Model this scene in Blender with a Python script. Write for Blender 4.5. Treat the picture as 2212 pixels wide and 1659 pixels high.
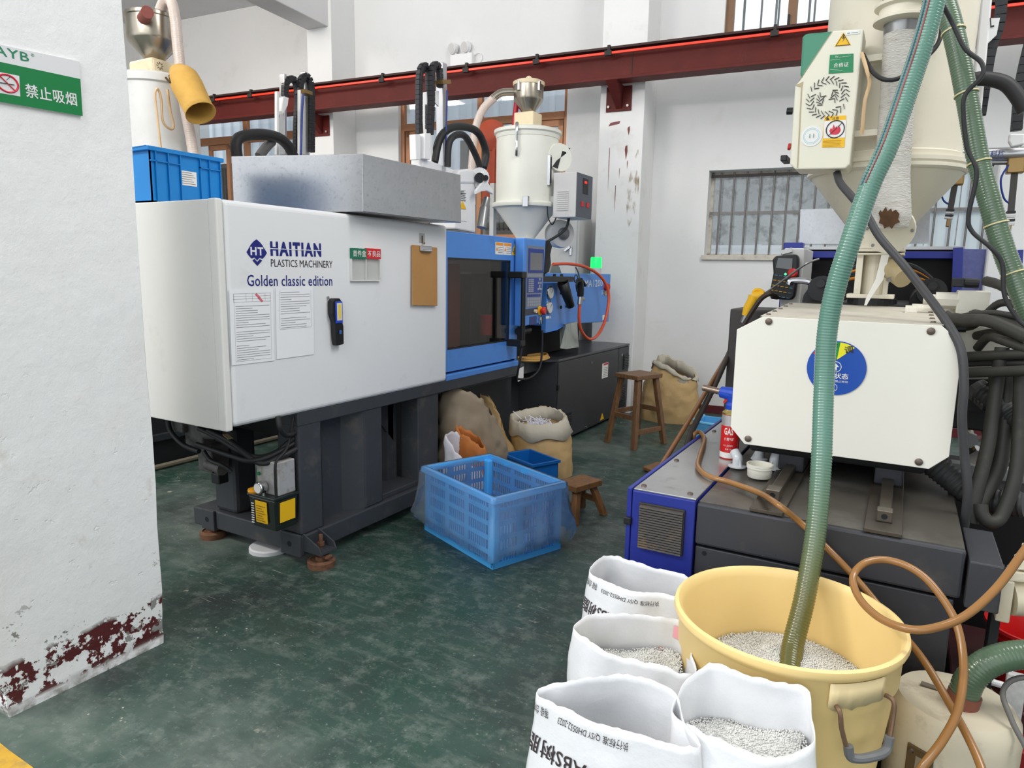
import bpy, bmesh, math, random
from mathutils import Vector, Matrix
from math import sin, cos, pi, radians, sqrt
random.seed(7)
for o in list(bpy.data.objects):
    bpy.data.objects.remove(o)
S = bpy.context.scene
COL = S.collection

# ---------------------------------------------------------------- camera
YAW, PIT, ROLL = radians(29.6), radians(-9.24), radians(1.1)
fw = Vector((-sin(YAW)*cos(PIT), cos(YAW)*cos(PIT), sin(PIT)))
rt = Vector((cos(YAW), sin(YAW), 0)); up = rt.cross(fw)
r2 = rt*cos(ROLL)+up*sin(ROLL); u2 = up*cos(ROLL)-rt*sin(ROLL)
cd = bpy.data.cameras.new('camera'); cam = bpy.data.objects.new('camera', cd); COL.objects.link(cam)
cd.sensor_width = 36.0; cd.lens = 1480.0/2212.0*36.0; cd.clip_start = 0.05; cd.clip_end = 200
m = Matrix.Identity(4)
for i in range(3):
    m[i][0] = r2[i]; m[i][1] = u2[i]; m[i][2] = -fw[i]
m[2][3] = 1.35
cam.matrix_world = m
S.camera = cam

# ---------------------------------------------------------------- sky, lamps, exposure
W = bpy.data.worlds.new('overcast_sky'); S.world = W; W.use_nodes = True
bg = W.node_tree.nodes['Background']
bg.inputs[0].default_value = (0.90, 0.95, 1.0, 1); bg.inputs[1].default_value = 1.75
def area(name, loc, target, sx, sy, power, col=(1, 1, 1)):
    l = bpy.data.lights.new(name, 'AREA'); l.shape = 'RECTANGLE'; l.size = sx; l.size_y = sy
    l.energy = power; l.color = col
    o = bpy.data.objects.new(name, l); COL.objects.link(o); o.location = loc
    o.rotation_euler = (Vector(target)-Vector(loc)).to_track_quat('-Z', 'Y').to_euler()
    return o
area('roof_lamps', (1.6, 2.6, 5.6), (-2.4, 3.2, .8), 1.4, 4.0, 200, (1.0, 0.985, 0.96))
area('roof_lamps_rear', (-1.8, -1.8, 4.6), (-2.4, 3.0, 1.0), 4.0, 1.2, 95, (1.0, 0.985, 0.96))
area('fill_far_left', (-6.2, 2.6, 4.4), (-6.4, 6.2, 2.6), 2.4, 0.5, 105, (1.0, 0.92, 0.85))  # unseen fill, added to brighten and warm the far left wall
area('fill_left_bay', (-4.3, -0.9, 4.1), (-2.9, 1.74, 1.1), 1.6, 0.5, 115, (1.0, 0.95, 0.88))  # unseen warm fill, added to lift the machine's end panel
S.view_settings.view_transform = 'Standard'; S.view_settings.look = 'None'
S.view_settings.exposure = -0.08; S.view_settings.gamma = 1.0
S.view_settings.use_curve_mapping = False

# ---------------------------------------------------------------- mesh helpers
class MB:
    def __init__(s, T=None):
        s.v = []; s.f = []; s.T = T
    def add(s, vs, fs):
        o = len(s.v)
        s.v += [tuple(s.T(*p)) if s.T else tuple(p) for p in vs]
        s.f += [tuple(i+o for i in f) for f in fs]
        return s
    def hexa(s, p):
        return s.add(p, [(0, 3, 2, 1), (4, 5, 6, 7), (0, 1, 5, 4), (1, 2, 6, 5), (2, 3, 7, 6), (3, 0, 4, 7)])
    def box(s, x0, x1, y0, y1, z0, z1):
        return s.hexa([(x0, y0, z0), (x1, y0, z0), (x1, y1, z0), (x0, y1, z0), (x0, y0, z1), (x1, y0, z1), (x1, y1, z1), (x0, y1, z1)])
    def bar(s, a, b, w, h, ref=(0, 0, 1), w2=None, h2=None):
        a = Vector(a); b = Vector(b); d = (b-a).normalized(); r = Vector(ref)
        if abs(d.dot(r)) > .98: r = Vector((1, 0, 0))
        x = d.cross(r).normalized(); y = x.cross(d)
        w2 = w if w2 is None else w2; h2 = h if h2 is None else h2
        A = [a+x*(i*w/2)+y*(j*h/2) for i, j in ((-1, -1), (1, -1), (1, 1), (-1, 1))]
        B = [b+x*(i*w2/2)+y*(j*h2/2) for i, j in ((-1, -1), (1, -1), (1, 1), (-1, 1))]
        return s.hexa([tuple(p) for p in A+B])
    def tube(s, pts, r, n=10, caps=True, closed=False):
        P = [Vector(p) for p in pts]; k = len(P)
        R = r if isinstance(r, (list, tuple)) else [r]*k
        tan = []
        for i in range(k):
            if closed: t = P[(i+1) % k]-P[i-1]
            else: t = P[min(i+1, k-1)]-P[max(i-1, 0)]
            tan.append(t.normalized() if t.length > 1e-9 else Vector((0, 0, 1)))
        x = tan[0].cross(Vector((0.31, 0.17, .93)))
        if x.length < .1: x = tan[0].cross(Vector((1, 0, 0)))
        x.normalize(); vs = []
        for i in range(k):
            x = (x-tan[i]*x.dot(tan[i])).normalized(); y = tan[i].cross(x)
            for j in range(n):
                a = 2*pi*j/n; vs.append(tuple(P[i]+(x*cos(a)+y*sin(a))*R[i]))
        fs = []
        for i in range(k if closed else k-1):
            for j in range(n):
                a = i*n+j; b = i*n+(j+1) % n; c = ((i+1) % k)*n+(j+1) % n; d = ((i+1) % k)*n+j
                fs.append((a, b, c, d))
        if caps and not closed:
            fs.append(tuple(range(n-1, -1, -1))); fs.append(tuple((k-1)*n+j for j in range(n)))
        return s.add(vs, fs)
    def cyl(s, a, b, r, n=16, r2=None):
        return s.tube([a, b], [r, r if r2 is None else r2], n)
    def lathe(s, c, prof, n=32, axis=(0, 0, 1), cap0=True, cap1=True):
        c = Vector(c); d = Vector(axis).normalized()
        x = d.cross(Vector((0, 1, 0)) if abs(d.y) < .9 else Vector((1, 0, 0))).normalized(); y = d.cross(x)
        vs = []; fs = []
        for r, h in prof:
            for j in range(n):
                a = 2*pi*j/n; vs.append(tuple(c+d*h+(x*cos(a)+y*sin(a))*r))
        for i in range(len(prof)-1):
            for j in range(n):
                fs.append((i*n+j, i*n+(j+1) % n, (i+1)*n+(j+1) % n, (i+1)*n+j))
        if cap0: fs.append(tuple(range(n-1, -1, -1)))
        if cap1: fs.append(tuple((len(prof)-1)*n+j for j in range(n)))
        return s.add(vs, fs)
    def prism(s, poly, vec):
        k = len(poly); v = Vector(vec)
        vs = [tuple(p) for p in poly]+[tuple(Vector(p)+v) for p in poly]
        fs = [tuple(range(k-1, -1, -1)), tuple(range(k, 2*k))]+[(i, (i+1) % k, k+(i+1) % k, k+i) for i in range(k)]
        return s.add(vs, fs)
    def quad(s, a, b, c, d):
        return s.add([a, b, c, d], [(0, 1, 2, 3)])
    def ball(s, c, r, n=12, m=8, sc=(1, 1, 1)):
        prof = []
        vs = []; fs = []
        for i in range(m+1):
            t = pi*i/m
            for j in range(n):
                a = 2*pi*j/n; vs.append((c[0]+r*sc[0]*sin(t)*cos(a), c[1]+r*sc[1]*sin(t)*sin(a), c[2]+r*sc[2]*cos(t)))
        for i in range(m):
            for j in range(n): fs.append((i*n+j, i*n+(j+1) % n, (i+1)*n+(j+1) % n, (i+1)*n+j))
        return s.add(vs, fs)

WLOC = {}
def wl(o): return WLOC.get(o.name, Vector((0, 0, 0)))
def obj(name, mb, mat, parent=None, bevel=0, smooth=False, solid=0, seg=2, ang=35, weld=False):
    me = bpy.data.meshes.new(name)
    vs = [Vector(v) for v in mb.v]
    lo = [min(v[i] for v in vs) for i in range(3)]; hi = [max(v[i] for v in vs) for i in range(3)]
    c = Vector(((lo[0]+hi[0])/2, (lo[1]+hi[1])/2, lo[2]))
    me.from_pydata([tuple(v-c) for v in vs], [], mb.f)
    bm = bmesh.new(); bm.from_mesh(me)
    bmesh.ops.remove_doubles(bm, verts=bm.verts, dist=1e-5)
    bmesh.ops.recalc_face_normals(bm, faces=bm.faces)
    bm.to_mesh(me); bm.free()
    if smooth:
        me.shade_smooth(); me.set_sharp_from_angle(angle=radians(ang))
    me.materials.append(mat)
    o = bpy.data.objects.new(name, me); COL.objects.link(o)
    WLOC[o.name] = c
    if parent is not None:
        o.parent = parent; o.location = c-wl(parent)
    else: o.location = c
    if solid:
        md = o.modifiers.new('solid', 'SOLIDIFY'); md.thickness = solid; md.offset = 0
    if bevel:
        md = o.modifiers.new('bevel', 'BEVEL'); md.width = bevel; md.segments = seg; md.limit_method = 'ANGLE'; md.angle_limit = radians(40)
    return o
def thing(name, label, cat, loc, group=None):
    o = bpy.data.objects.new(name, None); COL.objects.link(o); o.empty_display_size = .05
    o.location = loc; WLOC[o.name] = Vector(loc)
    return tag(o, label, cat, group)
def tag(o, label, cat, group=None, kind=None):
    o['label'] = label; o['category'] = cat
    if group: o['group'] = group
    if kind: o['kind'] = kind
    return o
def struct(o):
    o['kind'] = 'structure'; return o
def lab(o, s):
    o['label'] = s; return o
def BX(*a): return MB().box(*a)
def spl(pts, k=8, closed=False):
    P = [Vector(p) for p in pts]; n = len(P); out = []
    for i in range(n if closed else n-1):
        if closed: p0, p1, p2, p3 = P[i-1], P[i], P[(i+1) % n], P[(i+2) % n]
        else: p0, p1, p2, p3 = P[max(i-1, 0)], P[i], P[i+1], P[min(i+2, n-1)]
        for j in range(k):
            t = j/k
            out.append(.5*((2*p1)+(p2-p0)*t+(2*p0-5*p1+4*p2-p3)*t*t+(3*p1-p0-3*p2+p3)*t**3))
    if not closed: out.append(P[-1])
    return out
def resample(pts, step):
    P = [Vector(p) for p in pts]; out = [P[0]]; acc = 0.0
    for a, b in zip(P, P[1:]):
        L = (b-a).length; d = step-acc
        while d <= L and L > 0:
            out.append(a+(b-a)*(d/L)); d += step
        acc = (acc+L) % step
    return out
def hose(name, pts, r, mat, parent=None, n=10, k=8, rib=0, pitch=.01):
    P = spl(pts, k)
    if rib:
        P = resample(P, pitch/3.0); R = [r+(rib if i % 3 == 0 else 0) for i in range(len(P))]
        return obj(name, MB().tube(P, R, n), mat, parent, smooth=True, ang=80)
    return obj(name, MB().tube(P, r, n), mat, parent, smooth=True, ang=60)
def glyphs(s, size=1.0, bold=0.0, align='LEFT'):
    cu = bpy.data.curves.new('t', 'FONT'); cu.body = s; cu.size = size; cu.offset = bold
    cu.align_x = align; cu.resolution_u = 2; cu.space_character = 1.0+bold*5.0
    o = bpy.data.objects.new('t', cu); COL.objects.link(o)
    dg = bpy.context.evaluated_depsgraph_get()
    me = o.evaluated_get(dg).to_mesh()
    v = [tuple(x.co) for x in me.vertices]; f = [tuple(p.vertices) for p in me.polygons]
    o.evaluated_get(dg).to_mesh_clear()
    bpy.data.objects.remove(o); bpy.data.curves.remove(cu)
    return v, f
def text(s, p0, p1, h, mat, parent, upv=(0, 0, 1), name='lettering', bold=0.0, lift=.0012, nrm=None, fit=True, mb=None):
    """lettering whose base line runs from p0 to p1, letters h tall"""
    v, f = glyphs(s, 1.0, bold)
    if not v: return None
    x0 = min(a[0] for a in v); x1 = max(a[0] for a in v); y0 = min(a[1] for a in v); y1 = max(a[1] for a in v)
    p0 = Vector(p0); p1 = Vector(p1); ex = (p1-p0); L = ex.length; ex.normalize()
    ey = Vector(upv); nz = Vector(nrm) if nrm else ex.cross(ey).normalized()
    ey = nz.cross(ex).normalized()
    kx = L/(x1-x0); ky = h/(y1-y0)
    vs = [tuple(p0+ex*((a[0]-x0)*kx)+ey*((a[1]-y0)*ky)+nz*lift) for a in v]
    if mb is not None:
        mb.add(vs, f); return mb
    return obj(name, MB().add(vs, f), mat, parent)

# ---------------------------------------------------------------- materials
MATS = {}
def lin(c):
    return tuple(((x/255.0+0.055)/1.055)**2.4 if x > 10 else x/255.0/12.92 for x in c)
def M(name, rgb, rough=.5, metal=0.0, var=.0, vs=6.0, bump=0.0, bs=40.0, dirt=None, trans=0.0, alpha=1.0, emit=None, coat=0.0, sss=0.0, spec=.5, stretch=None, ior=1.45):
    """rgb in sRGB 0-255; var = brightness mottling; dirt = (rgb, amount 0-1, scale)"""
    if name in MATS: return MATS[name]
    m = bpy.data.materials.new(name); m.use_nodes = True; MATS[name] = m
    nt = m.node_tree; N = nt.nodes; L = nt.links; b = N['Principled BSDF']
    col = lin(rgb)
    b.inputs['Base Color'].default_value = (*col, 1); b.inputs['Roughness'].default_value = rough
    b.inputs['Metallic'].default_value = metal; b.inputs['Specular IOR Level'].default_value = spec
    b.inputs['IOR'].default_value = ior
    b.inputs['Transmission Weight'].default_value = trans; b.inputs['Alpha'].default_value = alpha
    b.inputs['Coat Weight'].default_value = coat
    if sss:
        b.inputs['Subsurface Weight'].default_value = sss; b.inputs['Subsurface Radius'].default_value = (.02, .02, .02)
    if emit:
        b.inputs['Emission Color'].default_value = (*lin(emit[0]), 1); b.inputs['Emission Strength'].default_value = emit[1]
    if var or bump or dirt:
        g = N.new('ShaderNodeNewGeometry'); pos = g.outputs['Position']
        if stretch:
            mp = N.new('ShaderNodeMapping'); mp.inputs['Scale'].default_value = stretch
            L.new(pos, mp.inputs['Vector']); pos = mp.outputs['Vector']
        def noise(sc, det=5, ro=.6):
            t = N.new('ShaderNodeTexNoise'); t.inputs['Scale'].default_value = sc; t.inputs['Detail'].default_value = det
            t.inputs['Roughness'].default_value = ro; L.new(pos, t.inputs['Vector']); return t.outputs['Fac']
        cur = None
        if var:
            mr = N.new('ShaderNodeMapRange'); mr.inputs['From Min'].default_value = .3; mr.inputs['From Max'].default_value = .7
            mr.inputs['To Min'].default_value = 1-var; mr.inputs['To Max'].default_value = 1+var*.6
            L.new(noise(vs), mr.inputs['Value'])
            vm = N.new('ShaderNodeVectorMath'); vm.operation = 'SCALE'; vm.inputs[0].default_value = col
            L.new(mr.outputs[0], vm.inputs['Scale']); cur = vm.outputs[0]
        if dirt:
            rp = N.new('ShaderNodeMapRange'); rp.inputs['From Min'].default_value = .62-.3*dirt[1]; rp.inputs['From Max'].default_value = .78-.3*dirt[1]
            rp.inputs['To Max'].default_value = min(1, .35+.6*dirt[1])
            L.new(noise(dirt[2], 8, .68), rp.inputs['Value'])
            mx = N.new('ShaderNodeMix'); mx.data_type = 'RGBA'; L.new(rp.outputs[0], mx.inputs[0])
            if cur: L.new(cur, mx.inputs[6])
            else: mx.inputs[6].default_value = (*col, 1)
            mx.inputs[7].default_value = (*lin(dirt[0]), 1); cur = mx.outputs[2]
        if cur: L.new(cur, b.inputs['Base Color'])
        if bump:
            bp = N.new('ShaderNodeBump'); bp.inputs['Strength'].default_value = bump; bp.inputs['Distance'].default_value = .01
            L.new(noise(bs, 4), bp.inputs['Height']); L.new(bp.outputs[0], b.inputs['Normal'])
    return m

# ================================================================ the setting
WK = 1.05; WP = Vector((-1.563, 6.838, 0)); WU = Vector((0.9963, 0.0856, 0)); WN = Vector((0.0856, -0.9963, 0))
def wt(u, o, z):            # wall frame: u along the back wall to the right, o out of the wall into the room
    p = WP+(WU*u+WN*o)*WK; return (p.x, p.y, z*WK-.0675 if z > 0 else 0.0)
def WB(*a): return MB(wt).box(*a)

def plaster(name, rgb, scuff, amt):
    m = M(name, rgb, .75, var=.035, vs=1.3, bump=.12, bs=22, dirt=(scuff, amt, 2.3))
    return m
WHITE = plaster('white_wall_paint', (226, 226, 225), (205, 203, 198), .12)
CEIL = plaster('ceiling_paint', (214, 213, 214), (195, 194, 193), .1)
def floor_material():
    m = bpy.data.materials.new('green_epoxy_floor'); m.use_nodes = True
    nt = m.node_tree; N = nt.nodes; L = nt.links; b = N['Principled BSDF']
    pos = N.new('ShaderNodeNewGeometry').outputs['Position']
    def noise(sc, det=6, ro=.62, vec=None, dist=0):
        t = N.new('ShaderNodeTexNoise'); t.inputs['Scale'].default_value = sc; t.inputs['Detail'].default_value = det
        t.inputs['Roughness'].default_value = ro; t.inputs['Distortion'].default_value = dist
        L.new(vec or pos, t.inputs['Vector']); return t.outputs['Fac']
    def rng(v, a, b_, lo=0., hi=1.):
        r = N.new('ShaderNodeMapRange'); r.inputs['From Min'].default_value = a; r.inputs['From Max'].default_value = b_
        r.inputs['To Min'].default_value = lo; r.inputs['To Max'].default_value = hi; L.new(v, r.inputs['Value']); return r.outputs[0]
    def mix(f, a, c):
        x = N.new('ShaderNodeMix'); x.data_type = 'RGBA'; L.new(f, x.inputs[0])
        if isinstance(a, tuple): x.inputs[6].default_value = (*lin(a), 1)
        else: L.new(a, x.inputs[6])
        x.inputs[7].default_value = (*lin(c), 1); return x.outputs[2]
    def mul(a, c):
        x = N.new('ShaderNodeMath'); x.operation = 'MULTIPLY'; L.new(a, x.inputs[0]); L.new(c, x.inputs[1]); return x.outputs[0]
    base = mix(rng(noise(1.3, 5), .35, .65), (32, 66, 54), (60, 80, 73))
    base = mix(rng(noise(.75, 6, .6), .52, .72, 0, .8), base, (132, 140, 133))      # dusty bare areas
    base = mix(rng(noise(1.9, 7, .65), .46, .66, 0, .8), base, (46, 51, 50))
    mq = N.new('ShaderNodeMapping'); mq.inputs['Rotation'].default_value = (0, 0, -.5); mq.inputs['Scale'].default_value = (1.2, 5, 1); L.new(pos, mq.inputs['Vector'])
    base = mix(rng(noise(4, 8, .7, mq.outputs[0]), .52, .74, 0, .5), base, (112, 122, 115))     # brushed wear        # dark grime
    base = mix(rng(noise(11, 9, .75), .50, .70, 0, .6), base, (124, 134, 126))
    base = mix(rng(noise(55, 4, .7), .60, .72, 0, .55), base, (150, 156, 148))        # fine scuffing
    mp = N.new('ShaderNodeMapping'); mp.inputs['Rotation'].default_value = (0, 0, .9); mp.inputs['Scale'].default_value = (3, 26, 1); L.new(pos, mp.inputs['Vector'])
    base = mix(mul(rng(noise(3.2, 4, .6, mp.outputs[0], .6), .665, .70, 0, .75), rng(noise(1.1, 3), .48, .60)), base, (166, 166, 154))   # scratches
    v = N.new('ShaderNodeTexVoronoi'); v.inputs['Scale'].default_value = 34; L.new(pos, v.inputs['Vector'])
    base = mix(mul(rng(v.outputs['Distance'], .13, .09), rng(noise(2.1, 4), .55, .66)), base, (186, 182, 166))     # chips
    base = mix(mul(rng(noise(14, 5, .6), .66, .70), rng(noise(1.7, 3), .52, .6)), base, (178, 168, 150))
    L.new(base, b.inputs['Base Color'])
    L.new(rng(noise(3.4, 6), .35, .7, .34, .66), b.inputs['Roughness'])
    bp = N.new('ShaderNodeBump'); bp.inputs['Strength'].default_value = .18; bp.inputs['Distance'].default_value = .004
    L.new(noise(60, 4), bp.inputs['Height']); L.new(bp.outputs[0], b.inputs['Normal'])
    return m
struct(obj('floor', BX(-12, 5, -4, 7.2, -.12, 0), floor_material()))
YEL = M('yellow_floor_paint', (205, 160, 50), .6, var=.15, vs=9, dirt=((110, 105, 90), .35, 12))
struct(obj('trim_1', MB().prism([(-2.161,0.790,0.000), (-1.971,0.710,0.000), (-1.833,0.792,0.000), (-1.932,0.814,0.000), (-2.061,0.815,0.000), (-2.117,0.817,0.000)], (0, 0, .0015)), YEL))

def wallmesh():
    b = MB(wt)
    for u0, u1, holes in [(-9.5, -7.2, []), (-7.2, -4.64, [(1.6, 3.2)]), (-4.64, -3.55, []), (-3.55, -1.58, [(1.7, 3.2)]), (-1.58, -.18, []),
                          (-.18, -.13, [(1.53, 2.30)]), (-.13, 1.6, [(1.53, 2.30), (3.28, 5.0)]), (1.6, 2.05, [(1.53, 2.30)]), (2.05, 4.2, [])]:
        z = 0
        for a, c in holes+[(6.5, 6.5)]:
            b.box(u0, u1, -.24, 0, z, a); z = c
    return b
struct(obj('wall_back', wallmesh(), WHITE))
struct(obj('wall_pillar_center', WB(-1.105, -.70, 0, .42, 0, 6.5), M('column_paint', (234, 234, 233), .7, var=.03, vs=2, bump=.15, bs=18, dirt=((206, 200, 190), .2, 3.5)), bevel=.006))
struct(obj('wall_pillar_far', WB(-4.45, -4.12, 0, .40, 0, 6.5), WHITE, bevel=.006))
# paint drips and an oily stain on the centre column
DRIP = M('dark_red_drip', (110, 30, 36), .4)
d = MB(wt)
for u, z0, z1, w in [(-.83, 2.57, 2.65, .018), (-.845, 2.36, 2.49, .020), (-.83, 2.28, 2.36, .006), (-1.0, 2.08, 2.48, .005), (-.90, 2.2, 2.3, .004), (-.93, 1.9, 2.15, .005)]:
    p = [(u, .4212, z0), (u+w*.6, .4212, z0*.4+z1*.6), (u+w*.4, .4212, z1), (u-w*.5, .4212, z1-.01), (u-w*.7, .4212, z0*.3+z1*.7)]
    d.add(p, [(0, 1, 2, 3, 4)])
d.add([(-1.02, .4212, 2.66), (-.92, .4212, 2.675), (-.91, .4212, 2.70), (-1.0, .4212, 2.69)], [(0, 1, 2, 3)])
lab(obj('paint_drip', d, DRIP, bpy.data.objects['wall_pillar_center']), 'dark red paint drips')
def stain_material():
    m = bpy.data.materials.new('oily_stain'); m.use_nodes = True; N = m.node_tree.nodes; L = m.node_tree.links; b = N['Principled BSDF']
    b.inputs['Base Color'].default_value = (*lin((150, 125, 85)), 1); b.inputs['Roughness'].default_value = .6
    t = N.new('ShaderNodeTexNoise'); t.inputs['Scale'].default_value = 14; t.inputs['Detail'].default_value = 8
    g = N.new('ShaderNodeNewGeometry'); mp = N.new('ShaderNodeMapping'); mp.inputs['Scale'].default_value = (1.4, 1.4, .5)
    L.new(g.outputs['Position'], mp.inputs['Vector']); L.new(mp.outputs[0], t.inputs['Vector'])
    r = N.new('ShaderNodeMapRange'); r.inputs['From Min'].default_value = .48; r.inputs['From Max'].default_value = .7; r.inputs['To Max'].default_value = .8
    L.new(t.outputs['Fac'], r.inputs['Value']); L.new(r.outputs[0], b.inputs['Alpha'])
    return m
obj('stain', MB(wt).add([(-.80, .4215, 1.75), (-.74, .4215, 1.9), (-.715, .4215, 2.1), (-.715, .4215, 2.42), (-.74, .4215, 2.45), (-.79, .4215, 2.3), (-.83, .4215, 2.05)], [tuple(range(7))]), stain_material(), bpy.data.objects['wall_pillar_center'])
# ceiling
struct(obj('ceiling', MB().box(-6.2, 4.5, -4, 7.2, 6.5, 6.6), CEIL))
struct(obj('ceiling_slab', WB(-9.5, -4.3, 0, 7, 4.41, 4.6), CEIL))
struct(obj('ceiling_joist', WB(-4.44, -4.155, .2, 7, 3.885, 4.7), CEIL, bevel=.01))
struct(obj('wall_right_unseen', BX(4.2, 4.4, -4, 7.3, 0, 6.5), WHITE))  # unseen wall, added to hold back sky light from the right
struct(obj('wall_far_left', BX(-9.6, -9.5, -4, 7.2, 0, 4.6), WHITE))
# skirting
RED = M('red_skirting_paint', (92, 26, 34), .55, var=.2, vs=8, dirt=((150, 140, 135), .12, 15))
struct(obj('baseboard_back', WB(-.70, 4.0, 0, .012, 0, .14), RED))
struct(obj('baseboard_left', WB(-4.1, -1.105, 0, .012, 0, .14), RED))

# the big pillar at the left with flaking paint near the floor
def pillar_material():
    m = bpy.data.materials.new('flaking_pillar_paint'); m.use_nodes = True
    nt = m.node_tree; N = nt.nodes; L = nt.links; b = N['Principled BSDF']
    g = N.new('ShaderNodeNewGeometry'); pos = g.outputs['Position']
    sx = N.new('ShaderNodeSeparateXYZ'); L.new(pos, sx.inputs[0]); z = sx.outputs['Z']
    def noise(sc, det=6, ro=.62, off=0):
        t = N.new('ShaderNodeTexNoise'); t.inputs['Scale'].default_value = sc; t.inputs['Detail'].default_value = det; t.inputs['Roughness'].default_value = ro
        mp = N.new('ShaderNodeMapping'); mp.inputs['Location'].default_value = (off, off, off); L.new(pos, mp.inputs[0]); L.new(mp.outputs[0], t.inputs['Vector'])
        return t.outputs['Fac']
    def rng(v, a, c, lo=0., hi=1.):
        r = N.new('ShaderNodeMapRange'); r.inputs['From Min'].default_value = a; r.inputs['From Max'].default_value = c
        r.inputs['To Min'].default_value = lo; r.inputs['To Max'].default_value = hi; L.new(v, r.inputs['Value']); return r.outputs[0]
    def op(o, a, c):
        x = N.new('ShaderNodeMath'); x.operation = o
        for i, q in enumerate((a, c)):
            if isinstance(q, float): x.inputs[i].default_value = q
            else: L.new(q, x.inputs[i])
        return x.outputs[0]
    def mix(f, a, c):
        x = N.new('ShaderNodeMix'); x.data_type = 'RGBA'; L.new(f, x.inputs[0])
        if isinstance(a, tuple): x.inputs[6].default_value = (*lin(a), 1)
        else: L.new(a, x.inputs[6])
        x.inputs[7].default_value = (*lin(c), 1); return x.outputs[2]
    col = mix(rng(noise(2.0, 6), .45, .75, 0, .35), (236, 237, 237), (208, 205, 198))
    col = mix(op('MULTIPLY', rng(noise(5.5, 7, .66, 3.), .60, .72, 0, .7), rng(z, 1.1, .55)), col, (192, 180, 160))
    # red paint showing where the white has flaked off, only low down
    band = op('MULTIPLY', rng(op('ADD', z, op('MULTIPLY', noise(6, 4, .6, 5.), .10)), .235, .215), rng(z, .02, .035))
    flake = rng(op('ADD', noise(17, 7, .66, 1.), op('MULTIPLY', rng(z, .2, .06), .05)), .545, .552)
    red = op('MULTIPLY', band, flake)
    col = mix(red, col, (82, 24, 26))
    grey = op('MULTIPLY', rng(noise(12, 7, .66, 7.), .615, .622), rng(z, .40, .26))
    col = mix(grey, col, (140, 140, 136))
    low = op('MULTIPLY', rng(z, .05, .0), rng(noise(20, 5), .4, .6))
    col = mix(low, col, (140, 136, 128))
    L.new(col, b.inputs['Base Color']); b.inputs['Roughness'].default_value = .6
    h = op('SUBTRACT', op('ADD', noise(6, 8, .68), op('MULTIPLY', op('MULTIPLY', rng(noise(24, 4, .6, 9.), .65, .69), rng(z, 1.3, .5)), -.2)), op('MULTIPLY', op('MAXIMUM', red, grey), .5))
    bp = N.new('ShaderNodeBump'); bp.inputs['Strength'].default_value = .55; bp.inputs['Distance'].default_value = .014
    L.new(h, bp.inputs['Height']); L.new(bp.outputs[0], b.inputs['Normal'])
    return m
def pillar():
    b = MB()                                                        # gently uneven plastered edges
    rows = [0, .03, .07, .12, .2, .3, .45, .6, .8, 1.0, 1.25, 1.5, 1.8, 2.1, 2.6, 3.2, 4.4]
    rnd = random.Random(3); vs = []; fs = []
    for z in rows:
        j = lambda a: rnd.uniform(-a, a)
        k = .006 if z < 1 else .003
        c = .02 if z < .1 else 0
        vs += [(-2.218+j(k*.3), .868+c+j(k), z), (-2.218+j(k*.3), 1.388-c*.3+j(k), z), (-2.228, 1.394-c*.3, z), (-2.75, 1.394, z), (-2.75, .868, z)]
    n = 5
    for i in range(len(rows)-1):
        for q in range(n): fs.append((i*n+q, i*n+(q+1) % n, (i+1)*n+(q+1) % n, (i+1)*n+q))
    fs.append(tuple(range(n-1, -1, -1))); fs.append(tuple((len(rows)-1)*n+q for q in range(n)))
    return b.add(vs, fs)
PIL = struct(obj('wall_pillar_left', pillar(), pillar_material()))

# ---------------------------------------------------------------- windows
BRONZE = M('bronze_window_frame', (172, 122, 88), .45, .35, var=.08, vs=14)
BROWN = M('old_brown_frame', (128, 98, 74), .5, .25, var=.1, vs=14)
SILL = M('weathered_sill', (205, 198, 186), .7, var=.1, vs=20, dirt=((120, 100, 85), .3, 18))
IRON = M('grey_iron_bar', (120, 118, 116), .5, .5, var=.15, vs=30)
def glass_material(name, tint, gloss):
    m = bpy.data.materials.new(name); m.use_nodes = True; N = m.node_tree.nodes; L = m.node_tree.links
    N.remove(N['Principled BSDF']); t = N.new('ShaderNodeBsdfTransparent'); t.inputs[0].default_value = (*tint, 1)
    g = N.new('ShaderNodeBsdfGlossy'); g.inputs['Roughness'].default_value = .05; x = N.new('ShaderNodeMixShader'); x.inputs[0].default_value = gloss
    L.new(t.outputs[0], x.inputs[1]); L.new(g.outputs[0], x.inputs[2]); L.new(x.outputs[0], N['Material Output'].inputs[0]); MATS[name] = m
    return m
PANE = glass_material('window_glass', (.93, .96, .97), .05)
def win(name, u0, u1, z0, z1, mulls, trans, mat, o0=-.10, o1=-.05, t=.045):
    f = struct(obj(name, MB(wt).box(u0, u1, o0, o1, z0, z0+t).box(u0, u1, o0, o1, z1-t, z1).box(u0, u0+t, o0, o1, z0, z1).box(u1-t, u1, o0, o1, z0, z1), mat, bevel=.003))
    for a, w in mulls: obj('mullion', WB(a-w/2, a+w/2, o0, o1+.004, z0+t, z1-t), mat, f, bevel=.003)
    for zz, w in trans: obj('transom', WB(u0+t, u1-t, o0, o1+.006, zz-w/2, zz+w/2), mat, f, bevel=.003)
    us = [u0+t]+[a for a, w in mulls]+[u1-t]; zs = [z0+t]+[a for a, w in trans]+[z1-t]
    for a, c in zip(us, us[1:]):
        for e, g in zip(zs, zs[1:]): obj('pane', WB(a, c, (o0+o1)/2-.002, (o0+o1)/2+.002, e, g), PANE, f)
    return f
w1 = win('window_1', -.13, 1.6, 3.28, 5.0, [(.42, .075), (1.0, .07)], [], BROWN, t=.07)
obj('window_latch', WB(.385, .405, -.05, -.02, 3.42, 3.56), M('black_plastic', (24, 24, 26), .45), w1, bevel=.004)
for i in range(11): obj('security_bar', WB(.0+i*.145, .016+i*.145, -.20, -.184, 3.29, 4.99), IRON, w1)
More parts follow.
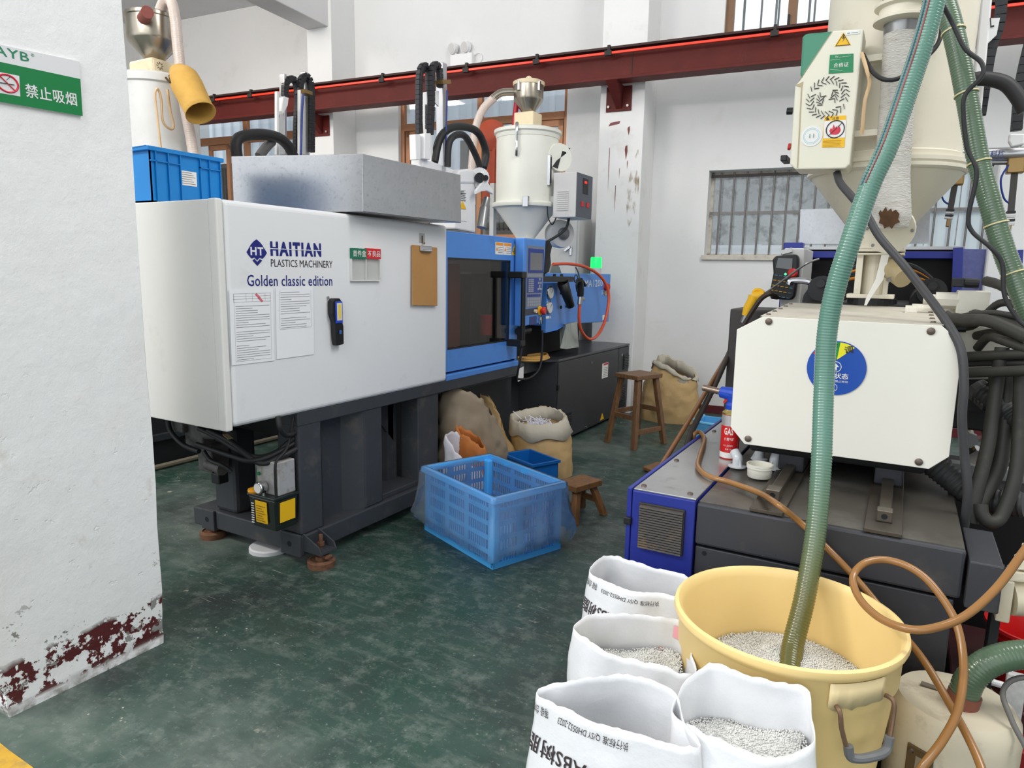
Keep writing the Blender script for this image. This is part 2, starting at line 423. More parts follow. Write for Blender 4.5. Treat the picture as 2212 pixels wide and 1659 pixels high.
w2 = win('window_2', -.18, 2.05, 1.53, 2.30, [(1.12, .05)], [], SILL, o0=-.19, o1=-.14, t=.03)
obj('window_sill', WB(-.20, 2.07, -.24, .03, 1.50, 1.545), SILL, w2, bevel=.004)
for i in range(19): obj('security_bar', MB(wt).cyl((-.085+i*.115, -.10, 1.545), (-.085+i*.115, -.10, 2.29), .0085, 8), IRON, w2, smooth=True)
obj('security_rail', WB(-.17, 2.04, -.104, -.096, 1.915, 1.94), IRON, w2)
obj('security_rail', WB(-.17, 2.04, -.112, -.088, 2.245, 2.27), M('dark_iron', (60, 55, 52), .55, .4), w2)
for i in range(4): obj('frosted_pane', WB(1.14+i*.225, 1.355+i*.225, -.150, -.142, 1.56, 2.27), M('frosted_pale_pane', (204, 218, 226), .35, var=.05, vs=5), w2)
w3 = win('window_3', -3.55, -1.58, 1.7, 3.2, [(-2.57, .055)], [(2.90, .075)], BRONZE)
w4 = win('window_4', -7.2, -4.64, 1.6, 3.2, [(-5.85, .07)], [(2.93, .09)], BRONZE)
for a, c in ((-3.49, -3.20), (-1.90, -1.64)): obj('sash', MB(wt).box(a, a+.05, -.095, -.06, 1.75, 2.86).box(c-.05, c, -.095, -.06, 1.75, 2.86).box(a, c, -.095, -.06, 2.80, 2.86), BRONZE, w3, bevel=.002)
for a, c in ((-6.5, -6.15), (-5.0, -4.70)): obj('sash', MB(wt).box(a, a+.05, -.095, -.06, 1.65, 2.88).box(c-.05, c, -.095, -.06, 1.65, 2.88).box(a, c, -.095, -.06, 2.82, 2.88), BRONZE, w4, bevel=.002)

# ---------------------------------------------------------------- outside the windows
CORR = M('corrugated_white_sheet', (226, 230, 236), .45, .0, var=.06, vs=3)
def corr(u0, u1, o, z0, z1, pitch=.2):
    b = MB(wt); pr = []; u = u0
    while u < u1:
        pr += [(u, 0), (u+pitch*.62, 0), (u+pitch*.68, .035), (u+pitch*.94, .035)]; u += pitch
    vs = [(a, o+h, z0) for a, h in pr]+[(a, o+h, z1) for a, h in pr]; k = len(pr)
    return b.add(vs, [(i, i+1, k+i+1, k+i) for i in range(k-1)])
tag(obj('neighbouring_shed', corr(-10.5, -1.0, -2.0, 0, 4.6), CORR, solid=.01), 'white ribbed metal shed wall seen through the two far windows', 'building')
MOULD = M('mouldy_plaster', (214, 212, 210), .85, var=.25, vs=4, dirt=((96, 92, 88), .5, 8), bump=.3, bs=18)
tag(obj('neighbouring_wall', WB(-.9, 4, -1.25, -1.05, 0, 3.1), MOULD), 'grey mouldy plaster wall outside the barred low window', 'wall')
tag(obj('drain_pipe', MB(wt).cyl((-.8, -.9, 1.62), (3.9, -.9, 1.62), .055, 20).cyl((.18, -.9, 1.62), (.24, -.9, 1.62), .062, 20), M('white_drain_pipe', (228, 228, 230), .4, var=.05, vs=8), smooth=True), 'white plastic drain pipe running along the mouldy outside wall', 'pipe')
nb = thing('neighbouring_house', 'pale house with railings seen through the high window', 'building', wt(.8, -4.4, 0))
obj('house_wall', WB(-2.5, 5, -4.6, -4.4, 0, 4.15), M('pale_brick', (222, 208, 196), .8, var=.08, vs=6), nb)
obj('balcony_slab', WB(-2.5, 5, -4.6, -3.9, 4.15, 4.3), M('pale_concrete', (205, 205, 205), .8), nb)
for i in range(16): obj('railing_post', WB(-2.2+i*.42, -2.17+i*.42, -3.98, -3.95, 4.3, 5.3), IRON, nb)
obj('railing_top', WB(-2.5, 5, -3.99, -3.94, 5.3, 5.34), IRON, nb)
lab(obj('rolled_tarp', MB(wt).tube([(.45, -4.0, 4.25), (.9, -3.8, 4.42), (1.5, -3.75, 4.58), (2.4, -3.8, 4.62)], [.1, .25, .3, .3], 14), M('clear_tarp', (196, 206, 216), .35, bump=.4, bs=9), nb, smooth=True), 'crumpled pale plastic tarp on the railing')
ACD = M('ac_dark_case', (92, 84, 76), .6, .1, var=.15, vs=8); BLK = M('black_plastic', (24, 24, 26), .45)
def ac(label, u0, u1, o0, o1, z0, z1, r, cx):
    t = thing('air_conditioner', label, 'air conditioner', wt((u0+u1)/2, (o0+o1)/2, z0))
    obj('case', WB(u0, u1, o0, o1, z0, z1), ACD, t, bevel=.01)
    g = MB(wt)
    n = 12
    for i in range(n): g.box(cx-r+2*r*i/n, cx-r+2*r*i/n+.006, o1, o1+.02, z0+.06, z1-.06)
    for i in range(9): g.box(cx-r, cx+r, o1+.005, o1+.018, z0+.08+(z1-z0-.16)*i/8, z0+.086+(z1-z0-.16)*i/8)
    obj('grille', g, BLK, t)
    obj('fan_opening', MB(wt).lathe((cx, o1+.001, (z0+z1)/2), [(r*.92, 0), (r*.92, .003)], 28, axis=(0, 1, 0)), M('fan_dark', (38, 32, 26), .7, var=.2), t)
    obj('fan_hub', MB(wt).lathe((cx, o1+.004, (z0+z1)/2), [(r*.3, 0), (r*.25, .012)], 20, axis=(0, 1, 0)), M('fan_hub', (96, 76, 58), .6), t)
ac('dark weathered outdoor air conditioner unit behind the window at far left', -6.75, -5.75, -.85, -.42, 1.75, 2.72, .30, -6.35)
ac('outdoor air conditioner unit with wire grille behind the window near the tall hopper', -3.0, -2.05, -.8, -.40, 1.75, 2.80, .34, -2.55)

# ================================================================ crane rail beam along the wall
STEEL = M('red_oxide_steel', (92, 28, 22), .55, .0, var=.16, vs=5, dirt=((112, 50, 40), .2, 9), spec=.3)
bm_ = thing('crane_beam', 'long red oxide steel crane beam running along the back wall', 'beam', wt(-1, .6, 2.83))
obj('web', WB(-9, 4, .588, .602, 3.01, 3.25), STEEL, bm_)
obj('bottom_flange', WB(-9, 4, .52, .68, 2.985, 3.01), STEEL, bm_, bevel=.003)
obj('top_flange', WB(-9, 4, .52, .68, 3.232, 3.252), M('dark_brown_steel', (56, 30, 26), .6, var=.1), bm_, bevel=.003)  # flange coloured darker and browner than the web
obj('splice_seam', WB(-.78-.0, -.772, .602, .606, 3.01, 3.232), M('dark_brown_steel', (56, 30, 26)), bm_)
ORG = M('orange_red_insulation', (238, 62, 34), .35)
cr = lab(obj('conductor_rail', MB(wt).box(-9, 4, .685, .70, 3.185, 3.207), ORG, bm_, bevel=.004), 'bright orange-red conductor rail under the top flange')
for px in (-7.2, -5.55, -5.0, -4.2, -3.27, -2.33, -1.62, -.96, .36, 1.2, 2.1, 3.0):
    h = obj('rail_hanger', MB(wt).box(px-.03, px+.03, .678, .708, 3.175, 3.215).box(px-.012, px+.012, .66, .69, 3.215, 3.262), M('hanger_dark', (40, 36, 34), .6), bm_)
for uc, o in ((-.93, .42), (-4.28, .40)):
    p = obj('bracket_plate', WB(uc-.115, uc+.115, o, o+.014, 2.78, 2.99), STEEL, bm_, bevel=.002)
    obj('bracket_gusset', MB(wt).add([(uc-.045, o+.015, 2.985), (uc-.05, .68, 2.985), (uc+.05, .68, 2.985), (uc+.045, o+.015, 2.985), (uc-.02, o+.015, 2.80), (uc+.03, o+.015, 2.80)], [(0, 1, 2, 3), (0, 4, 1), (3, 2, 5), (1, 4, 5, 2), (0, 3, 5, 4)]), STEEL, bm_)
    for a in (-.09, .085): obj('bolt', MB(wt).cyl((uc+a, o+.014, 2.82), (uc+a, o+.032, 2.82), .012, 6), M('bolt_steel', (150, 145, 140), .4, .8), bm_)

# twin-head emergency lamp
el = thing('emergency_light', 'white emergency light with two round lamp heads high on the wall', 'emergency light', wt(-2.73, .04, 3.44))
PLW = M('white_plastic', (236, 236, 236), .4)
obj('housing', WB(-2.86, -2.605, 0, .07, 3.44, 3.555), PLW, el, bevel=.006)
for u in (-2.83, -2.68):
    hd = obj('lamp_head', MB(wt).lathe((u, .02, 3.625), [(.03, -.02), (.052, .0), (.058, .035), (.058, .05)], 24, axis=(-.35, 1, -.1)), PLW, el, smooth=True)
    obj('lens', MB(wt).lathe((u, .02, 3.625), [(.05, .051), (.045, .055)], 24, axis=(-.35, 1, -.1)), M('frosted_lens', (214, 212, 210), .3), hd)
    obj('neck', MB(wt).cyl((u+.02, .03, 3.55), (u, .03, 3.60), .014, 10), PLW, el)
obj('power_cord', MB(wt).tube(spl([(-2.61, .03, 3.53), (-2.57, .02, 3.56), (-2.53, .015, 3.545), (-2.52, .01, 3.50), (-2.55, .01, 3.465), (-2.605, .02, 3.465)], 6), .004, 6), PLW, el, smooth=True)

# no-smoking sign on the left pillar
sg = thing('no_smoking_sign', 'green and white no-smoking sign on the left pillar', 'sign', (-2.215, 1.1, 1.78))
SGW = M('sign_white', (222, 222, 224), .3, spec=.6); SGG = M('sign_green', (12, 122, 64), .3); SGD = M('sign_logo_green', (24, 128, 92), .4)
obj('backing', MB().hexa([(-2.2175, .92, 1.783), (-2.2175, 1.2355, 1.791), (-2.2175, 1.239, 1.948), (-2.2175, .92, 1.932), (-2.2095, .92, 1.783), (-2.2095, 1.2355, 1.791), (-2.2095, 1.239, 1.948), (-2.2095, .92, 1.932)]), SGW, sg, bevel=.001)
obj('green_panel', MB().hexa([(-2.2095, .92, 1.783), (-2.2095, 1.2357, 1.791), (-2.2095, 1.2372, 1.897), (-2.2095, .92, 1.888), (-2.2085, .92, 1.783), (-2.2085, 1.2357, 1.791), (-2.2085, 1.2372, 1.897), (-2.2085, .92, 1.888)]), SGG, sg)
text('禁止吸烟', (-2.2085, 1.083, 1.8125), (-2.2085, 1.222, 1.816), .037, SGW, sg, nrm=(1, 0, 0), bold=.012, lift=.0006)
text('TAYB', (-2.2095, .985, 1.9075), (-2.2095, 1.10, 1.909), .024, SGD, sg, nrm=(1, 0, 0), bold=.012, lift=.0006)
text('®', (-2.2095, 1.105, 1.926), (-2.2095, 1.114, 1.926), .009, SGD, sg, nrm=(1, 0, 0), lift=.0006)
obj('symbol_card', MB().prism([(-2.2085, 1.0, 1.808), (-2.2085, 1.068, 1.8105), (-2.2085, 1.07, 1.8655), (-2.2085, 1.0, 1.863)], (.0005, 0, 0)), SGW, sg)
rr = M('sign_red', (206, 40, 62), .4)
ring = [(-2.2075, 1.038+.0265*cos(a*pi/14), 1.838+.0225*sin(a*pi/14)) for a in range(28)]
obj('prohibition_ring', MB().tube(ring, .0026, 6, closed=True).bar((-2.2075, 1.020, 1.854), (-2.2075, 1.056, 1.822), .002, .005, ref=(1, 0, 0)), rr, sg)
obj('cigarette', MB().bar((-2.2078, 1.018, 1.836), (-2.2078, 1.055, 1.838), .001, .006, ref=(1, 0, 0)).bar((-2.2078, 1.036, 1.846), (-2.2078, 1.047, 1.858), .001, .002, ref=(1, 0, 0)), M('print_black', (40, 40, 44), .5), sg)

# grey electrical cabinet by the centre column
ec = thing('electrical_cabinet', 'pale grey electrical cabinet with a small latch beside the wall column', 'cabinet', wt(-1.5, .3, 0))
GREYP = M('pale_grey_enamel', (206, 206, 204), .45, var=.05, vs=5, dirt=((170, 165, 158), .15, 8))
obj('body', WB(-1.82, -1.27, .04, .40, 0, 1.88), GREYP, ec, bevel=.005)
dr = obj('door', WB(-1.80, -1.29, .40, .418, .05, 1.86), GREYP, ec, bevel=.004)
obj('latch', MB(wt).bar((-1.40, .43, 1.56), (-1.34, .43, 1.60), .02, .022).box(-1.352, -1.328, .418, .43, 1.52, 1.61), M('chrome', (190, 190, 192), .2, 1.0), dr, bevel=.003)

# ================================================================ the blue and white injection moulding machine at the left
ENW = M('white_enamel', (228, 229, 231), .42, var=.02, vs=1.5, dirt=((196, 196, 196), .06, 5))
ENW2 = M('warm_white_enamel', (226, 225, 221), .45, var=.02, vs=2, dirt=((200, 196, 188), .08, 5))
BLUE = M('blue_enamel', (78, 138, 216), .38, var=.04, vs=3, dirt=((66, 100, 150), .16, 6))
DARK = M('charcoal_enamel', (56, 58, 62), .48, var=.08, vs=5, dirt=((82, 80, 78), .18, 7))
DKB = M('dark_blue_grey_enamel', (58, 61, 66), .5, var=.1, vs=4, dirt=((96, 90, 80), .24, 7))
BLK = M('black_plastic', (24, 24, 26), .45); RUB = M('black_rubber', (34, 34, 36), .55, var=.1, vs=20)
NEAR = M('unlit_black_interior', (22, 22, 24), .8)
NAVY = M('navy_print', (22, 32, 118), .45); INK = M('print_black', (40, 40, 44), .5)
CHR = M('chrome', (190, 190, 192), .2, 1.0); STL = M('machined_steel', (150, 150, 150), .35, .85, var=.1, vs=20)
RUST = M('rusty_iron', (120, 84, 62), .8, .2, var=.25, vs=25, dirt=((70, 50, 40), .4, 30))
YLB = M('yellow_label', (238, 186, 22), .5); WLB = M('white_label', (232, 230, 226), .5); OLB = M('orange_label', (238, 150, 30), .5); RLB = M('red_label', (196, 36, 40), .5)
X0 = -2.282
mc = thing('injection_molding_machine', 'long white and blue injection moulding machine with a glazed door and charcoal base', 'machine', (-2.8, 4.0, 0))
fp = obj('clamp_cover', BX(-2.33, X0, 1.772, 3.25, .715, 1.605), ENW, mc, bevel=.022, seg=4)
obj('corner_post', BX(-2.33, X0+.001, 1.74, 1.771, .705, 1.606), ENW2, mc, bevel=.006)
obj('end_panel', BX(-3.30, -2.331, 1.742, 1.768, .705, 1.603), ENW2, mc, bevel=.004)
obj('cover_top', BX(-3.30, -2.33, 1.768, 3.24, 1.575, 1.6), ENW2, mc)
obj('rear_cover', BX(-3.33, -3.30, 1.742, 3.25, .715, 1.6), ENW2, mc)
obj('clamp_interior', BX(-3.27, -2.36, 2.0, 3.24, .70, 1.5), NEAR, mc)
# printed logo on the cover
def yz(pts, x=X0+.0012): return [(x, a, b) for a, b in pts]
dm = [(1.871, 1.410), (1.893, 1.440), (1.905, 1.452), (1.921, 1.462), (1.937, 1.452), (1.949, 1.440), (1.971, 1.410), (1.960, 1.396), (1.948, 1.386), (1.934, 1.390), (1.921, 1.379), (1.908, 1.390), (1.894, 1.386), (1.882, 1.396)]
lg = obj('logo', MB().prism(yz(dm), (.0006, 0, 0)).prism(yz([(1.897, 1.379), (1.908, 1.384), (1.921, 1.373), (1.934, 1.384), (1.946, 1.379), (1.921, 1.357)]), (.0006, 0, 0)), NAVY, mc)
text('H', (X0+.0018, 1.889, 1.3985), (X0+.0018, 1.919, 1.3985), .033, ENW, lg, nrm=(1, 0, 0), bold=.03, lift=.0004)
text('T', (X0+.0018, 1.924, 1.3985), (X0+.0018, 1.953, 1.3985), .033, ENW, lg, nrm=(1, 0, 0), bold=.03, lift=.0004)
hb = MB(); text('HAITIAN', (X0, 1.990, 1.399), (X0, 2.273, 1.403), .059, NAVY, mc, nrm=(1, 0, 0), bold=.05, mb=hb)
ht = obj('lettering', hb, NAVY, mc)
obj('lettering_gap', MB().prism(yz([(1.985, 1.4265), (2.28, 1.4285), (2.28, 1.4315), (1.985, 1.4295)], X0+.0014), (.0004, 0, 0)), ENW, ht)
text('PLASTICS MACHINERY', (X0, 1.990, 1.3545), (X0, 2.341, 1.3555), .031, INK, mc, nrm=(1, 0, 0))
text('Golden classic edition', (X0, 1.868, 1.276), (X0, 2.337, 1.2745), .046, NAVY, mc, nrm=(1, 0, 0), bold=.006)

# steel base under the cover
B0 = -2.28
obj('base_rail', BX(-2.40, B0, 2.107, 3.25, .053, .145), DKB, mc, bevel=.006)
obj('base_end_rail', BX(-2.95, -2.40, 2.107, 2.21, .06, .152), DKB, mc, bevel=.006)
for x0, x1 in ((-2.405, -2.279), (-2.97, -2.875)): obj('lifting_lug', MB().box(x0, x1, 2.092, 2.107, .05, .155), DKB, mc, bevel=.004)
for x in (-2.345, -2.925): obj('lug_hole', MB().cyl((x, 2.0905, .105), (x, 2.0915, .105), .013, 14), NEAR, mc)
obj('base_rail', BX(-3.05, -2.95, 2.107, 3.3, .053, .145), DKB, mc, bevel=.006)
obj('corner_leg', BX(-2.43, -2.292, 2.118, 2.255, .145, .665), DKB, mc, bevel=.008)
obj('side_plate', MB().prism([(-2.292, 2.255, .145), (-2.37, 2.262, .145), (-2.37, 2.46, .145), (-2.30, 2.55, .145), (-2.43, 2.55, .145), (-2.43, 2.255, .145)], (0, 0, .52)), DKB, mc)
obj('leg', BX(-2.43, -2.295, 2.55, 2.685, .145, .665), DKB, mc, bevel=.008)
obj('leg', BX(-2.43, -2.30, 3.0, 3.19, .05, .665), DKB, mc, bevel=.008)
obj('leg', BX(-2.50, -2.44, 2.90, 2.98, .05, .665), DKB, mc, bevel=.006)
obj('leg', BX(-2.91, -2.746, 2.13, 2.26, .152, .58), DKB, mc, bevel=.02)
obj('leg', BX(-3.05, -2.9, 3.0, 3.19, .05, .665), DKB, mc, bevel=.008)
obj('gusset', MB().prism([(-2.44, 2.72, .655), (-2.44, 2.95, .655), (-2.44, 2.95, .40)], (-.02, 0, 0)), DKB, mc)
obj('step_plate', BX(-2.75, -2.31, 2.70, 3.05, .145, .175), DKB, mc, bevel=.004)
obj('top_beam', BX(-2.42, -2.29, 2.115, 4.2, .655, .722), DKB, mc, bevel=.004)
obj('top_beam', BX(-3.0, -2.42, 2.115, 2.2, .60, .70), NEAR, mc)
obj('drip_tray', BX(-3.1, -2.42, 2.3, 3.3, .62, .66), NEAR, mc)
for (x, y, s) in ((-2.222, 2.166, 1), (-2.935, 2.13, .8)):
    ft = obj('leveling_foot', MB().lathe((x, y, 0), [(.062, 0), (.064, .028), (.050, .036), (.048, .03), (.028, .032), (.026, .05)], 22), RUST, mc, smooth=True)
    obj('foot_strap', MB().bar((x-.045, y+.01, .055), (x+.06, y-.01, .058), .035, .014), RUST, ft, bevel=.003)
    if s == 1:
        obj('adjusting_bolt', MB().cyl((x, y, .04), (x, y, .15), .009, 10).cyl((x, y, .10), (x, y, .116), .017, 6), RUST, ft)
        obj('foot_bracket', MB().box(B0, -2.17, 2.115, 2.215, .075, .085).prism([(B0, 2.115, .085), (-2.175, 2.115, .085), (-2.185, 2.115, .11), (B0, 2.115, .155)], (0, .008, 0)).prism([(B0, 2.207, .085), (-2.175, 2.207, .085), (-2.185, 2.207, .11), (B0, 2.207, .155)], (0, .008, 0)), DKB, ft)
obj('floor_pad', MB().lathe((-2.57, 2.17, 0), [(.095, 0), (.095, .018), (.088, .024)], 26), M('white_pad', (214, 214, 216), .6, var=.08, vs=12), mc, smooth=True)

# hydraulics hanging under the end of the cover
HYD = M('grimy_grey_casting', (94, 92, 90), .6, .3, var=.2, vs=18, dirt=((50, 48, 46), .4, 25))
vb = obj('valve_block', BX(-2.93, -2.80, 2.0, 2.10, .50, .66), HYD, mc, bevel=.01)
obj('solenoid', MB().cyl((-2.76, 1.99, .585), (-2.62, 1.99, .60), .024, 14).cyl((-2.66, 1.99, .592), (-2.60, 1.99, .602), .03, 14), HYD, vb, smooth=True)
vc = obj('valve_block', BX(-2.87, -2.765, 2.02, 2.12, .385, .52), HYD, mc, bevel=.008)
obj('solenoid', MB().cyl((-2.77, 2.0, .435), (-2.665, 2.0, .43), .025, 16).cyl((-2.69, 2.0, .432), (-2.66, 2.0, .43), .031, 16), HYD, vc, smooth=True)
obj('solenoid_plug', BX(-2.73, -2.675, 1.985, 2.04, .355, .405), BLK, vc, bevel=.005)
obj('valve_block', BX(-3.02, -2.90, 1.97, 2.06, .57, .63), HYD, mc, bevel=.01)
for pts, r in (
    ([(-2.747,1.950,0.621), (-2.621,1.950,0.595), (-2.482,1.960,0.549), (-2.412,2.000,0.523), (-2.362,2.060,0.545), (-2.323,2.120,0.602)], .013),
    ([(-2.770,1.950,0.542), (-2.532,1.950,0.523), (-2.424,1.960,0.516), (-2.361,2.020,0.533), (-2.325,2.120,0.574)], .012),
    ([(-2.682,1.950,0.619), (-2.528,1.950,0.587), (-2.390,1.980,0.506), (-2.323,2.050,0.532), (-2.311,2.120,0.550)], .013),
    ([(-2.286,2.000,0.723), (-2.274,2.000,0.673), (-2.295,2.050,0.630), (-2.316,2.120,0.624)], .012),
    ([(-2.975,1.950,0.647), (-2.961,1.950,0.582), (-2.873,1.950,0.527), (-2.756,1.950,0.511)], .012),
    ([(-2.723,1.950,0.516), (-2.677,1.950,0.479), (-2.612,1.960,0.465), (-2.577,1.980,0.434)], .010)):
    hose('hydraulic_hose', pts, r, RUB, mc, 8, 6)
obj('tag_plate', MB().bar((-2.556,1.940,0.621), (-2.520,1.940,0.605), .025, .002), M('aged_paper_tag', (176, 160, 122), .6), mc)

# lubrication pump hung on the base
lp = thing('lubrication_pump', 'small grey lubrication pump with black tank and yellow labels on machine base', 'pump', (-2.38, 2.03, .205))
TANK = M('dark_green_tank', (26, 34, 30), .3, coat=.3)
tk = obj('tank', MB().hexa([(-2.452, 1.985, .205), (-2.302, 1.985, .205), (-2.302, 2.10, .205), (-2.452, 2.10, .205), (-2.462, 1.975, .348), (-2.294, 1.975, .348), (-2.294, 2.105, .348), (-2.462, 2.105, .348)]), TANK, lp, bevel=.006)
obj('rim', BX(-2.468, -2.288, 1.968, 2.106, .348, .362), TANK, lp, bevel=.004)
for p in ([(-2.416, 1.9765, .235), (-2.345, 1.9765, .235), (-2.343, 1.9725, .335), (-2.416, 1.9725, .335)],): lab(obj('label', MB().prism(p, (0, -.003, 0)), YLB, tk), 'yellow printed label')
lab(obj('label', MB().prism([(-2.2965, 2.0, .243), (-2.2965, 2.085, .243), (-2.2925, 2.085, .335), (-2.2925, 2.0, .335)], (.003, 0, 0)), YLB, tk), 'yellow printed label')
for i in range(7):
    obj('print_line', BX(-2.409, -2.352-.01*(i % 3), 1.9685, 1.9695, .245+i*.011, .248+i*.011), M('label_print', (140, 110, 40), .6), tk)
lv = MB()
for i in range(9): lv.box(-2.447, -2.430, 1.974, 1.976, .225+i*.011, .229+i*.011)
obj('level_scale', lv, WLB, tk)
mo = obj('motor_housing', BX(-2.405, -2.300, 2.0, 2.10, .362, .515), M('grimy_aluminium', (186, 184, 182), .45, .35, var=.1, vs=12, dirt=((120, 96, 66), .4, 16)), lp, bevel=.006)
obj('side_box', BX(-2.445, -2.405, 2.01, 2.09, .362, .49), MATS['grimy_aluminium'], lp, bevel=.005)
obj('button', MB().cyl((-2.428, 2.01, .445), (-2.428, 2.003, .445), .008, 12), M('green_button', (20, 130, 80), .4), lp)
obj('filler_cap', MB().lathe((-2.44, 1.99, .362), [(.026, 0), (.03, .008), (.028, .016), (.012, .02)], 20), M('orange_cap', (238, 162, 30), .4), lp, smooth=True)
ga = obj('pressure_gauge', MB().lathe((-2.375, 1.99, .40), [(.024, 0), (.028, .008), (.028, .034), (.024, .038)], 22, axis=(0, -1, 0)), CHR, lp, smooth=True)
obj('dial', MB().cyl((-2.375, 1.9515, .40), (-2.375, 1.951, .40), .021, 20), WLB, ga)
obj('gauge_stem', MB().cyl((-2.375, 1.985, .362), (-2.375, 1.985, .385), .010, 10), CHR, lp)
obj('oil_line', MB().tube(spl([(-2.308, 1.995, .362), (-2.306, 1.992, .44), (-2.306, 2.0, .52), (-2.31, 2.06, .56), (-2.312, 2.09, .62), (-2.312, 2.11, .70)], 6), .006, 8), RUB, lp, smooth=True)

# ---------------------------------------------------------------- blue safety door
D0 = -2.30
gd = obj('safety_door', MB().box(D0-.03, D0, 3.255, 4.10, .765, .90).box(D0-.03, D0, 3.255, 4.10, 1.425, 1.57).box(D0-.03, D0, 3.99, 4.10, .90, 1.425).box(D0-.03, D0, 3.255, 3.275, .9, 1.425), BLUE, mc)
obj('door_top_edge', BX(D0-.25, D0-.001, 3.255, 4.10, 1.567, 1.577), BLUE, gd, bevel=.006)
obj('door_pane', BX(D0-.016, D0-.010, 3.27, 3.995, .895, 1.43), glass_material('smoked_glass', (.66, .62, .58), .06), gd)
obj('pane_seal', MB().box(D0-.009, D0+.001, 3.275, 3.995, .895, .903).box(D0-.009, D0+.001, 3.275, 3.995, 1.421, 1.429).box(D0-.009, D0+.001, 3.987, 3.995, .895, 1.429), BLK, gd)
obj('door_rail', BX(-2.36, -2.285, 3.25, 4.11, .714, .752), BLUE, mc, bevel=.006)
obj('door_frame', BX(-2.42, -2.315, 4.10, 4.135, .72, 1.577), M('blue_enamel_edge', (58, 104, 168), .4), mc)
# labels on the door
lb = MB(); l2 = MB(); l3 = MB()
for a, c in ((3.80, 3.90), (3.905, 4.005)):
    lb.box(D0, D0+.001, a, c, 1.463, 1.54); l2.box(D0+.001, D0+.0018, a+.005, c-.005, 1.52, 1.538)
    for i in range(4): l3.box(D0+.001, D0+.0016, a+.035, c-.008, 1.474+i*.011, 1.4765+i*.011)
    l2.prism([(D0+.001, a+.006, 1.487), (D0+.001, a+.03, 1.487), (D0+.001, a+.018, 1.512)], (.0008, 0, 0))
wl_ = obj('warning_label', lb, WLB, gd); obj('label_header', l2, OLB, wl_); obj('print_line', l3, INK, wl_)
wt2 = obj('warning_triangle', MB().prism([(D0, 4.012, 1.465), (D0, 4.085, 1.465), (D0, 4.048, 1.54)], (.0012, 0, 0)), YLB, gd)
obj('crush_symbol', MB().box(D0+.0012, D0+.0018, 4.035, 4.041, 1.47, 1.51).box(D0+.0012, D0+.0018, 4.055, 4.061, 1.47, 1.51).box(D0+.0012, D0+.0018, 4.026, 4.035, 1.485, 1.49).box(D0+.0012, D0+.0018, 4.061, 4.07, 1.485, 1.49), INK, wt2)
# inside behind the glass
MOULD_ST = M('oily_mould_steel', (104, 98, 90), .4, .7, var=.2, vs=10)
obj('platen', BX(-3.15, -2.52, 3.255, 3.42, .80, 1.50), MOULD_ST, mc, bevel=.01)
obj('platen', BX(-3.15, -2.45, 4.0, 4.2, .76, 1.55), DARK, mc, bevel=.01)
obj('back_guard', BX(-3.22, -3.2, 3.25, 4.2, .75, 1.56), M('dim_grey_guard', (96, 92, 86), .6, var=.1), mc)
for z in (.95, 1.32): obj('tie_bar', MB().cyl((-2.62, 3.3, z), (-2.62, 4.1, z), .03, 14), STL, mc, smooth=True)
lab(obj('mould_half', BX(-2.9, -2.47, 3.53, 3.66, .82, 1.40), M('rust_orange_mould', (170, 84, 44), .5, .2, var=.15, vs=8), mc, bevel=.006), 'rust-orange mould block behind the smoked glass')
obj('mould_half', BX(-2.9, -2.47, 3.78, 3.98, .86, 1.34), MOULD_ST, mc, bevel=.006)
lab(obj('red_fitting', MB().cyl((-2.40, 3.86, .94), (-2.40, 3.86, 1.07), .042, 16), M('red_plastic', (196, 40, 36), .4), mc, smooth=True), 'red cylinder behind the smoked glass')
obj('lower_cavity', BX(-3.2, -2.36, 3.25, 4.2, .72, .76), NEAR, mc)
# black bar handle with two clamps
hd = obj('door_handle', MB().cyl((-2.200,4.006,0.883), (-2.200,3.999,1.341), .016, 14), BLK, mc, smooth=True)
for z in (.885, 1.335): obj('handle_clamp', MB().box(-2.30, -2.185, 3.96, 4.02, z-.022, z+.022), BLK, hd, bevel=.006)
hose('panel_cable', [(-2.200,4.006,0.883), (-2.21, 3.99, .76), (-2.23, 4.0, .68), (-2.26, 4.06, .63), (-2.25, 4.22, .62), (-2.22, 4.3, .68), (-2.22, 4.33, .8), (-2.22, 4.33, .95)], .008, RUB, mc, 8)
lab(obj('label_plate', MB().prism([(-2.289, 4.11, .60), (-2.289, 4.19, .61), (-2.289, 4.19, .70), (-2.289, 4.11, .69)], (.001, 0, 0)), WLB, mc), 'white and orange warning plate')

# ---------------------------------------------------------------- control panel
CP = -2.22
cp = obj('control_panel', MB().hexa([(-2.29, 4.045, .992), (CP, 4.045, .992), (CP, 4.30, 1.002), (-2.29, 4.30, 1.002), (-2.29, 4.035, 1.577), (CP, 4.035, 1.577), (CP, 4.352, 1.581), (-2.29, 4.352, 1.581)]), BLUE, mc, bevel=.008)
KEY = M('key_grey', (150, 156, 168), .5); PNB = M('panel_navy', (30, 56, 140), .4); PNG = M('panel_dark', (52, 58, 70), .45)
obj('keypad_plate', MB().prism([(CP, 4.075, 1.115), (CP, 4.298, 1.12), (CP, 4.325, 1.53), (CP, 4.078, 1.53)], (.002, 0, 0)), M('panel_silver', (128, 134, 146), .4, .3), cp)
sc = obj('screen_bezel', BX(CP+.002, CP+.006, 4.092, 4.312, 1.352, 1.512), PNB, cp, bevel=.003)
obj('screen', BX(CP+.006, CP+.0075, 4.112, 4.292, 1.368, 1.485), M('dark_screen', (112, 112, 116), .18), sc)
k1 = MB(); k2 = MB(); k3 = MB()
k2.box(CP+.002, CP+.003, 4.085, 4.297, 1.215, 1.318)
for i in range(3):
    for j in range(7): k1.box(CP+.003, CP+.005, 4.10+i*.026, 4.121+i*.026, 1.222+j*.013, 1.232+j*.013)
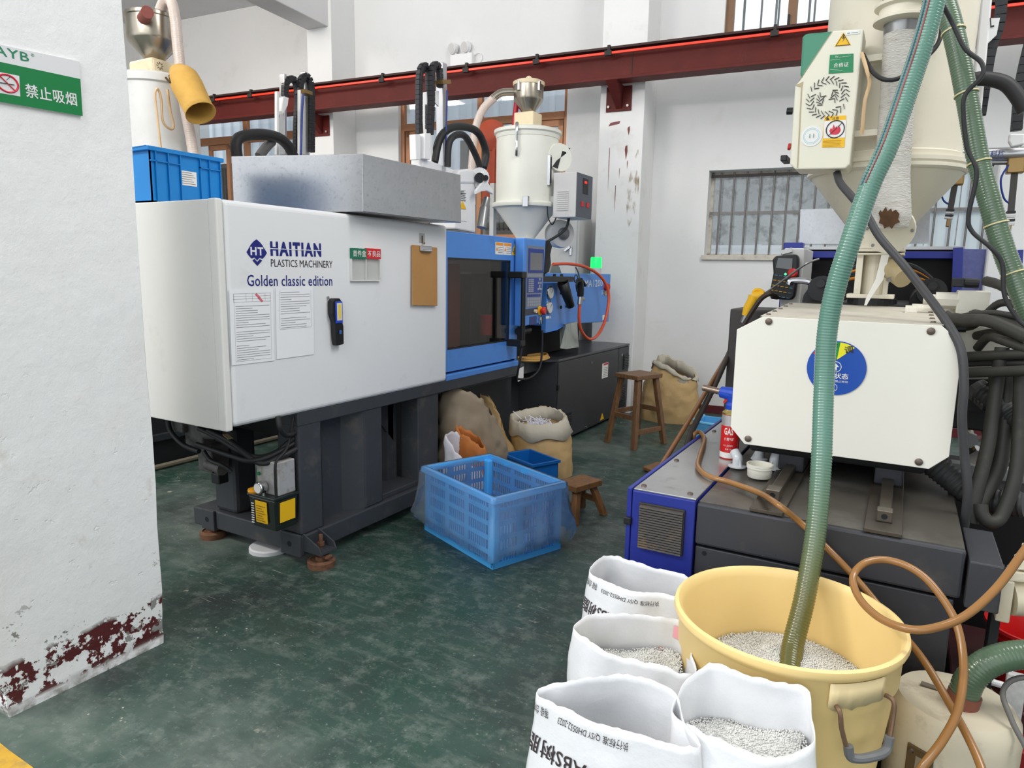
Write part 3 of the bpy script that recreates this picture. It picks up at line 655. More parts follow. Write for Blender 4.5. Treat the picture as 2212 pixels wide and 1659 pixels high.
for dy, dz in ((.16, .075), (.145, .05), (.175, .05), (.16, .03), (.14, .008), (.16, .012), (.18, .008)): k1.box(CP+.003, CP+.005, 4.092+dy, 4.112+dy, 1.225+dz, 1.240+dz)
for i in range(12): k1.box(CP+.002, CP+.004, 4.09+i*.017, 4.102+i*.017, 1.325, 1.340)
for i in range(7): k3.box(CP+.002, CP+.004, 4.09+i*.028, 4.112+i*.028, 1.188, 1.206)
for i in range(6):
    for j in range(3): k1.box(CP+.002, CP+.0035, 4.09+i*.032, 4.117+i*.032, 1.128+j*.019, 1.142+j*.019)
obj('keypad_field', k2, PNB, cp); obj('key', k1, KEY, cp); obj('key_row', k3, PNB, cp)
obj('switch_strip', MB().prism([(CP, 4.06, 1.065), (CP, 4.295, 1.07), (CP, 4.297, 1.113), (CP, 4.07, 1.108)], (.0025, 0, 0)), PNG, cp)
obj('selector', MB().cyl((CP, 4.20, 1.09), (CP+.018, 4.20, 1.09), .013, 12), M('ivory_knob', (226, 206, 186), .5), cp)
es = obj('emergency_stop', MB().lathe((CP, 4.282, 1.09), [(.012, 0), (.012, .02), (.028, .024), (.028, .036), (.02, .044)], 20, axis=(1, 0, 0)), M('red_plastic', (196, 40, 36)), cp, smooth=True)
obj('stop_collar', MB().lathe((CP, 4.275, 1.09), [(.033, 0), (.033, .008)], 20, axis=(1, 0, 0)), YLB, es)
obj('info_plate', BX(CP+.001, CP+.002, 4.13, 4.235, .998, 1.055), M('plate_navy', (34, 52, 120), .4), cp)
ky = thing('key_bunch', 'small bunch of keys hanging from the control panel switch', 'keys', (CP+.012, 4.28, 1.0))
for a, mt in ((-.012, 'chrome'), (.006, 'chrome'), (.02, 'print_black')): obj('key', MB().prism([(CP+.011, 4.275+a, 1.045), (CP+.011, 4.285+a, 1.045), (CP+.011, 4.291+a, 1.03), (CP+.011, 4.283+a*1.3, 1.025), (CP+.011, 4.28+a*1.5, .998), (CP+.011, 4.274+a*1.5, .998), (CP+.011, 4.275+a, 1.025), (CP+.011, 4.269+a, 1.03)], (.002, 0, 0)), MATS[mt], ky)
obj('key_ring', MB().tube([(CP+.012, 4.282+.01*cos(a*pi/6), 1.052+.01*sin(a*pi/6)) for a in range(12)], .0012, 6, closed=True), CHR, ky)
obj('rear_pod', MB().prism([(-2.29, 4.352, 1.335), (-2.23, 4.352, 1.335), (-2.225, 4.42, 1.36), (-2.225, 4.45, 1.42), (-2.225, 4.435, 1.48), (-2.225, 4.46, 1.54), (-2.23, 4.43, 1.575), (-2.25, 4.36, 1.58), (-2.30, 4.352, 1.58)], (-.05, 0, 0)), BLK, mc, bevel=.01)
obj('control_arm', MB().cyl((-2.27, 4.06, .955), (-2.27, 4.22, .955), .024, 14), BLK, mc, smooth=True)

# ---------------------------------------------------------------- injection unit cover, tray arm and gauges
C0 = -2.38
ic = obj('injection_cover', MB().prism([(C0, 4.99, .945), (C0, 5.985, .917), (C0, 5.99, 1.353), (C0, 4.62, 1.352), (C0, 4.62, .955)], (-.75, 0, 0)), BLUE, mc, bevel=.006)
gp = obj('gauge_panel', MB().prism([(-2.33, 4.60, .905), (-2.33, 4.80, .915), (-2.379, 5.02, .93), (-2.379, 5.02, 1.285), (-2.33, 4.80, 1.28), (-2.33, 4.60, 1.28)], (-.04, 0, 0)), BLUE, mc, bevel=.004)
for y, z in ((4.645, 1.205), (4.635, 1.095)):
    g = obj('pressure_gauge', MB().lathe((-2.33, y, z), [(.046, 0), (.05, .006), (.05, .012), (.043, .016)], 24, axis=(1, 0, 0)), CHR, gp, smooth=True)
    obj('dial', MB().cyl((-2.3138, y, z), (-2.3133, y, z), .040, 22), M('dial_grey', (206, 208, 208), .35), g)
    obj('needle', MB().bar((-2.3128, y, z), (-2.3128, y+.02, z+.028), .001, .004, ref=(1, 0, 0)), INK, g)
    obj('gauge_label', BX(-2.33, -2.329, y-.04, y+.04, z-.082, z-.064), WLB, gp)
for y in (4.86, 5.05):
    for z in (1.2, 1.09): obj('port_hole', MB().cyl((-2.372 if y > 5 else -2.338, y, z), (-2.376 if y > 5 else -2.33, y, z), .013, 12), NEAR, ic)
text('MA1200', (C0, 5.40, 1.236), (C0, 5.80, 1.243), .062, M('silver_print', (206, 216, 230), .4), ic, nrm=(1, 0, 0), bold=.008)
text('570', (C0, 5.78, 1.172), (C0, 5.93, 1.176), .036, MATS['silver_print'], ic, nrm=(1, 0, 0))
obj('name_plate', BX(C0, C0+.001, 5.83, 5.93, .94, .985), WLB, ic)
eb = obj('emergency_stop', MB().lathe((C0, 5.86, 1.235), [(.03, 0), (.03, .02), (.036, .025), (.03, .04)], 18, axis=(1, 0, 0)), MATS['red_plastic'], ic, smooth=True)
lab(obj('hand_tag', MB().prism([(C0+.005, 5.84, 1.20), (C0+.005, 5.90, 1.20), (C0+.005, 5.895, 1.165), (C0+.005, 5.85, 1.16)], (.002, 0, 0)), M('tan_tape', (200, 160, 110), .6), eb), 'tan tape tag under the stop button')
obj('tray_arm', BX(-2.30, -2.24, 4.34, 4.88, 1.288, 1.328), BLK, mc, bevel=.004)
for y in (4.42, 4.6, 4.72): obj('arm_bolt', MB().cyl((-2.27, y, 1.328), (-2.27, y, 1.345), .012, 8), BLK, mc)
obj('gun_holster', MB().tube([(-2.27, 4.74, 1.285), (-2.25, 4.86, 1.10)], [.044, .030], 16, caps=False), BLK, mc, solid=.003, smooth=True)
obj('lifting_lug', MB().prism([(-2.55, 5.08, 1.352), (-2.55, 5.30, 1.352), (-2.55, 5.26, 1.40), (-2.55, 5.20, 1.435), (-2.55, 5.12, 1.42)], (-.02, 0, 0)), M('aged_zinc', (140, 142, 136), .5, .5, var=.2, vs=14), mc)
bk = obj('signal_beacon_base', MB().cyl((-2.45, 5.80, 1.353), (-2.45, 5.80, 1.405), .048, 18), M('pale_grey_plastic', (196, 198, 196), .5), mc, smooth=True)
lab(obj('signal_beacon', MB().lathe((-2.45, 5.80, 1.405), [(.05, 0), (.05, .085), (.046, .095)], 20), M('green_beacon', (10, 200, 60), .3, emit=((20, 235, 90), 2.2)), bk, smooth=True), 'lit green beacon lens')
obj('support_post', MB().cyl((-2.7, 5.6, .68), (-2.7, 5.6, .95), .05, 16), STL, mc, smooth=True)
obj('injection_carriage', BX(-3.1, -2.55, 4.3, 5.7, .70, .95), NEAR, mc)

# ---------------------------------------------------------------- charcoal cabinet under the injection unit
K0 = -2.29
cb = obj('cabinet', MB().prism([(K0-.012, 4.75, .03), (K0-.012, 6.325, .03), (-2.86, 6.325, .03), (-2.86, 4.30, .03), (-2.62, 4.30, .03), (-2.62, 4.72, .03)], (0, 0, .645)), DARK, mc)
d1 = obj('cabinet_door', BX(K0-.012, K0, 4.765, 6.04, .03, .665), DARK, mc, bevel=.004)
d2 = obj('cabinet_door', BX(K0-.012, K0, 6.052, 6.32, .03, .665), DARK, mc, bevel=.004)
obj('cabinet_top', MB().prism([(K0, 4.755, .676), (K0, 6.328, .676), (-2.86, 6.328, .676), (-2.86, 4.3, .676), (-2.62, 4.3, .676)], (0, 0, .016)), M('oily_steel_top', (84, 86, 90), .28, .5, var=.12, vs=4), mc)
def louvre(par, y0, y1, z0, z1, x=K0, n=9):
    f = obj('vent', MB().box(x, x+.006, y0, y1, z0, z1), BLK, par, bevel=.002)
    for i in range(n): obj('louvre', BX(x+.006, x+.014, y0+.008, y1-.008, z0+.012+(z1-z0-.024)*i/n, z0+.012+(z1-z0-.024)*(i+.5)/n), MATS['charcoal_enamel'], f)
louvre(d1, 4.86, 5.02, .085, .235); louvre(d2, 6.09, 6.25, .08, .30, n=12); louvre(d2, 6.17, 6.305, .45, .60, n=8)
for y, z in ((5.40, .60), (5.35, .045), (6.12, .60)): obj('lock', MB().cyl((K0, y, z), (K0+.006, y, z), .013, 14), CHR, d1 if y < 6 else d2)
for z in (.47, .16): obj('hinge', BX(K0-.03, K0+.006, 4.752, 4.778, z-.02, z+.02), BLK, d1, bevel=.003)
wl3 = obj('warning_label', BX(K0, K0+.001, 5.65, 5.79, .43, .565), WLB, d1); obj('label_header', BX(K0+.001, K0+.0015, 5.68, 5.785, .545, .562), RLB, wl3)
for i in range(6): obj('print_line', BX(K0+.001, K0+.0015, 5.68, 5.78, .445+i*.015, .448+i*.015), INK, wl3)
obj('warning_triangle', MB().prism([(K0, 5.65, .05), (K0, 5.74, .05), (K0, 5.695, .11)], (.001, 0, 0)), YLB, d1)
obj('base_block', BX(-3.2, -2.46, 3.3, 4.32, .03, .66), M('dim_charcoal', (40, 42, 45), .6, var=.1), mc)
obj('lower_beam', BX(-2.62, -2.44, 3.2, 4.72, .60, .70), DKB, mc)

# ================================================================ things stuck, hung or laid on the machine
def sheet(name, label, cat, pts, mat, lines, group=None, hdr=False, stamp=False):
    t = tag(obj(name, MB().prism(pts, (.0012, 0, 0)), mat), label, cat, group)
    b = MB(); a, bb, c, d = [Vector(p) for p in pts]           # bl, br, tr, tl
    def P(u, v): q = (a*(1-u)+bb*u)*(1-v)+(d*(1-u)+c*u)*v; return (q.x+.0018, q.y, q.z)
    rnd = random.Random(len(label))
    for v in lines:
        u1 = rnd.choice((.9, .9, .8, .62, .5, .4)); b.quad(P(.12, v), P(u1, v), P(u1, v+.006), P(.12, v+.006))
        u = .12
    if hdr:
        for v in (.83, .87, .905, .94): b.quad(P(.08, v), P(.93, v), P(.93, v+.003), P(.08, v+.003))
        for u in (.08, .36, .5, .8, .93): b.quad(P(u, .83), P(u+.004, .83), P(u+.004, .943), P(u, .943))
    for u in (.09, .93): b.quad(P(u, min(lines)-.02), P(u+.003, min(lines)-.02), P(u+.003, .95), P(u, .95))
    b.quad(P(.09, min(lines)-.02), P(.93, min(lines)-.02), P(.93, min(lines)-.017), P(.09, min(lines)-.017))
    obj('print_line', b, M('grey_print', (128, 128, 132), .6), t)
    if stamp:
        st = MB()
        for q in (.0, .03, .06): st.quad(P(.56+q, .925-q*.8), P(.60+q, .945-q*.8), P(.70+q, .885-q*.8), P(.66+q, .865-q*.8)) if q != .03 else None
        obj('stamp', st, M('red_stamp', (214, 110, 120), .6), t)
    return t
PAP = M('paper', (236, 237, 240), .6, bump=.15, bs=12)
sheet('paper_sheet', 'printed sheet with table and red stamp, left of the two papers', 'paper', [(X0+.002, 1.777, .968), (X0+.002, 1.988, .966), (X0+.002, 1.994, 1.266), (X0+.002, 1.781, 1.264)], PAP, [.06+.031*i for i in range(24) if i not in (7, 13)], 'papers on the machine', True, True)
sheet('paper_sheet', 'printed sheet with lower half blank, right of the two papers', 'paper', [(X0+.002, 2.001, .97), (X0+.002, 2.212, .972), (X0+.002, 2.216, 1.272), (X0+.002, 2.007, 1.270)], PAP, [.43+.033*i for i in range(16) if i not in (5, )], 'papers on the machine')
# clip-on work light
wk = thing('work_light', 'black and blue handheld work light stuck on the white cover', 'work light', (X0+.02, 2.33, 1.0))
obj('body', MB().prism([(X0+.003, 2.325, 1.002), (X0+.003, 2.372, 1.006), (X0+.003, 2.372, 1.09), (X0+.003, 2.362, 1.12), (X0+.003, 2.37, 1.15), (X0+.003, 2.366, 1.20), (X0+.003, 2.352, 1.219), (X0+.003, 2.315, 1.219), (X0+.003, 2.300, 1.205), (X0+.003, 2.300, 1.15), (X0+.003, 2.314, 1.11), (X0+.003, 2.318, 1.03)], (.03, 0, 0)), BLK, wk, bevel=.005)
obj('bezel', BX(X0+.033, X0+.037, 2.318, 2.363, 1.105, 1.205), M('blue_trim', (30, 70, 190), .4), wk, bevel=.003)
obj('lamp_strip', BX(X0+.037, X0+.039, 2.325, 2.357, 1.118, 1.198), M('milky_lens', (214, 206, 190), .25), wk, bevel=.001)
obj('led_strip', BX(X0+.039, X0+.0395, 2.334, 2.346, 1.13, 1.19), M('led_yellow', (232, 206, 40), .4), wk)
obj('switch', BX(X0+.033, X0+.038, 2.340, 2.353, 1.055, 1.073), M('switch_blue', (50, 100, 170), .4), wk, bevel=.002)
obj('hook', MB().cyl((X0+.006, 2.305, 1.215), (X0+.006, 2.303, 1.228), .005, 8), CHR, wk)
# sample pocket
pk = thing('sample_pocket', 'clear two-part pocket with green and red headings on the cover', 'pocket', (X0+.01, 2.555, 1.30))
CLR = glass_material('clear_plastic', (.93, .93, .92), .08)
obj('pouch', BX(X0+.001, X0+.012, 2.455, 2.655, 1.298, 1.400), CLR, pk, bevel=.003)
obj('pouch_edge', MB().box(X0+.001, X0+.013, 2.453, 2.658, 1.296, 1.301).box(X0+.001, X0+.013, 2.453, 2.457, 1.30, 1.40).box(X0+.001, X0+.013, 2.654, 2.658, 1.30, 1.40).box(X0+.001, X0+.013, 2.553, 2.556, 1.30, 1.40), M('plastic_edge', (214, 214, 210), .3), pk)
hg = obj('green_heading', BX(X0+.001, X0+.0135, 2.455, 2.557, 1.400, 1.449), M('heading_green', (20, 112, 84), .4), pk)
hr = obj('red_heading', BX(X0+.001, X0+.0135, 2.557, 2.66, 1.402, 1.452), M('heading_red', (206, 30, 40), .4), pk)
text('首件盒', (X0+.0135, 2.462, 1.410), (X0+.0135, 2.552, 1.411), .030, WLB, hg, nrm=(1, 0, 0), bold=.008)
text('不良品', (X0+.0135, 2.564, 1.412), (X0+.0135, 2.654, 1.413), .030, WLB, hr, nrm=(1, 0, 0), bold=.008)
# clipboard on a stick-on hook
cl = thing('clipboard', 'brown hardboard clipboard hanging on the white cover', 'clipboard', (X0+.01, 3.02, 1.16))
obj('board', MB().prism([(X0+.012, 2.905, 1.168), (X0+.012, 3.130, 1.158), (X0+.006, 3.136, 1.478), (X0+.006, 2.911, 1.484)], (.005, 0, 0)), M('hardboard', (182, 134, 78), .55, var=.06, vs=9), cl, bevel=.003)
cp2 = obj('clip', BX(X0+.012, X0+.022, 2.975, 3.075, 1.452, 1.482), CHR, cl, bevel=.004)
obj('clip_roll', MB().cyl((X0+.022, 2.985, 1.456), (X0+.022, 3.065, 1.456), .006, 10), CHR, cp2)
hk = thing('wall_hook', 'clear stick-on hook above the brown clipboard', 'hook', (X0+.004, 3.01, 1.49))
obj('pad', BX(X0, X0+.002, 2.985, 3.035, 1.497, 1.548), CLR, hk, bevel=.001)
obj('wire', MB().tube([(X0+.004, 3.01, 1.535), (X0+.004, 3.01, 1.50), (X0+.008, 3.01, 1.492), (X0+.016, 3.012, 1.492), (X0+.018, 3.012, 1.50)], .003, 6), M('copper_wire', (120, 90, 66), .4, .6), hk)

# galvanised tray lying on the cover
GALV = M('galvanised_sheet', (172, 173, 175), .27, .88, var=.05, vs=16, dirt=((136, 136, 138), .28, 60), bump=.02, bs=10)
tag(obj('metal_box', MB().hexa([(-2.94, 2.345, 1.620), (-2.2, 2.462, 1.612), (-2.17, 3.22, 1.615), (-2.96, 3.10, 1.620), (-2.94, 2.345, 1.886), (-2.2, 2.462, 1.868), (-2.17, 3.21, 1.87), (-2.96, 3.10, 1.886)]), GALV, bevel=.003), 'large galvanised sheet-metal box lying on the white machine cover', 'metal box')

# blue stacking bin on the cover
BIN = M('blue_bin_plastic', (22, 130, 206), .4, var=.03, vs=4)
bn = thing('storage_bin', 'blue plastic bin with a white label on top of the white machine', 'bin', (-2.86, 1.92, 1.606))
bx0, bx1, by0, by1, bz = -3.0, -2.72, 1.775, 2.105, 1.606
obj('tub', MB().box(bx0, bx1, by0, by1, bz, bz+.008).box(bx1-.005, bx1, by0, by1, bz, bz+.218).box(bx0, bx0+.005, by0, by1, bz, bz+.218).box(bx0, bx1, by0, by0+.005, bz, bz+.218).box(bx0, bx1, by1-.005, by1, bz, bz+.218), BIN, bn)
obj('rim', MB().box(bx1, bx1+.014, by0-.014, by1+.014, bz+.205, bz+.222).box(bx0-.014, bx0, by0-.014, by1+.014, bz+.205, bz+.222).box(bx0, bx1, by0-.014, by0, bz+.205, bz+.222).box(bx0, bx1, by1, by1+.014, bz+.205, bz+.222), BIN, bn, bevel=.002)
for y in (by0+.02, by0+.075, by0+.13, by1-.105, by1-.06, by1-.005): obj('rib', BX(bx1, bx1+.010, y, y+.004, bz, bz+.205), BIN, bn)
obj('rib', BX(bx1, bx1+.010, by0, by0+.13, bz+.165, bz+.169), BIN, bn); obj('rib', BX(bx1, bx1+.010, by1-.105, by1, bz+.165, bz+.169), BIN, bn)
lbn = obj('label', BX(bx1, bx1+.002, 1.905, 1.985, bz+.085, bz+.145), WLB, bn)
for i in range(6): obj('print_line', BX(bx1+.002, bx1+.0026, 1.912, 1.978-.008*(i % 3), bz+.092+i*.009, bz+.0945+i*.009), M('grey_print', (128, 128, 132)), lbn)

# ================================================================ hopper dryer on the left machine
HOP = M('cream_hopper_enamel', (226, 226, 216), .38, var=.03, vs=3, dirt=((190, 172, 140), .14, 4))
CRM = M('aged_cream', (222, 206, 172), .45, var=.08, vs=9, dirt=((150, 110, 66), .25, 8))
SSL = M('stainless_cup', (168, 160, 146), .25, .9, var=.1, vs=12)
hx, hy = -2.85, 5.2
hp = thing('hopper_dryer', 'cream hopper dryer with steel vacuum loader above the blue control panel', 'hopper', (hx, hy, 1.36))
obj('throat', BX(hx-.1, hx+.1, hy-.1, hy+.1, 1.36, 1.62), HOP, hp, bevel=.006)
obj('cone', MB().lathe((hx, hy, 0), [(.075, 1.60), (.08, 1.64), (.262, 1.885)], 40), HOP, hp, smooth=True)
obj('flange', MB().lathe((hx, hy, 0), [(.285, 1.885), (.29, 1.895), (.29, 1.912), (.275, 1.925), (.262, 1.928)], 40), HOP, hp, smooth=True)
obj('barrel', MB().lathe((hx, hy, 0), [(.258, 1.925), (.258, 2.445)], 40), HOP, hp, smooth=True)
obj('lid', MB().lathe((hx, hy, 0), [(.262, 2.435), (.266, 2.465), (.28, 2.475), (.28, 2.50), (.24, 2.512), (.05, 2.53)], 40), HOP, hp, smooth=True)
a0 = math.atan2(-hy+.0, -hx); 
def hang(a, r): return (hx+r*cos(a), hy+r*sin(a))
la = math.radians(-80)
lx, ly = hang(la, .27)
obj('lid_clamp', MB().tube(spl([(lx, ly, 2.52), (lx+.01, ly-.02, 2.46), (lx+.005, ly-.012, 2.38), (lx+.01, ly-.018, 2.32), (lx, ly, 2.27)], 5), [.012]*21, 8), CHR, hp, smooth=True)
for dz in (1.905,): 
    fx, fy = hang(math.radians(-62), .292); obj('flange_clip', BX(fx-.025, fx+.025, fy-.015, fy+.015, 1.87, 1.955), CHR, hp, bevel=.004)
gx, gy = hang(math.radians(-18), .262)
sgl = obj('sight_glass', MB().bar((gx, gy, 2.05), (gx, gy, 2.29), .03, .03), CHR, hp, bevel=.004)
obj('sight_window', MB().bar((gx+.016, gy-.006, 2.07), (gx+.016, gy-.006, 2.27), .012, .012), BLK, sgl)
ex, ey = hang(math.radians(12), .30)
fn = obj('fan_outlet', MB().lathe((ex-.05, ey-.02, 2.28), [(.11, 0), (.115, .05), (.11, .07)], 28, axis=(.85, -.5, 0)), HOP, hp, smooth=True)
obj('fan_blade', MB().prism([(ex+.012, ey-.055, 2.28), (ex+.04, ey-.0, 2.32), (ex+.055, ey+.03, 2.36), (ex+.02, ey-.03, 2.37)], (.002, -.001, 0)).prism([(ex+.012, ey-.055, 2.28), (ex-.02, ey-.1, 2.24), (ex-.03, ey-.12, 2.2), (ex+.0, ey-.08, 2.19)], (.002, -.001, 0)), BLK, fn)
# vacuum loader on the lid
ld = obj('loader_base', BX(hx-.09, hx+.09, hy-.08, hy+.08, 2.525, 2.645), CRM, hp, bevel=.01)
obj('loader_cup', MB().lathe((hx, hy, 0), [(.055, 2.64), (.06, 2.66), (.118, 2.74), (.122, 2.76), (.122, 2.865)], 36), SSL, hp, smooth=True)
obj('loader_lid', MB().lathe((hx, hy, 0), [(.128, 2.858), (.13, 2.868), (.13, 2.885), (.11, 2.895), (.02, 2.9)], 36), CRM, hp, smooth=True)
obj('lid_knob', MB().ball((hx, hy, 2.905), .03, sc=(1, 1, 1.1)), CRM, hp, smooth=True)
for a in (-100, -20, 70):
    qx, qy = hang(math.radians(a), .128); obj('toggle_latch', BX(qx-.01, qx+.01, qy-.012, qy+.012, 2.80, 2.875), CHR, hp, bevel=.003)
obj('inlet_pipe', MB().tube(spl([(hx-.1, hy-.06, 2.81), (hx-.19, hy-.12, 2.80), (hx-.25, hy-.16, 2.75)], 5), .03, 14), SSL, hp, smooth=True)
CLH = M('clear_reinforced_hose', (206, 190, 180), .3, var=.08, vs=30, spec=.7)
hose('clear_suction_hose', [(hx-.24, hy-.15, 2.76), (hx-.32, hy-.2, 2.66), (hx-.37, hy-.23, 2.5), (hx-.385, hy-.24, 2.3), (hx-.39, hy-.25, 2.1), (hx-.38, hy-.25, 1.9)], .032, CLH, hp, 14, rib=.0015, pitch=.012)
hose('red_hose', [(hx-.1, hy-.02, 2.74), (hx-.115, hy-.02, 2.6), (hx-.12, hy-.02, 2.45), (hx-.13, hy+.0, 2.3)], .022, M('red_hose', (176, 30, 50), .35), hp, 10)
obj('blower', MB().lathe((hx-.36, hy+.02, 2.50), [(.05, -.06), (.12, -.05), (.125, .05), (.05, .06)], 24, axis=(.5, -.85, 0)), M('orange_blower', (176, 70, 38), .45, var=.1, vs=8), hp, smooth=True)
obj('blower_duct', MB().box(hx-.44, hx-.30, hy-.02, hy+.1, 1.95, 2.55), MATS['orange_blower'], hp, bevel=.03)
obj('frame_post', BX(hx-.33, hx-.29, hy-.05, hy+.0, 1.55, 2.1), GREYP, hp)
# round blower motor under the cone
obj('blower_casing', MB().lathe((hx+.25, hy+.15, 1.68), [(.05, -.08), (.11, -.07), (.12, 0), (.11, .05), (.06, .06)], 24, axis=(.8, -.6, 0)), GREYP, hp, smooth=True)
obj('blower_hub', MB().lathe((hx+.30, hy+.11, 1.68), [(.05, 0), (.05, .02), (.03, .03)], 20, axis=(.8, -.6, 0)), M('hub_grey', (110, 112, 116), .4, .5), hp, smooth=True)
# control box of the dryer
bd = thing('dryer_control_box', 'grey control box with a dark switch panel on the side of the far hopper', 'control box', (hx+.42, hy-.02, 1.80))
bx = obj('box', BX(hx+.30, hx+.50, hy-.10, hy+.22, 1.795, 2.145), GREYP, bd, bevel=.006)
fc = obj('switch_panel', BX(hx+.50, hx+.506, hy-.09, hy+.21, 1.80, 2.14), M('panel_slate', (84, 88, 98), .45), bd)
obj('display', BX(hx+.506, hx+.51, hy+.02, hy+.12, 1.99, 2.11), BLK, fc, bevel=.002)
obj('digit_display', BX(hx+.51, hx+.511, hy+.04, hy+.09, 2.07, 2.09), M('red_led', (210, 40, 30), .4, emit=((220, 40, 30), .8)), fc)
for y in (.02, .13): obj('rocker_switch', BX(hx+.506, hx+.512, hy+y-.03, hy+y+.02, 1.885, 1.925), MATS['red_plastic'], fc, bevel=.002)
for i in range(10): obj('louvre', BX(hx+.34, hx+.44, hy-.106, hy-.10, 1.85+i*.016, 1.858+i*.016), GREYP, bx)
obj('bracket', BX(hx+.24, hx+.31, hy-.05, hy+.05, 1.92, 1.97), GREYP, bd)
hose('power_cable', [(hx+.40, hy, 1.797), (hx+.38, hy-.03, 1.70), (hx+.28, hy-.15, 1.60), (hx+.2, hy-.35, 1.52)], .011, RUB, bd, 8)
hose('sensor_cable', [(hx+.25, hy-.1, 1.90), (hx+.26, hy-.1, 1.80), (hx+.30, hy-.1, 1.74), (hx+.33, hy-.09, 1.80)], .005, RUB, bd, 6)

# ================================================================ take-out robot on the left machine
RBW = M('robot_white', (234, 234, 234), .35, var=.02, vs=4)
rx = -2.85
rb = thing('takeout_robot', 'white and black take-out robot arm standing behind the galvanised box', 'robot', (rx, 4.25, 1.58))
bo = obj('body', MB().prism([(-2.750,4.004,1.638), (-2.750,4.269,1.628), (-2.750,4.262,1.978), (-2.750,4.166,2.020), (-2.750,4.000,1.980)], (-.20, 0, 0)), RBW, rb, bevel=.012)
obj('body_head', MB().prism([(-2.740,3.997,1.943), (-2.740,4.296,1.978), (-2.740,4.295,2.045), (-2.740,4.197,2.067), (-2.740,4.035,2.033)], (-.24, 0, 0)), RBW, rb, bevel=.012)
obj('vent_slots', MB().bar((-2.747,4.036,1.898), (-2.747,4.110,1.907), .002, .02, ref=(1,0,0)), M('slot_green', (40, 90, 70), .5), bo)
for i in range(6): obj('slot', MB().bar((-2.747,4.047,1.881), (-2.747,4.093,1.886), .002, .006, ref=(1,0,0)).add([], []) if i == 0 else MB().bar((-2.747, 4.06+.0, 1.90-i*.012), (-2.747, 4.12+.01*(i % 2), 1.90-i*.012), .002, .006, ref=(1, 0, 0)), BLK, bo)
obj('warning_triangle', MB().prism([(-2.747,4.043,1.781), (-2.747,4.135,1.783), (-2.747,4.088,1.835)], (.002, 0, 0)), YLB, bo)
obj('warning_label', MB().prism([(-2.747,4.038,1.700), (-2.747,4.142,1.701), (-2.747,4.141,1.771), (-2.747,4.037,1.765)], (.002, 0, 0)), WLB, bo)
obj('joint', MB().cyl((-2.720,4.264,2.012), (-2.800,4.389,2.031), .07, 22), RBW, rb, smooth=True)
obj('joint_cap', MB().cyl((-2.700,4.233,2.007), (-2.720,4.264,2.012), .035, 18), BLK, rb, smooth=True)
obj('lever', MB().prism([(-2.690,4.253,2.047), (-2.690,4.333,2.057), (-2.690,4.335,1.984), (-2.690,4.407,1.936), (-2.690,4.408,1.910), (-2.690,4.318,1.927), (-2.690,4.243,1.912), (-2.690,4.171,1.886), (-2.690,4.171,1.911), (-2.690,4.248,1.973)], (-.02, 0, 0)), RBW, rb, bevel=.005)
obj('lever_pivot', MB().cyl((-2.675,4.273,2.010), (-2.690,4.297,2.014), .02, 14), BLK, rb)
obj('air_cylinder', MB().tube([(-2.720,4.367,1.881), (-2.720,4.337,1.813), (-2.720,4.337,1.806), (-2.720,4.296,1.666)], [.025, .03, .036, .036], 14), STL, rb, smooth=True)
# two masts with cable chains
CHN = M('cable_chain', (36, 36, 40), .5)
def mast(x, pa, pb, w, h): return MB().bar(pa, pb, w, h, ref=(1, 0, 0))
obj('mast', MB().bar((-2.850,3.846,2.053), (-2.850,3.796,2.496), .03, .05, ref=(1, 0, 0)), RBW, rb, bevel=.004)
obj('mast', MB().bar((-2.850,3.989,2.042), (-2.850,3.975,2.721), .05, .06, ref=(1, 0, 0)), M('aluminium_profile', (190, 190, 192), .3, .8, var=.04), rb, bevel=.004)
def chain(name, pts, w, n):
    P = resample(spl(pts, 10), .030); par = obj(name, MB().tube(P, w*.32, 6), CHN, rb)
    for a, b in zip(P, P[1:]): obj('chain_link', MB().bar(a, a+(b-a)*.93, w*.8, w*.6, ref=(1, 0, 0)), CHN, par)
    return par
chain('cable_chain', [(-2.830,3.704,2.219), (-2.830,3.705,2.389), (-2.830,3.711,2.573), (-2.830,3.735,2.632), (-2.830,3.769,2.652), (-2.830,3.804,2.632), (-2.830,3.809,2.554), (-2.830,3.809,2.237)], .05, 1)
chain('cable_chain', [(-2.800,3.783,2.230), (-2.800,3.798,2.406), (-2.800,3.798,2.590), (-2.800,3.813,2.651), (-2.800,3.844,2.675), (-2.800,3.880,2.667), (-2.800,3.890,2.613), (-2.800,3.890,2.541)], .05, 1)
for a in (902, 921): obj('chain_foot', MB().prism([(-2.790,3.614,2.200), (-2.790,3.671,2.210), (-2.790,3.671,2.053), (-2.790,3.622,2.046)] if a == 902 else [(-2.770,3.688,2.217), (-2.770,3.753,2.228), (-2.770,3.748,2.063), (-2.770,3.683,2.060)], (-.05, 0, 0)), RBW, rb, bevel=.004)
obj('chain_plate', MB().prism([(-2.820,3.836,2.513), (-2.820,3.908,2.529), (-2.820,3.908,2.430), (-2.820,3.866,2.445)], (-.01, 0, 0)), RBW, rb)
obj('cross_arm', MB().bar((-2.850,3.705,2.042), (-2.850,4.186,2.005), .10, .06), RBW, rb, bevel=.008)
obj('clamp', MB().bar((-2.800,3.864,2.569), (-2.800,3.953,2.590), .09, .025), M('brass_clamp', (150, 124, 80), .35, .7), rb)
hose('air_line', [(-2.800,3.975,2.545), (-2.800,3.970,2.412), (-2.800,3.961,2.231), (-2.800,3.951,2.080)], .006, M('blue_air_line', (34, 64, 140), .4), rb, 6)
for z0 in (0, 1, 2): pass
hose('cable_bundle', [(-2.820,3.857,2.067), (-2.820,3.919,2.226), (-2.820,4.054,2.322), (-2.820,4.255,2.361), (-2.820,4.408,2.341), (-2.820,4.506,2.226), (-2.820,4.477,2.116)], .027, RUB, rb, 12)
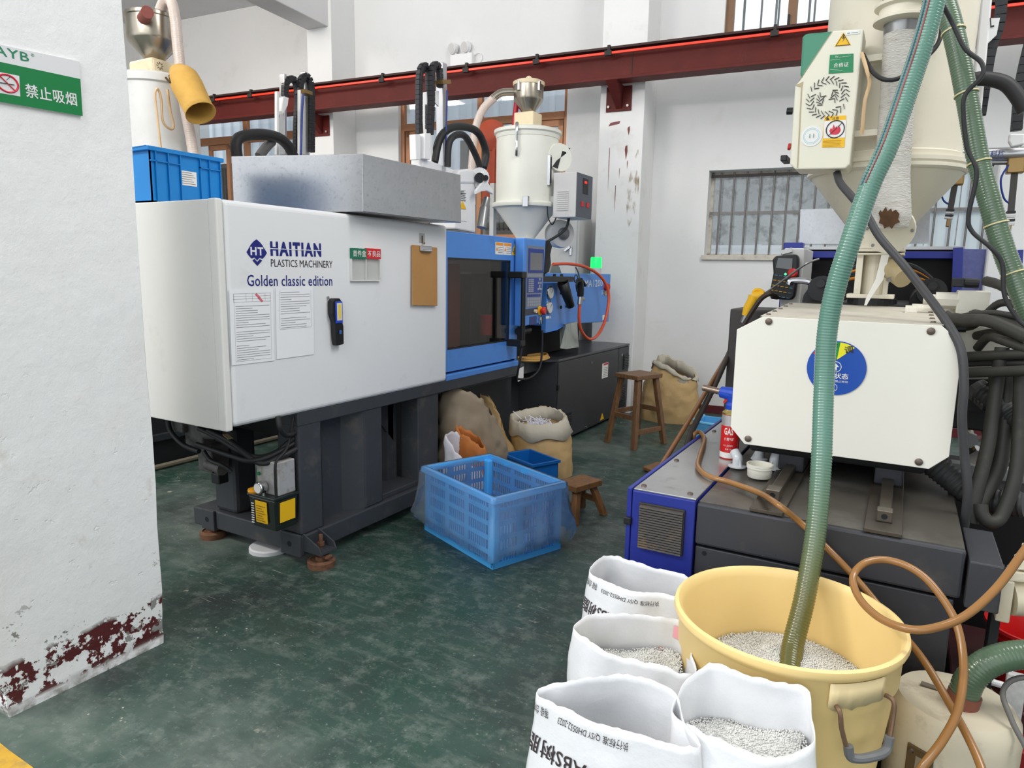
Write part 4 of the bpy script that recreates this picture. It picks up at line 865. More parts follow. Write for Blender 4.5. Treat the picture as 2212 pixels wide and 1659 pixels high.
hose('cable_bundle', [(-2.760,3.926,2.044), (-2.760,3.942,2.195), (-2.760,4.023,2.263), (-2.760,4.136,2.273), (-2.760,4.256,2.184), (-2.760,4.337,2.094)], .023, RUB, rb, 12)

# ================================================================ second machine row behind, mostly hidden
rm = thing('rear_machine', 'dark base of another machine hidden behind the white machine', 'machine', (-4.75, 3.6, 0))
obj('base', BX(-5.3, -4.30, 2.0, 5.6, .0, .62), M('dim_charcoal', (40, 42, 45), .6), rm, bevel=.01)
obj('base_ledge', BX(-4.30, -4.26, 2.0, 5.6, .19, .23), DKB, rm); obj('base_strip', MB().cyl((-4.24, 2.1, .02), (-4.24, 5.2, .02), .018, 8), M('dusty_pipe', (130, 122, 104), .7), rm)
obj('body', BX(-5.25, -4.45, 2.0, 5.4, .62, 1.62), ENW2, rm, bevel=.02)
sx_, sy_ = -4.82, 3.24
rh = thing('hopper_dryer', 'pale grey hopper behind the left pillar with a steel cup on top', 'hopper', (sx_, sy_, 1.62))
PG = M('pale_grey_enamel', (206, 206, 204))
obj('barrel', MB().lathe((sx_, sy_, 0), [(.07, 1.62), (.26, 1.85), (.27, 1.87), (.265, 1.875), (.265, 2.60), (.285, 2.605), (.285, 2.65), (.25, 2.67), (.05, 2.68)], 40), PG, rh, smooth=True)
obj('loader_base', BX(sx_-.14, sx_+.13, sy_-.12, sy_+.12, 2.67, 2.78), CRM, rh, bevel=.02)
vs_ = MB()
for i in range(8): a = i*pi/4; vs_.bar((sx_+.131, sy_-.06+.012*cos(a), 2.73+.012*sin(a)), (sx_+.131, sy_-.06+.026*cos(a), 2.73+.026*sin(a)), .002, .006, ref=(1, 0, 0))
obj('vent_star', vs_, BLK, rh)
obj('loader_cup', MB().lathe((sx_, sy_-.01, 0), [(.05, 2.78), (.165, 2.91), (.17, 2.93), (.17, 3.06), (.178, 3.065), (.178, 3.085), (.15, 3.10), (.02, 3.11)], 36), SSL, rh, smooth=True)
obj('inlet', MB().cyl((sx_+.1, sy_-.14, 3.02), (sx_+.24, sy_-.20, 3.02), .04, 14), M('red_brown_pipe', (126, 60, 50), .5), rh, smooth=True)
hose('clear_suction_hose', [(sx_+.08, sy_-.02, 3.06), (sx_+.16, sy_-.02, 3.15), (sx_+.25, sy_-.03, 3.14), (sx_+.30, sy_-.04, 3.02), (sx_+.315, sy_-.04, 2.8), (sx_+.33, sy_-.03, 2.5), (sx_+.35, sy_+.0, 2.2), (sx_+.36, sy_+.02, 1.95)], .035, CLH, rh, 14, rib=.0015, pitch=.012)
hose('sensor_cord', [(-4.460,3.071,2.525), (-4.460,3.082,2.388), (-4.460,3.101,2.301), (-4.460,3.075,2.269), (-4.460,3.023,2.311), (-4.460,3.019,2.449), (-4.460,3.001,2.512), (-4.460,2.978,2.469), (-4.460,2.985,2.339), (-4.460,2.995,2.133)], .008, M('tan_cord', (206, 174, 132), .5), rh, 6)
fb = thing('filter_bag', 'tan cloth filter sleeve hanging open beside the far grey hopper', 'filter bag', (-4.460,3.396,2.404))
CAN = M('tan_canvas', (204, 160, 78), .8, var=.12, vs=10, bump=.4, bs=14)
A = Vector((-4.420,3.154,2.638)); Bq = Vector((-4.220,3.140,2.362)); dd = (Bq-A).normalized()
pts = [A+dd*t for t in (-.03, 0, .04, .10, .2, .3)]+[Bq]
obj('sleeve', MB().tube(pts, [.03, .078, .096, .10, .097, .092, .10], 26, caps=False), CAN, fb, smooth=True, solid=.004)
obj('sleeve_end', MB().ball(tuple(A-dd*.005), .075, sc=(1, 1, .8)), CAN, fb, smooth=True)
obj('tie_cord', MB().tube(spl([A-dd*.0+Vector((.0, -.09, -.03)), A+Vector((.02, -.1, -.08)), A+Vector((.0, -.12, -.05))], 5), .008, 6), M('dark_cord', (80, 64, 44), .8), fb)
# masts of the robot on that machine
r2b = thing('takeout_robot', 'white robot masts with black cable chains before the far left window', 'robot', (-4.8, 4.5, 1.62))
ALU = MATS['aluminium_profile']
obj('mast', MB().bar((-4.800,4.365,2.316), (-4.800,4.390,2.984), .03, .06, ref=(1, 0, 0)), ALU, r2b, bevel=.004)
obj('rod', MB().bar((-4.750,4.249,2.295), (-4.750,4.273,2.810), .025, .03, ref=(1, 0, 0)), RBW, r2b, bevel=.004)
obj('mast', MB().bar((-4.800,4.616,2.354), (-4.800,4.633,3.058), .04, .055, ref=(1, 0, 0)), ALU, r2b, bevel=.004)
obj('rod', MB().bar((-4.720,4.480,2.328), (-4.720,4.502,2.869), .03, .035, ref=(1, 0, 0)), RBW, r2b, bevel=.004)
_rb = rb; rb = r2b
chain('cable_chain', [(-4.780,4.384,2.801), (-4.780,4.399,2.909), (-4.780,4.457,2.960), (-4.780,4.518,2.937), (-4.780,4.533,2.787), (-4.780,4.509,2.590), (-4.780,4.494,2.334)], .065, 1)
chain('cable_chain', [(-4.760,4.527,2.841), (-4.760,4.553,2.962), (-4.760,4.620,3.016), (-4.760,4.666,2.950), (-4.760,4.664,2.734), (-4.760,4.649,2.356)], .07, 1)
rb = _rb
obj('chain_foot', MB().prism([(-4.740,4.332,2.781), (-4.740,4.393,2.787), (-4.740,4.379,2.721), (-4.740,4.325,2.638), (-4.740,4.311,2.662)], (-.06, 0, 0)), RBW, r2b, bevel=.004)
hose('air_line', [(-4.680,4.499,2.827), (-4.680,4.476,2.651), (-4.680,4.452,2.321)], .01, MATS['blue_air_line'], r2b, 6)
obj('clamp', MB().bar((-4.700,4.493,2.858), (-4.700,4.588,2.856), .08, .03), MATS['brass_clamp'], r2b)
hose('cable_bundle', [(-4.600,3.722,2.196), (-4.600,3.719,2.285), (-4.600,3.765,2.347), (-4.600,3.944,2.399), (-4.600,4.131,2.406), (-4.600,4.236,2.358), (-4.600,4.293,2.281)], .043, RUB, r2b, 12)
hose('cable_bundle', [(-4.650,3.978,2.237), (-4.650,4.052,2.321), (-4.650,4.116,2.378)], .038, M('grey_corrugated', (96, 96, 96), .6), r2b, 12)
obj('carriage', BX(-5.0, -4.6, 4.0, 4.7, 1.62, 2.05), RBW, r2b, bevel=.02)
lab(obj('display_panel', MB().box(-4.45, -4.43, 2.93, 3.16, 1.68, 1.92), M('cyan_panel', (96, 176, 206), .4), rm, bevel=.004), 'small pale blue panel')

# ================================================================ blow gun, guard and hoses on the left machine
bg_ = thing('blow_gun', 'black air blow gun on a looped orange air hose by the blue cover', 'blow gun', (-2.24, 4.95, 1.05))
ORH = M('orange_air_hose', (206, 78, 42), .35)
obj('grip', MB().tube([(-2.240,5.014,1.175), (-2.240,5.009,1.229), (-2.240,4.996,1.276), (-2.240,4.977,1.302)], [.026, .03, .028, .03], 12), BLK, bg_, smooth=True)
obj('trigger', MB().tube(spl([(-2.240,4.968,1.294), (-2.240,4.927,1.266), (-2.240,4.949,1.212)], 5), .007, 8).tube(spl([(-2.240,4.994,1.302), (-2.240,5.058,1.291), (-2.240,5.097,1.254)], 5), .01, 8), BLK, bg_, smooth=True)
obj('nozzle', MB().tube(spl([(-2.240,4.985,1.309), (-2.240,4.954,1.362), (-2.240,4.899,1.404)], 5), .007, 8), STL, bg_, smooth=True)
obj('coupler', MB().tube([(-2.240,5.014,1.175), (-2.240,5.002,1.109)], .02, 10).cyl((-2.240,5.007,1.153), (-2.240,5.088,1.151), .012, 8), STL, bg_, smooth=True)
obj('hanger_ring', MB().tube([tuple(Vector((-2.240,4.915,1.312))+Vector((0, .03*cos(a*pi/8), .03*sin(a*pi/8)))) for a in range(16)], .004, 6, closed=True), BLK, bg_)
hose('air_hose', [(-2.240,5.002,1.109), (-2.240,5.003,0.992), (-2.240,5.056,0.897), (-2.240,5.211,0.822), (-2.240,5.386,0.837), (-2.240,5.539,0.946), (-2.250,5.640,1.122), (-2.270,5.634,1.241), (-2.300,5.530,1.339), (-2.340,5.320,1.406), (-2.380,5.087,1.427), (-2.400,4.835,1.419)], .0125, ORH, bg_, 10, 10)
gu = thing('sheet_metal_guard', 'bent galvanised guard plate standing on the dark cabinet', 'guard', (-2.330,5.033,0.736))
obj('plate', MB().prism([(-2.310,4.928,0.757), (-2.310,5.169,0.752), (-2.340,5.191,0.955), (-2.340,4.969,0.945)], (-.004, 0, 0)), M('galvanised_light', (170, 176, 170), .45, .55, var=.15, vs=8), gu)
obj('side_flange', MB().prism([(-2.310,4.928,0.757), (-2.310,4.817,0.774), (-2.420,5.024,0.937), (-2.345,4.979,0.944)], (0, .004, 0)), MATS['galvanised_light'], gu)
obj('top_lip', MB().prism([(-2.340,5.191,0.955), (-2.340,4.969,0.945), (-2.380,5.001,0.945), (-2.380,5.242,0.954)], (0, 0, .004)), MATS['galvanised_light'], gu)
ch = thing('hose_coil', 'coil of yellow-brown air hose lying on the dark cabinet top', 'hose', (-2.55, 4.5, .695))
YH = M('amber_tube', (196, 150, 74), .3, spec=.7)
for i in range(3):
    hose('hose_loop', [(-2.50+.02*i, 4.40, .706+i*.012), (-2.36-.01*i, 4.52, .70+i*.012), (-2.36, 4.72-.02*i, .703+i*.01), (-2.44, 4.80, .704+i*.01), (-2.56, 4.72, .706), (-2.58, 4.5, .706), (-2.50, 4.40+.02*i, .708+i*.01)], .009, YH, ch, 8)
cf = thing('hose_coil', 'coil of brown and clear hose on the floor under the white machine', 'hose', (-3.1, 3.8, 0))
COP = M('brown_tube', (170, 112, 62), .35)
for i in range(5):
    r = .17+.02*(i % 3); c0 = (-3.08+.015*i, 3.78-.01*i)
    obj('hose_loop', MB().tube([(c0[0]+r*cos(a*pi/16), c0[1]+r*.9*sin(a*pi/16), .012+.013*i+.01*sin(a*pi/8+i)) for a in range(32)], .009, 8, closed=True), COP if i < 3 else CLH, cf, smooth=True)

# ================================================================ the injection moulding machine at the right
DBL = M('deep_blue_enamel', (36, 48, 138), .36, var=.05, vs=4, dirt=((30, 36, 96), .15, 8))
BASE = M('grimy_black_casting', (60, 61, 66), .5, .1, var=.12, vs=6, dirt=((96, 90, 80), .22, 7))
TOPG = M('dusty_oily_top', (88, 84, 78), .33, .2, var=.28, vs=4, dirt=((126, 124, 118), .4, 3))
PLT = M('brushed_steel_plate', (190, 190, 190), .26, .8, var=.1, vs=6, dirt=((120, 116, 110), .25, 14))
COV = M('cream_white_enamel', (236, 233, 222), .45, var=.012, vs=3)
COVT = M('dusty_cream', (196, 190, 176), .6, var=.08, vs=7, dirt=((150, 142, 128), .25, 6))
GSC = M('screw_dark', (110, 98, 90), .45, .6)
rmc = thing('injection_molding_machine', 'deep blue and black injection moulding machine with a cream octagonal end cover', 'machine', (-.25, 3.2, 0))
Y0 = 1.96
cbx = obj('blue_cabinet', BX(-.678, -.482, Y0, 4.6, .03, .694), DBL, rmc, bevel=.004)
obj('cabinet_door_edge', BX(-.694, -.679, Y0-.002, 4.6, .03, .700), DBL, rmc, bevel=.003)
obj('cabinet_top', BX(-.675, -.482, Y0+.003, 3.6, .694, .700), PLT, rmc, bevel=.002)
for x, y in ((-.655, 2.0), (-.51, 2.0), (-.655, 2.35), (-.51, 2.9), (-.655, 2.9)): obj('screw', MB().lathe((x, y, .700), [(.009, 0), (.008, .004), (.003, .006)], 12), GSC, rmc, smooth=True)
vf = obj('vent_grille', BX(-.652, -.510, Y0-.008, Y0, .518, .662), M('vent_dark', (46, 42, 38), .6), rmc, bevel=.003)
VD = M('vent_dusty_black', (66, 63, 60), .6, var=.15, vs=16, dirt=((120, 96, 66), .35, 14))
for i in range(17): obj('louvre', MB().hexa([(-.648, Y0-.010, .523+i*.0080), (-.514, Y0-.010, .523+i*.0080), (-.514, Y0-.008, .527+i*.0080), (-.648, Y0-.008, .527+i*.0080), (-.648, Y0-.017, .520+i*.0080), (-.514, Y0-.017, .520+i*.0080), (-.514, Y0-.015, .5245+i*.0080), (-.648, Y0-.015, .5245+i*.0080)]), VD, vf)
obj('door_catch', BX(-.699, -.675, Y0-.012, Y0+.02, .583, .607), BLK, rmc, bevel=.003)
# black casting
obj('bed', BX(-.478, .190, Y0, 4.6, .562, .690), BASE, rmc, bevel=.008)
obj('bed_top', BX(-.474, .186, Y0+.012, 4.4, .690, .6925), TOPG, rmc)
lw = obj('lower_panel', BX(-.478, .178, Y0+.012, 4.6, .03, .553), BASE, rmc, bevel=.004)
obj('panel_hole', MB().cyl((-.45, Y0+.0115, .535), (-.45, Y0+.0105, .535), .007, 12), NEAR, lw)
obj('panel_hole', MB().cyl((.12, Y0+.0115, .46), (.12, Y0+.0105, .46), .006, 12), NEAR, lw)
obj('side_block', BX(.197, .268, Y0-.015, 2.22, .55, .672), BASE, rmc, bevel=.004)
RAIL = M('greasy_rail_steel', (112, 104, 94), .3, .75, var=.15, vs=14)
for x in (-.285, .005):
    obj('way_strip', BX(x-.045, x+.045, Y0+.002, 3.3, .6925, .704), M('oily_way', (74, 68, 60), .4, .3, var=.2, vs=9), rmc, bevel=.002)
    rl = obj('rail', BX(x-.016, x+.016, 2.07 if x > -.1 else 2.11, 3.2, .704, .728), RAIL, rmc, bevel=.003)
    obj('rail_stop', BX(x-.02, x+.02, 2.035 if x > -.1 else 2.06, 2.07 if x > -.1 else 2.11, .704, .737), RAIL, rl, bevel=.003)
    obj('stop_screw', MB().cyl((x, 2.034 if x > -.1 else 2.059, .72), (x, 2.036 if x > -.1 else 2.06, .72), .008, 10), BLK, rl)
    obj('slide_block', BX(x-.04, x+.04, 2.42, 2.62, .704, .775), BASE, rmc, bevel=.006)
obj('serial_number', MB().box(-.32, -.25, Y0-.001, Y0, .575, .583), BASE, lw)
obj('carriage', BX(-.42, .10, 2.40, 3.0, .76, .84), NEAR, rmc, bevel=.01)
# cream octagonal cover
oc = [(-.393, 1.226), (.095, 1.224), (.150, 1.176), (.151, .848), (.105, .804), (-.419, .805), (-.467, .857), (-.469, 1.181)]
def oct_(y, g=0): return [(x, y, z) for x, z in oc]
ob = MB(); vv = oct_(2.312)+[(x, 2.93, z+(.024 if z > 1.0 else 0)) for x, z in oc]
ob.add(vv, [tuple(range(7, -1, -1)), tuple(range(8, 16))]+[(i, (i+1) % 8, 8+(i+1) % 8, 8+i) for i in range(1, 8)])
obj('cover_shell', ob, COVT, rmc)
obj('cover_top', MB().hexa([(-.40, 2.308, 1.2265), (.10, 2.308, 1.2245), (.10, 2.92, 1.249), (-.40, 2.92, 1.251), (-.40, 2.308, 1.2285), (.10, 2.308, 1.2265), (.10, 2.92, 1.251), (-.40, 2.92, 1.253)]), COVT, rmc)
fcv = obj('front_cover', MB().prism(oct_(2.300), (0, .012, 0)), COV, rmc, bevel=.0015)
for x, z in ((-.372, 1.212), (.070, 1.207), (-.408, .825), (.078, .822)):
    obj('cover_screw', MB().lathe((x, 2.30, z), [(.010, 0), (.011, .004), (.006, .007)], 14, axis=(0, -1, 0)), GSC, fcv, smooth=True)
for i in range(5):
    obj('rivet', MB().lathe((.075, 2.36+i*.12, 1.229+i*.0047), [(.008, 0), (.006, .004)], 10), GSC, rmc)
    obj('rivet', MB().lathe((-.385, 2.36+i*.12, 1.231+i*.0047), [(.008, 0), (.006, .004)], 10), GSC, rmc)
# status disc on the cover
sd = thing('status_dial', 'round blue equipment status dial with green and yellow sectors on the cream cover', 'sign', (-.166, 2.297, .993))
DB = M('dial_blue', (20, 76, 170), .35); cx_, cz_, rd = -.166, 1.080, .083
def arc(a0, a1, r, k=10): return [(cx_+r*cos(radians(a0+(a1-a0)*i/k)), cz_+r*sin(radians(a0+(a1-a0)*i/k))) for i in range(k+1)]
obj('disc', MB().lathe((cx_, 2.2995, cz_), [(rd, 0), (rd, .003)], 48, axis=(0, -1, 0)), DB, sd)
def sector(n, a0, a1, mat): return obj(n, MB().prism([(x, 2.2962, z) for x, z in [(cx_, cz_+.026)]+arc(a0, a1, rd*.96)], (0, -.0006, 0)), mat, sd)
sy_el = sector('yellow_sector', 55, 86, M('dial_yellow', (236, 226, 40), .4)); sg_r = sector('green_sector', 86, 120, M('dial_green', (20, 140, 60), .4)); sector('red_sector', 120, 150, RLB)
text('调', (cx_+.020, 2.2956, cz_+.046), (cx_+.043, 2.2956, cz_+.050), .022, INK, sd, nrm=(0, -1, 0), bold=.012)
text('行', (cx_-.025, 2.2956, cz_+.055), (cx_-.003, 2.2956, cz_+.053), .022, INK, sd, nrm=(0, -1, 0), bold=.012)
ringp = [(cx_-.002+.016*cos(a*pi/12), 2.2955, cz_+.004+.016*sin(a*pi/12)) for a in range(24)]
obj('arrow_ring', MB().tube(ringp, .0011, 6, closed=True), WLB, sd)
obj('arrow', MB().prism([(cx_-.002+a, 2.2962, cz_+.004+b) for a, b in ((-.004, -.011), (.004, -.011), (.004, 0), (.010, 0), (0, .011), (-.010, 0), (-.004, 0))], (0, -.0006, 0)), WLB, sd)
text('设备状态', (cx_-.043, 2.2956, cz_-.032), (cx_+.036, 2.2956, cz_-.032), .018, WLB, sd, nrm=(0, -1, 0), bold=.012)
text('非专业人员禁止转动', (cx_-.045, 2.2956, cz_-.043), (cx_+.036, 2.2956, cz_-.043), .007, WLB, sd, nrm=(0, -1, 0), bold=.004)
obj('number_ring', MB().tube([(cx_-.004+.012*cos(a*pi/10), 2.2955, cz_-.060+.012*sin(a*pi/10)) for a in range(20)], .0008, 6, closed=True), WLB, sd)
text('1', (cx_-.007, 2.2956, cz_-.067), (cx_-.001, 2.2956, cz_-.067), .014, WLB, sd, nrm=(0, -1, 0), bold=.01)

# blue body, injection unit and pipework behind the cover
obj('rear_body', BX(-.62, .30, 3.9, 4.5, .70, 1.05), NEAR, rmc)
obj('rear_shield', BX(-.595, .20, 4.0, 4.02, 1.02, 1.50), NEAR, rmc)
obj('shield_post', BX(-.595, -.50, 3.95, 4.03, .70, 1.535), DBL, rmc, bevel=.004)
obj('shield_bar', BX(-.50, .20, 3.97, 4.0, 1.455, 1.49), DBL, rmc, bevel=.004)
obj('shield_panel', MB().prism([(0.186,3.900,1.501), (0.404,3.900,1.495), (0.442,3.900,1.159), (0.223,3.900,1.235)], (0, .02, 0)), M('blue_speckle_plate', (96, 100, 150), .35, .4, var=.2, vs=40), rmc)
obj('panel_edge', MB().bar((0.188,3.880,1.505), (0.204,3.880,1.279), .02, .04), DBL, rmc); obj('panel_edge', MB().bar((0.414,3.860,1.493), (0.427,3.860,1.287), .03, .04), DBL, rmc)
obj('shield_lip', BX(-.60, .22, 3.99, 4.12, 1.50, 1.515), GREYP, rmc)
INJ = M('black_injection_casting', (34, 34, 36), .5, .2, var=.15, vs=10)
obj('injection_housing', BX(-.36, .14, 2.93, 3.6, .95, 1.26), INJ, rmc, bevel=.02)
obj('barrel_block', MB().lathe((-.115, 3.0, 0), [(.09, 1.20), (.085, 1.278)], 24), INJ, rmc)
for sx in (-1, 1):
    cxm = -.11+sx*.19
    obj('injection_cylinder', MB().tube([(cxm, 3.05, 1.26), (cxm, 3.9, 1.26)], .07, 18), INJ, rmc, smooth=True)
    obj('cylinder_lug', MB().lathe((cxm, 3.03, 1.31), [(.05, -.02), (.05, .02)], 18, axis=(0, 1, 0)), INJ, rmc, smooth=True)
    obj('lug_bolt', MB().cyl((cxm, 2.99, 1.33), (cxm, 3.01, 1.33), .016, 12), BLK, rmc)
obj('side_box', BX(-.53, -.44, 3.55, 3.9, 1.2, 1.49), GREYP, rmc, bevel=.006)
obj('grab_rail', MB().tube(spl([(-0.460,3.300,1.320), (-0.448,3.300,1.338), (-0.384,3.300,1.336), (-0.345,3.300,1.313), (-0.323,3.300,1.273)], 6), .014, 10), CHR, rmc, smooth=True)
for i in range(6):
    hose('cable', [(-.4+.02*i, 3.6+.03*i, 1.30+.01*i), (-.2, 3.7, 1.36+.012*i), (0, 3.65, 1.37+.01*i), (.12, 3.6, 1.33)], .008, RUB if i % 3 else M('orange_cable', (206, 130, 40), .5), rmc, 6)
# dark workbench frame left of the cover
wbn = obj('side_frame', BX(-.72, -.48, 3.35, 3.7, .70, 1.2), M('dark_steel', (70, 66, 64), .5, .3, var=.1), rmc, bevel=.006)
# hydraulic valve block, cream
VAL = M('cream_valve', (214, 210, 196), .45, .1, var=.06, vs=14, dirt=((150, 140, 120), .25, 14))
vbk = obj('valve_body', MB().bar((.145, 2.74, 1.265), (.235, 2.74, 1.265), .09, .11), VAL, rmc, bevel=.004)
obj('valve_cap', MB().tube([(.085, 2.72, 1.285), (.15, 2.72, 1.285)], .028, 8), VAL, vbk); obj('valve_knob', MB().tube([(.05, 2.72, 1.287), (.085, 2.72, 1.287)], .018, 12), VAL, vbk)
obj('valve_spool', MB().tube([(.02, 2.78, 1.235), (.16, 2.78, 1.235)], .035, 16), VAL, vbk, smooth=True)
obj('valve_nut', MB().tube([(-.0, 2.70, 1.24), (.035, 2.70, 1.24)], .026, 12), VAL, vbk)
obj('connector', MB().box(.125, .16, 2.68, 2.72, 1.33, 1.36), BLK, vbk, bevel=.004); obj('connector_nut', MB().cyl((.16, 2.70, 1.345), (.20, 2.70, 1.343), .016, 12), BLK, vbk)
obj('connector', MB().box(.09, .135, 2.60, 2.66, 1.185, 1.225), BLK, vbk, bevel=.005); obj('connector_nut', MB().cyl((.135, 2.63, 1.20), (.175, 2.63, 1.202), .014, 12), BLK, vbk)
obj('valve_base', BX(.12, .30, 2.68, 2.84, 1.10, 1.21), VAL, rmc, bevel=.006)
obj('manifold', BX(.15, .34, 2.74, 2.9, .98, 1.12), M('grey_manifold', (176, 172, 160), .5, .2, var=.1, vs=12), rmc, bevel=.008)
for x, z in ((.175, 1.105), (.215, 1.10)): obj('port_plug', MB().cyl((x, 2.70, z), (x, 2.74, z), .016, 14), STL, rmc)
obj('dark_manifold', BX(.14, .33, 2.7, 2.9, .86, .98), INJ, rmc, bevel=.006)
GRH = M('dusty_black_hose', (52, 51, 47), .6, var=.15, vs=14, dirt=((92, 86, 72), .2, 9))
for pts, r in (
    ([(0.139,2.600,1.232), (0.165,2.550,1.230), (0.226,2.500,1.232), (0.314,2.450,1.192)], .022),
    ([(0.194,2.650,1.247), (0.241,2.550,1.237), (0.324,2.500,1.214)], .018),
    ([(0.208,2.650,1.178), (0.246,2.550,1.192), (0.329,2.500,1.162)], .017),
    ([(0.210,2.600,1.142), (0.230,2.550,1.182), (0.260,2.500,1.178), (0.318,2.450,1.159)], .016),
    ([(0.159,2.550,1.114), (0.237,2.500,1.130), (0.325,2.450,1.146)], .018),
    ([(0.162,2.560,1.094), (0.241,2.520,1.108), (0.329,2.460,1.118)], .014),
    ([(0.155,2.500,1.069), (0.238,2.450,1.086), (0.324,2.400,1.104)], .018),
    ([(0.117,2.620,1.248), (0.143,2.600,1.232), (0.167,2.600,1.242), (0.239,2.550,1.256), (0.315,2.500,1.243)], .011),
    ([(0.118,2.700,1.208), (0.193,2.660,1.207), (0.252,2.600,1.285), (0.323,2.550,1.271)], .014),
    ([(0.214,2.660,1.352), (0.253,2.600,1.337), (0.321,2.550,1.289)], .018),
    ([(0.180,2.620,1.248), (0.242,2.580,1.252), (0.322,2.520,1.248)], .012),
    ([(0.263,2.500,1.157), (0.259,2.480,1.019), (0.252,2.420,0.874), (0.231,2.360,0.716), (0.228,2.340,0.650)], .022),
    ([(0.290,2.520,1.088), (0.294,2.500,0.949), (0.290,2.450,0.816), (0.262,2.400,0.739), (0.234,2.360,0.681)], .024),
    ([(0.309,2.460,1.110), (0.321,2.440,0.963), (0.325,2.400,0.806), (0.301,2.360,0.687), (0.273,2.330,0.665), (0.251,2.330,0.683), (0.245,2.340,0.710)], .022),
    ([(0.257,2.560,1.080), (0.258,2.540,0.967), (0.251,2.460,0.808), (0.231,2.420,0.640)], .016)):
    hose('hydraulic_hose', pts, r*.86, GRH, rmc, 10, 6)
CRG = M('corrugated_black_hose', (52, 52, 52), .55, var=.1, vs=14)
hose('corrugated_hose', [(0.117,2.500,0.777), (0.176,2.480,0.739), (0.233,2.460,0.702), (0.290,2.440,0.697), (0.360,2.420,0.708)], .036, CRG, rmc, 14, rib=.004, pitch=.014)
hose('corrugated_hose', [(0.232,2.560,1.005), (0.278,2.520,0.980), (0.314,2.500,0.952), (0.356,2.460,0.929)], .032, CRG, rmc, 14, rib=.004, pitch=.014)
obj('hose_nut', MB().tube([(0.217,2.580,1.018), (0.263,2.540,0.979)], .036, 10), HYD, rmc)
obj('cross_plate', MB().prism([(0.158,2.620,1.034), (0.269,2.620,1.045), (0.275,2.620,0.933), (0.168,2.620,0.944)], (0, .03, 0)), INJ, rmc)
# jumble of fittings low on the far side
obj('far_pedestal', BX(.20, .42, 2.75, 3.2, .0, .66), NEAR, rmc)
for i, (px, py) in enumerate(((0.24, .80), (.30, .82), (.36, .80), (.27, .74), (.33, .73))):
    obj('pipe_fitting', MB().cyl((px, 2.95, py), (px, 2.85, py), .022, 12).cyl((px, 2.86, py), (px, 2.83, py), .028, 6), (STL, HYD, MATS['red_plastic'], CHR, HYD)[i], rmc)
obj('fitting_rail', BX(.2, .5, 2.88, 2.94, .66, .70), STL, rmc); obj('yellow_pipe', MB().tube([(.24, 3.0, .95), (.25, 3.0, .78)], .014, 8).tube([(.31, 3.0, .95), (.32, 3.0, .76)], .014, 8), YLB, rmc)

# ================================================================ hopper dryer on the right machine
HP2 = M('ivory_hopper_enamel', (224, 217, 198), .42, var=.04, vs=4, dirt=((176, 156, 120), .15, 5))
qx, qy = -.115, 3.0
h2 = thing('hopper_dryer', 'large ivory hopper dryer standing over the cream octagonal cover', 'hopper', (qx, qy, 1.28))
obj('base_flange', BX(qx-.085, qx+.075, qy-.08, qy+.08, 1.279, 1.295), HP2, h2, bevel=.003)
obj('neck', MB().lathe((qx, qy, 0), [(.045, 1.29), (.042, 1.44)], 24).box(qx-.062, qx-.04, qy-.07, qy+.02, 1.295, 1.44).box(qx+.035, qx+.05, qy-.07, qy+.02, 1.295, 1.44), HP2, h2)
obj('neck_flange', BX(qx-.095, qx+.095, qy-.09, qy+.09, 1.44, 1.448), HP2, h2, bevel=.003); obj('neck_flange', BX(qx-.095, qx+.095, qy-.09, qy+.09, 1.452, 1.462), HP2, h2, bevel=.003)
obj('slide_gate', BX(qx-.09, qx+.09, qy-.085, qy+.085, 1.462, 1.50), HP2, h2, bevel=.004)
obj('side_spout', MB().cyl((qx+.04, qy-.06, 1.40), (qx+.10, qy-.14, 1.355), .035, 18), M('aged_ivory', (176, 160, 124), .5, .2, var=.1), h2, smooth=True)
obj('spout_clamp', MB().bar((qx+.05, qy-.135, 1.345), (qx+.095, qy-.12, 1.40), .02, .012), STL, h2)
obj('cone', MB().lathe((qx, qy, 0), [(.06, 1.49), (.075, 1.50), (.258, 1.735)], 48), HP2, h2, smooth=True)
obj('lower_flange', MB().lathe((qx, qy, 0), [(.258, 1.728), (.268, 1.735), (.268, 1.745), (.262, 1.748), (.262, 1.752), (.268, 1.755), (.268, 1.768), (.245, 1.772)], 48), HP2, h2, smooth=True)
obj('band', MB().lathe((qx, qy, 0), [(.246, 1.77), (.248, 1.79), (.240, 1.795)], 48), HP2, h2, smooth=True)
obj('barrel', MB().lathe((qx, qy, 0), [(.240, 1.79), (.240, 2.75)], 48), HP2, h2, smooth=True)
obj('hoop', MB().lathe((qx, qy, 0), [(.243, 2.395), (.249, 2.40), (.249, 2.425), (.243, 2.43)], 48), M('dark_band', (66, 62, 58), .5), h2)
# air pipe wrapped in white tape
WRP = M('white_cloth_wrap', (226, 222, 214), .85, var=.07, vs=16, bump=.9, bs=60, stretch=(1, 1, 6), dirt=((170, 148, 118), .2, 10))
pz = [(1.52, .058), (1.56, .066), (1.62, .06), (1.70, .052), (1.80, .052), (1.9, .051), (2.0, .05), (2.10, .05), (2.14, .05)]
def pc(z): t = (z-1.52)/.62; return (-.075-.035*t*.6, 2.705-.03*t, z)
wp = MB(); zz = [1.515+.007*i for i in range(90)]
rr_ = []
for z in zz:
    for (a, ra), (b, rb_) in zip(pz, pz[1:]):
        if a <= z <= b+1e-6: r = ra+(rb_-ra)*(z-a)/(b-a)
    rr_.append(r+.0012*sin(z*900)+.0008*sin(z*391))
lab(obj('wrapped_pipe', wp.tube([pc(z) for z in zz], rr_, 28), WRP, h2, smooth=True, ang=70), 'air pipe wrapped in white cloth tape')
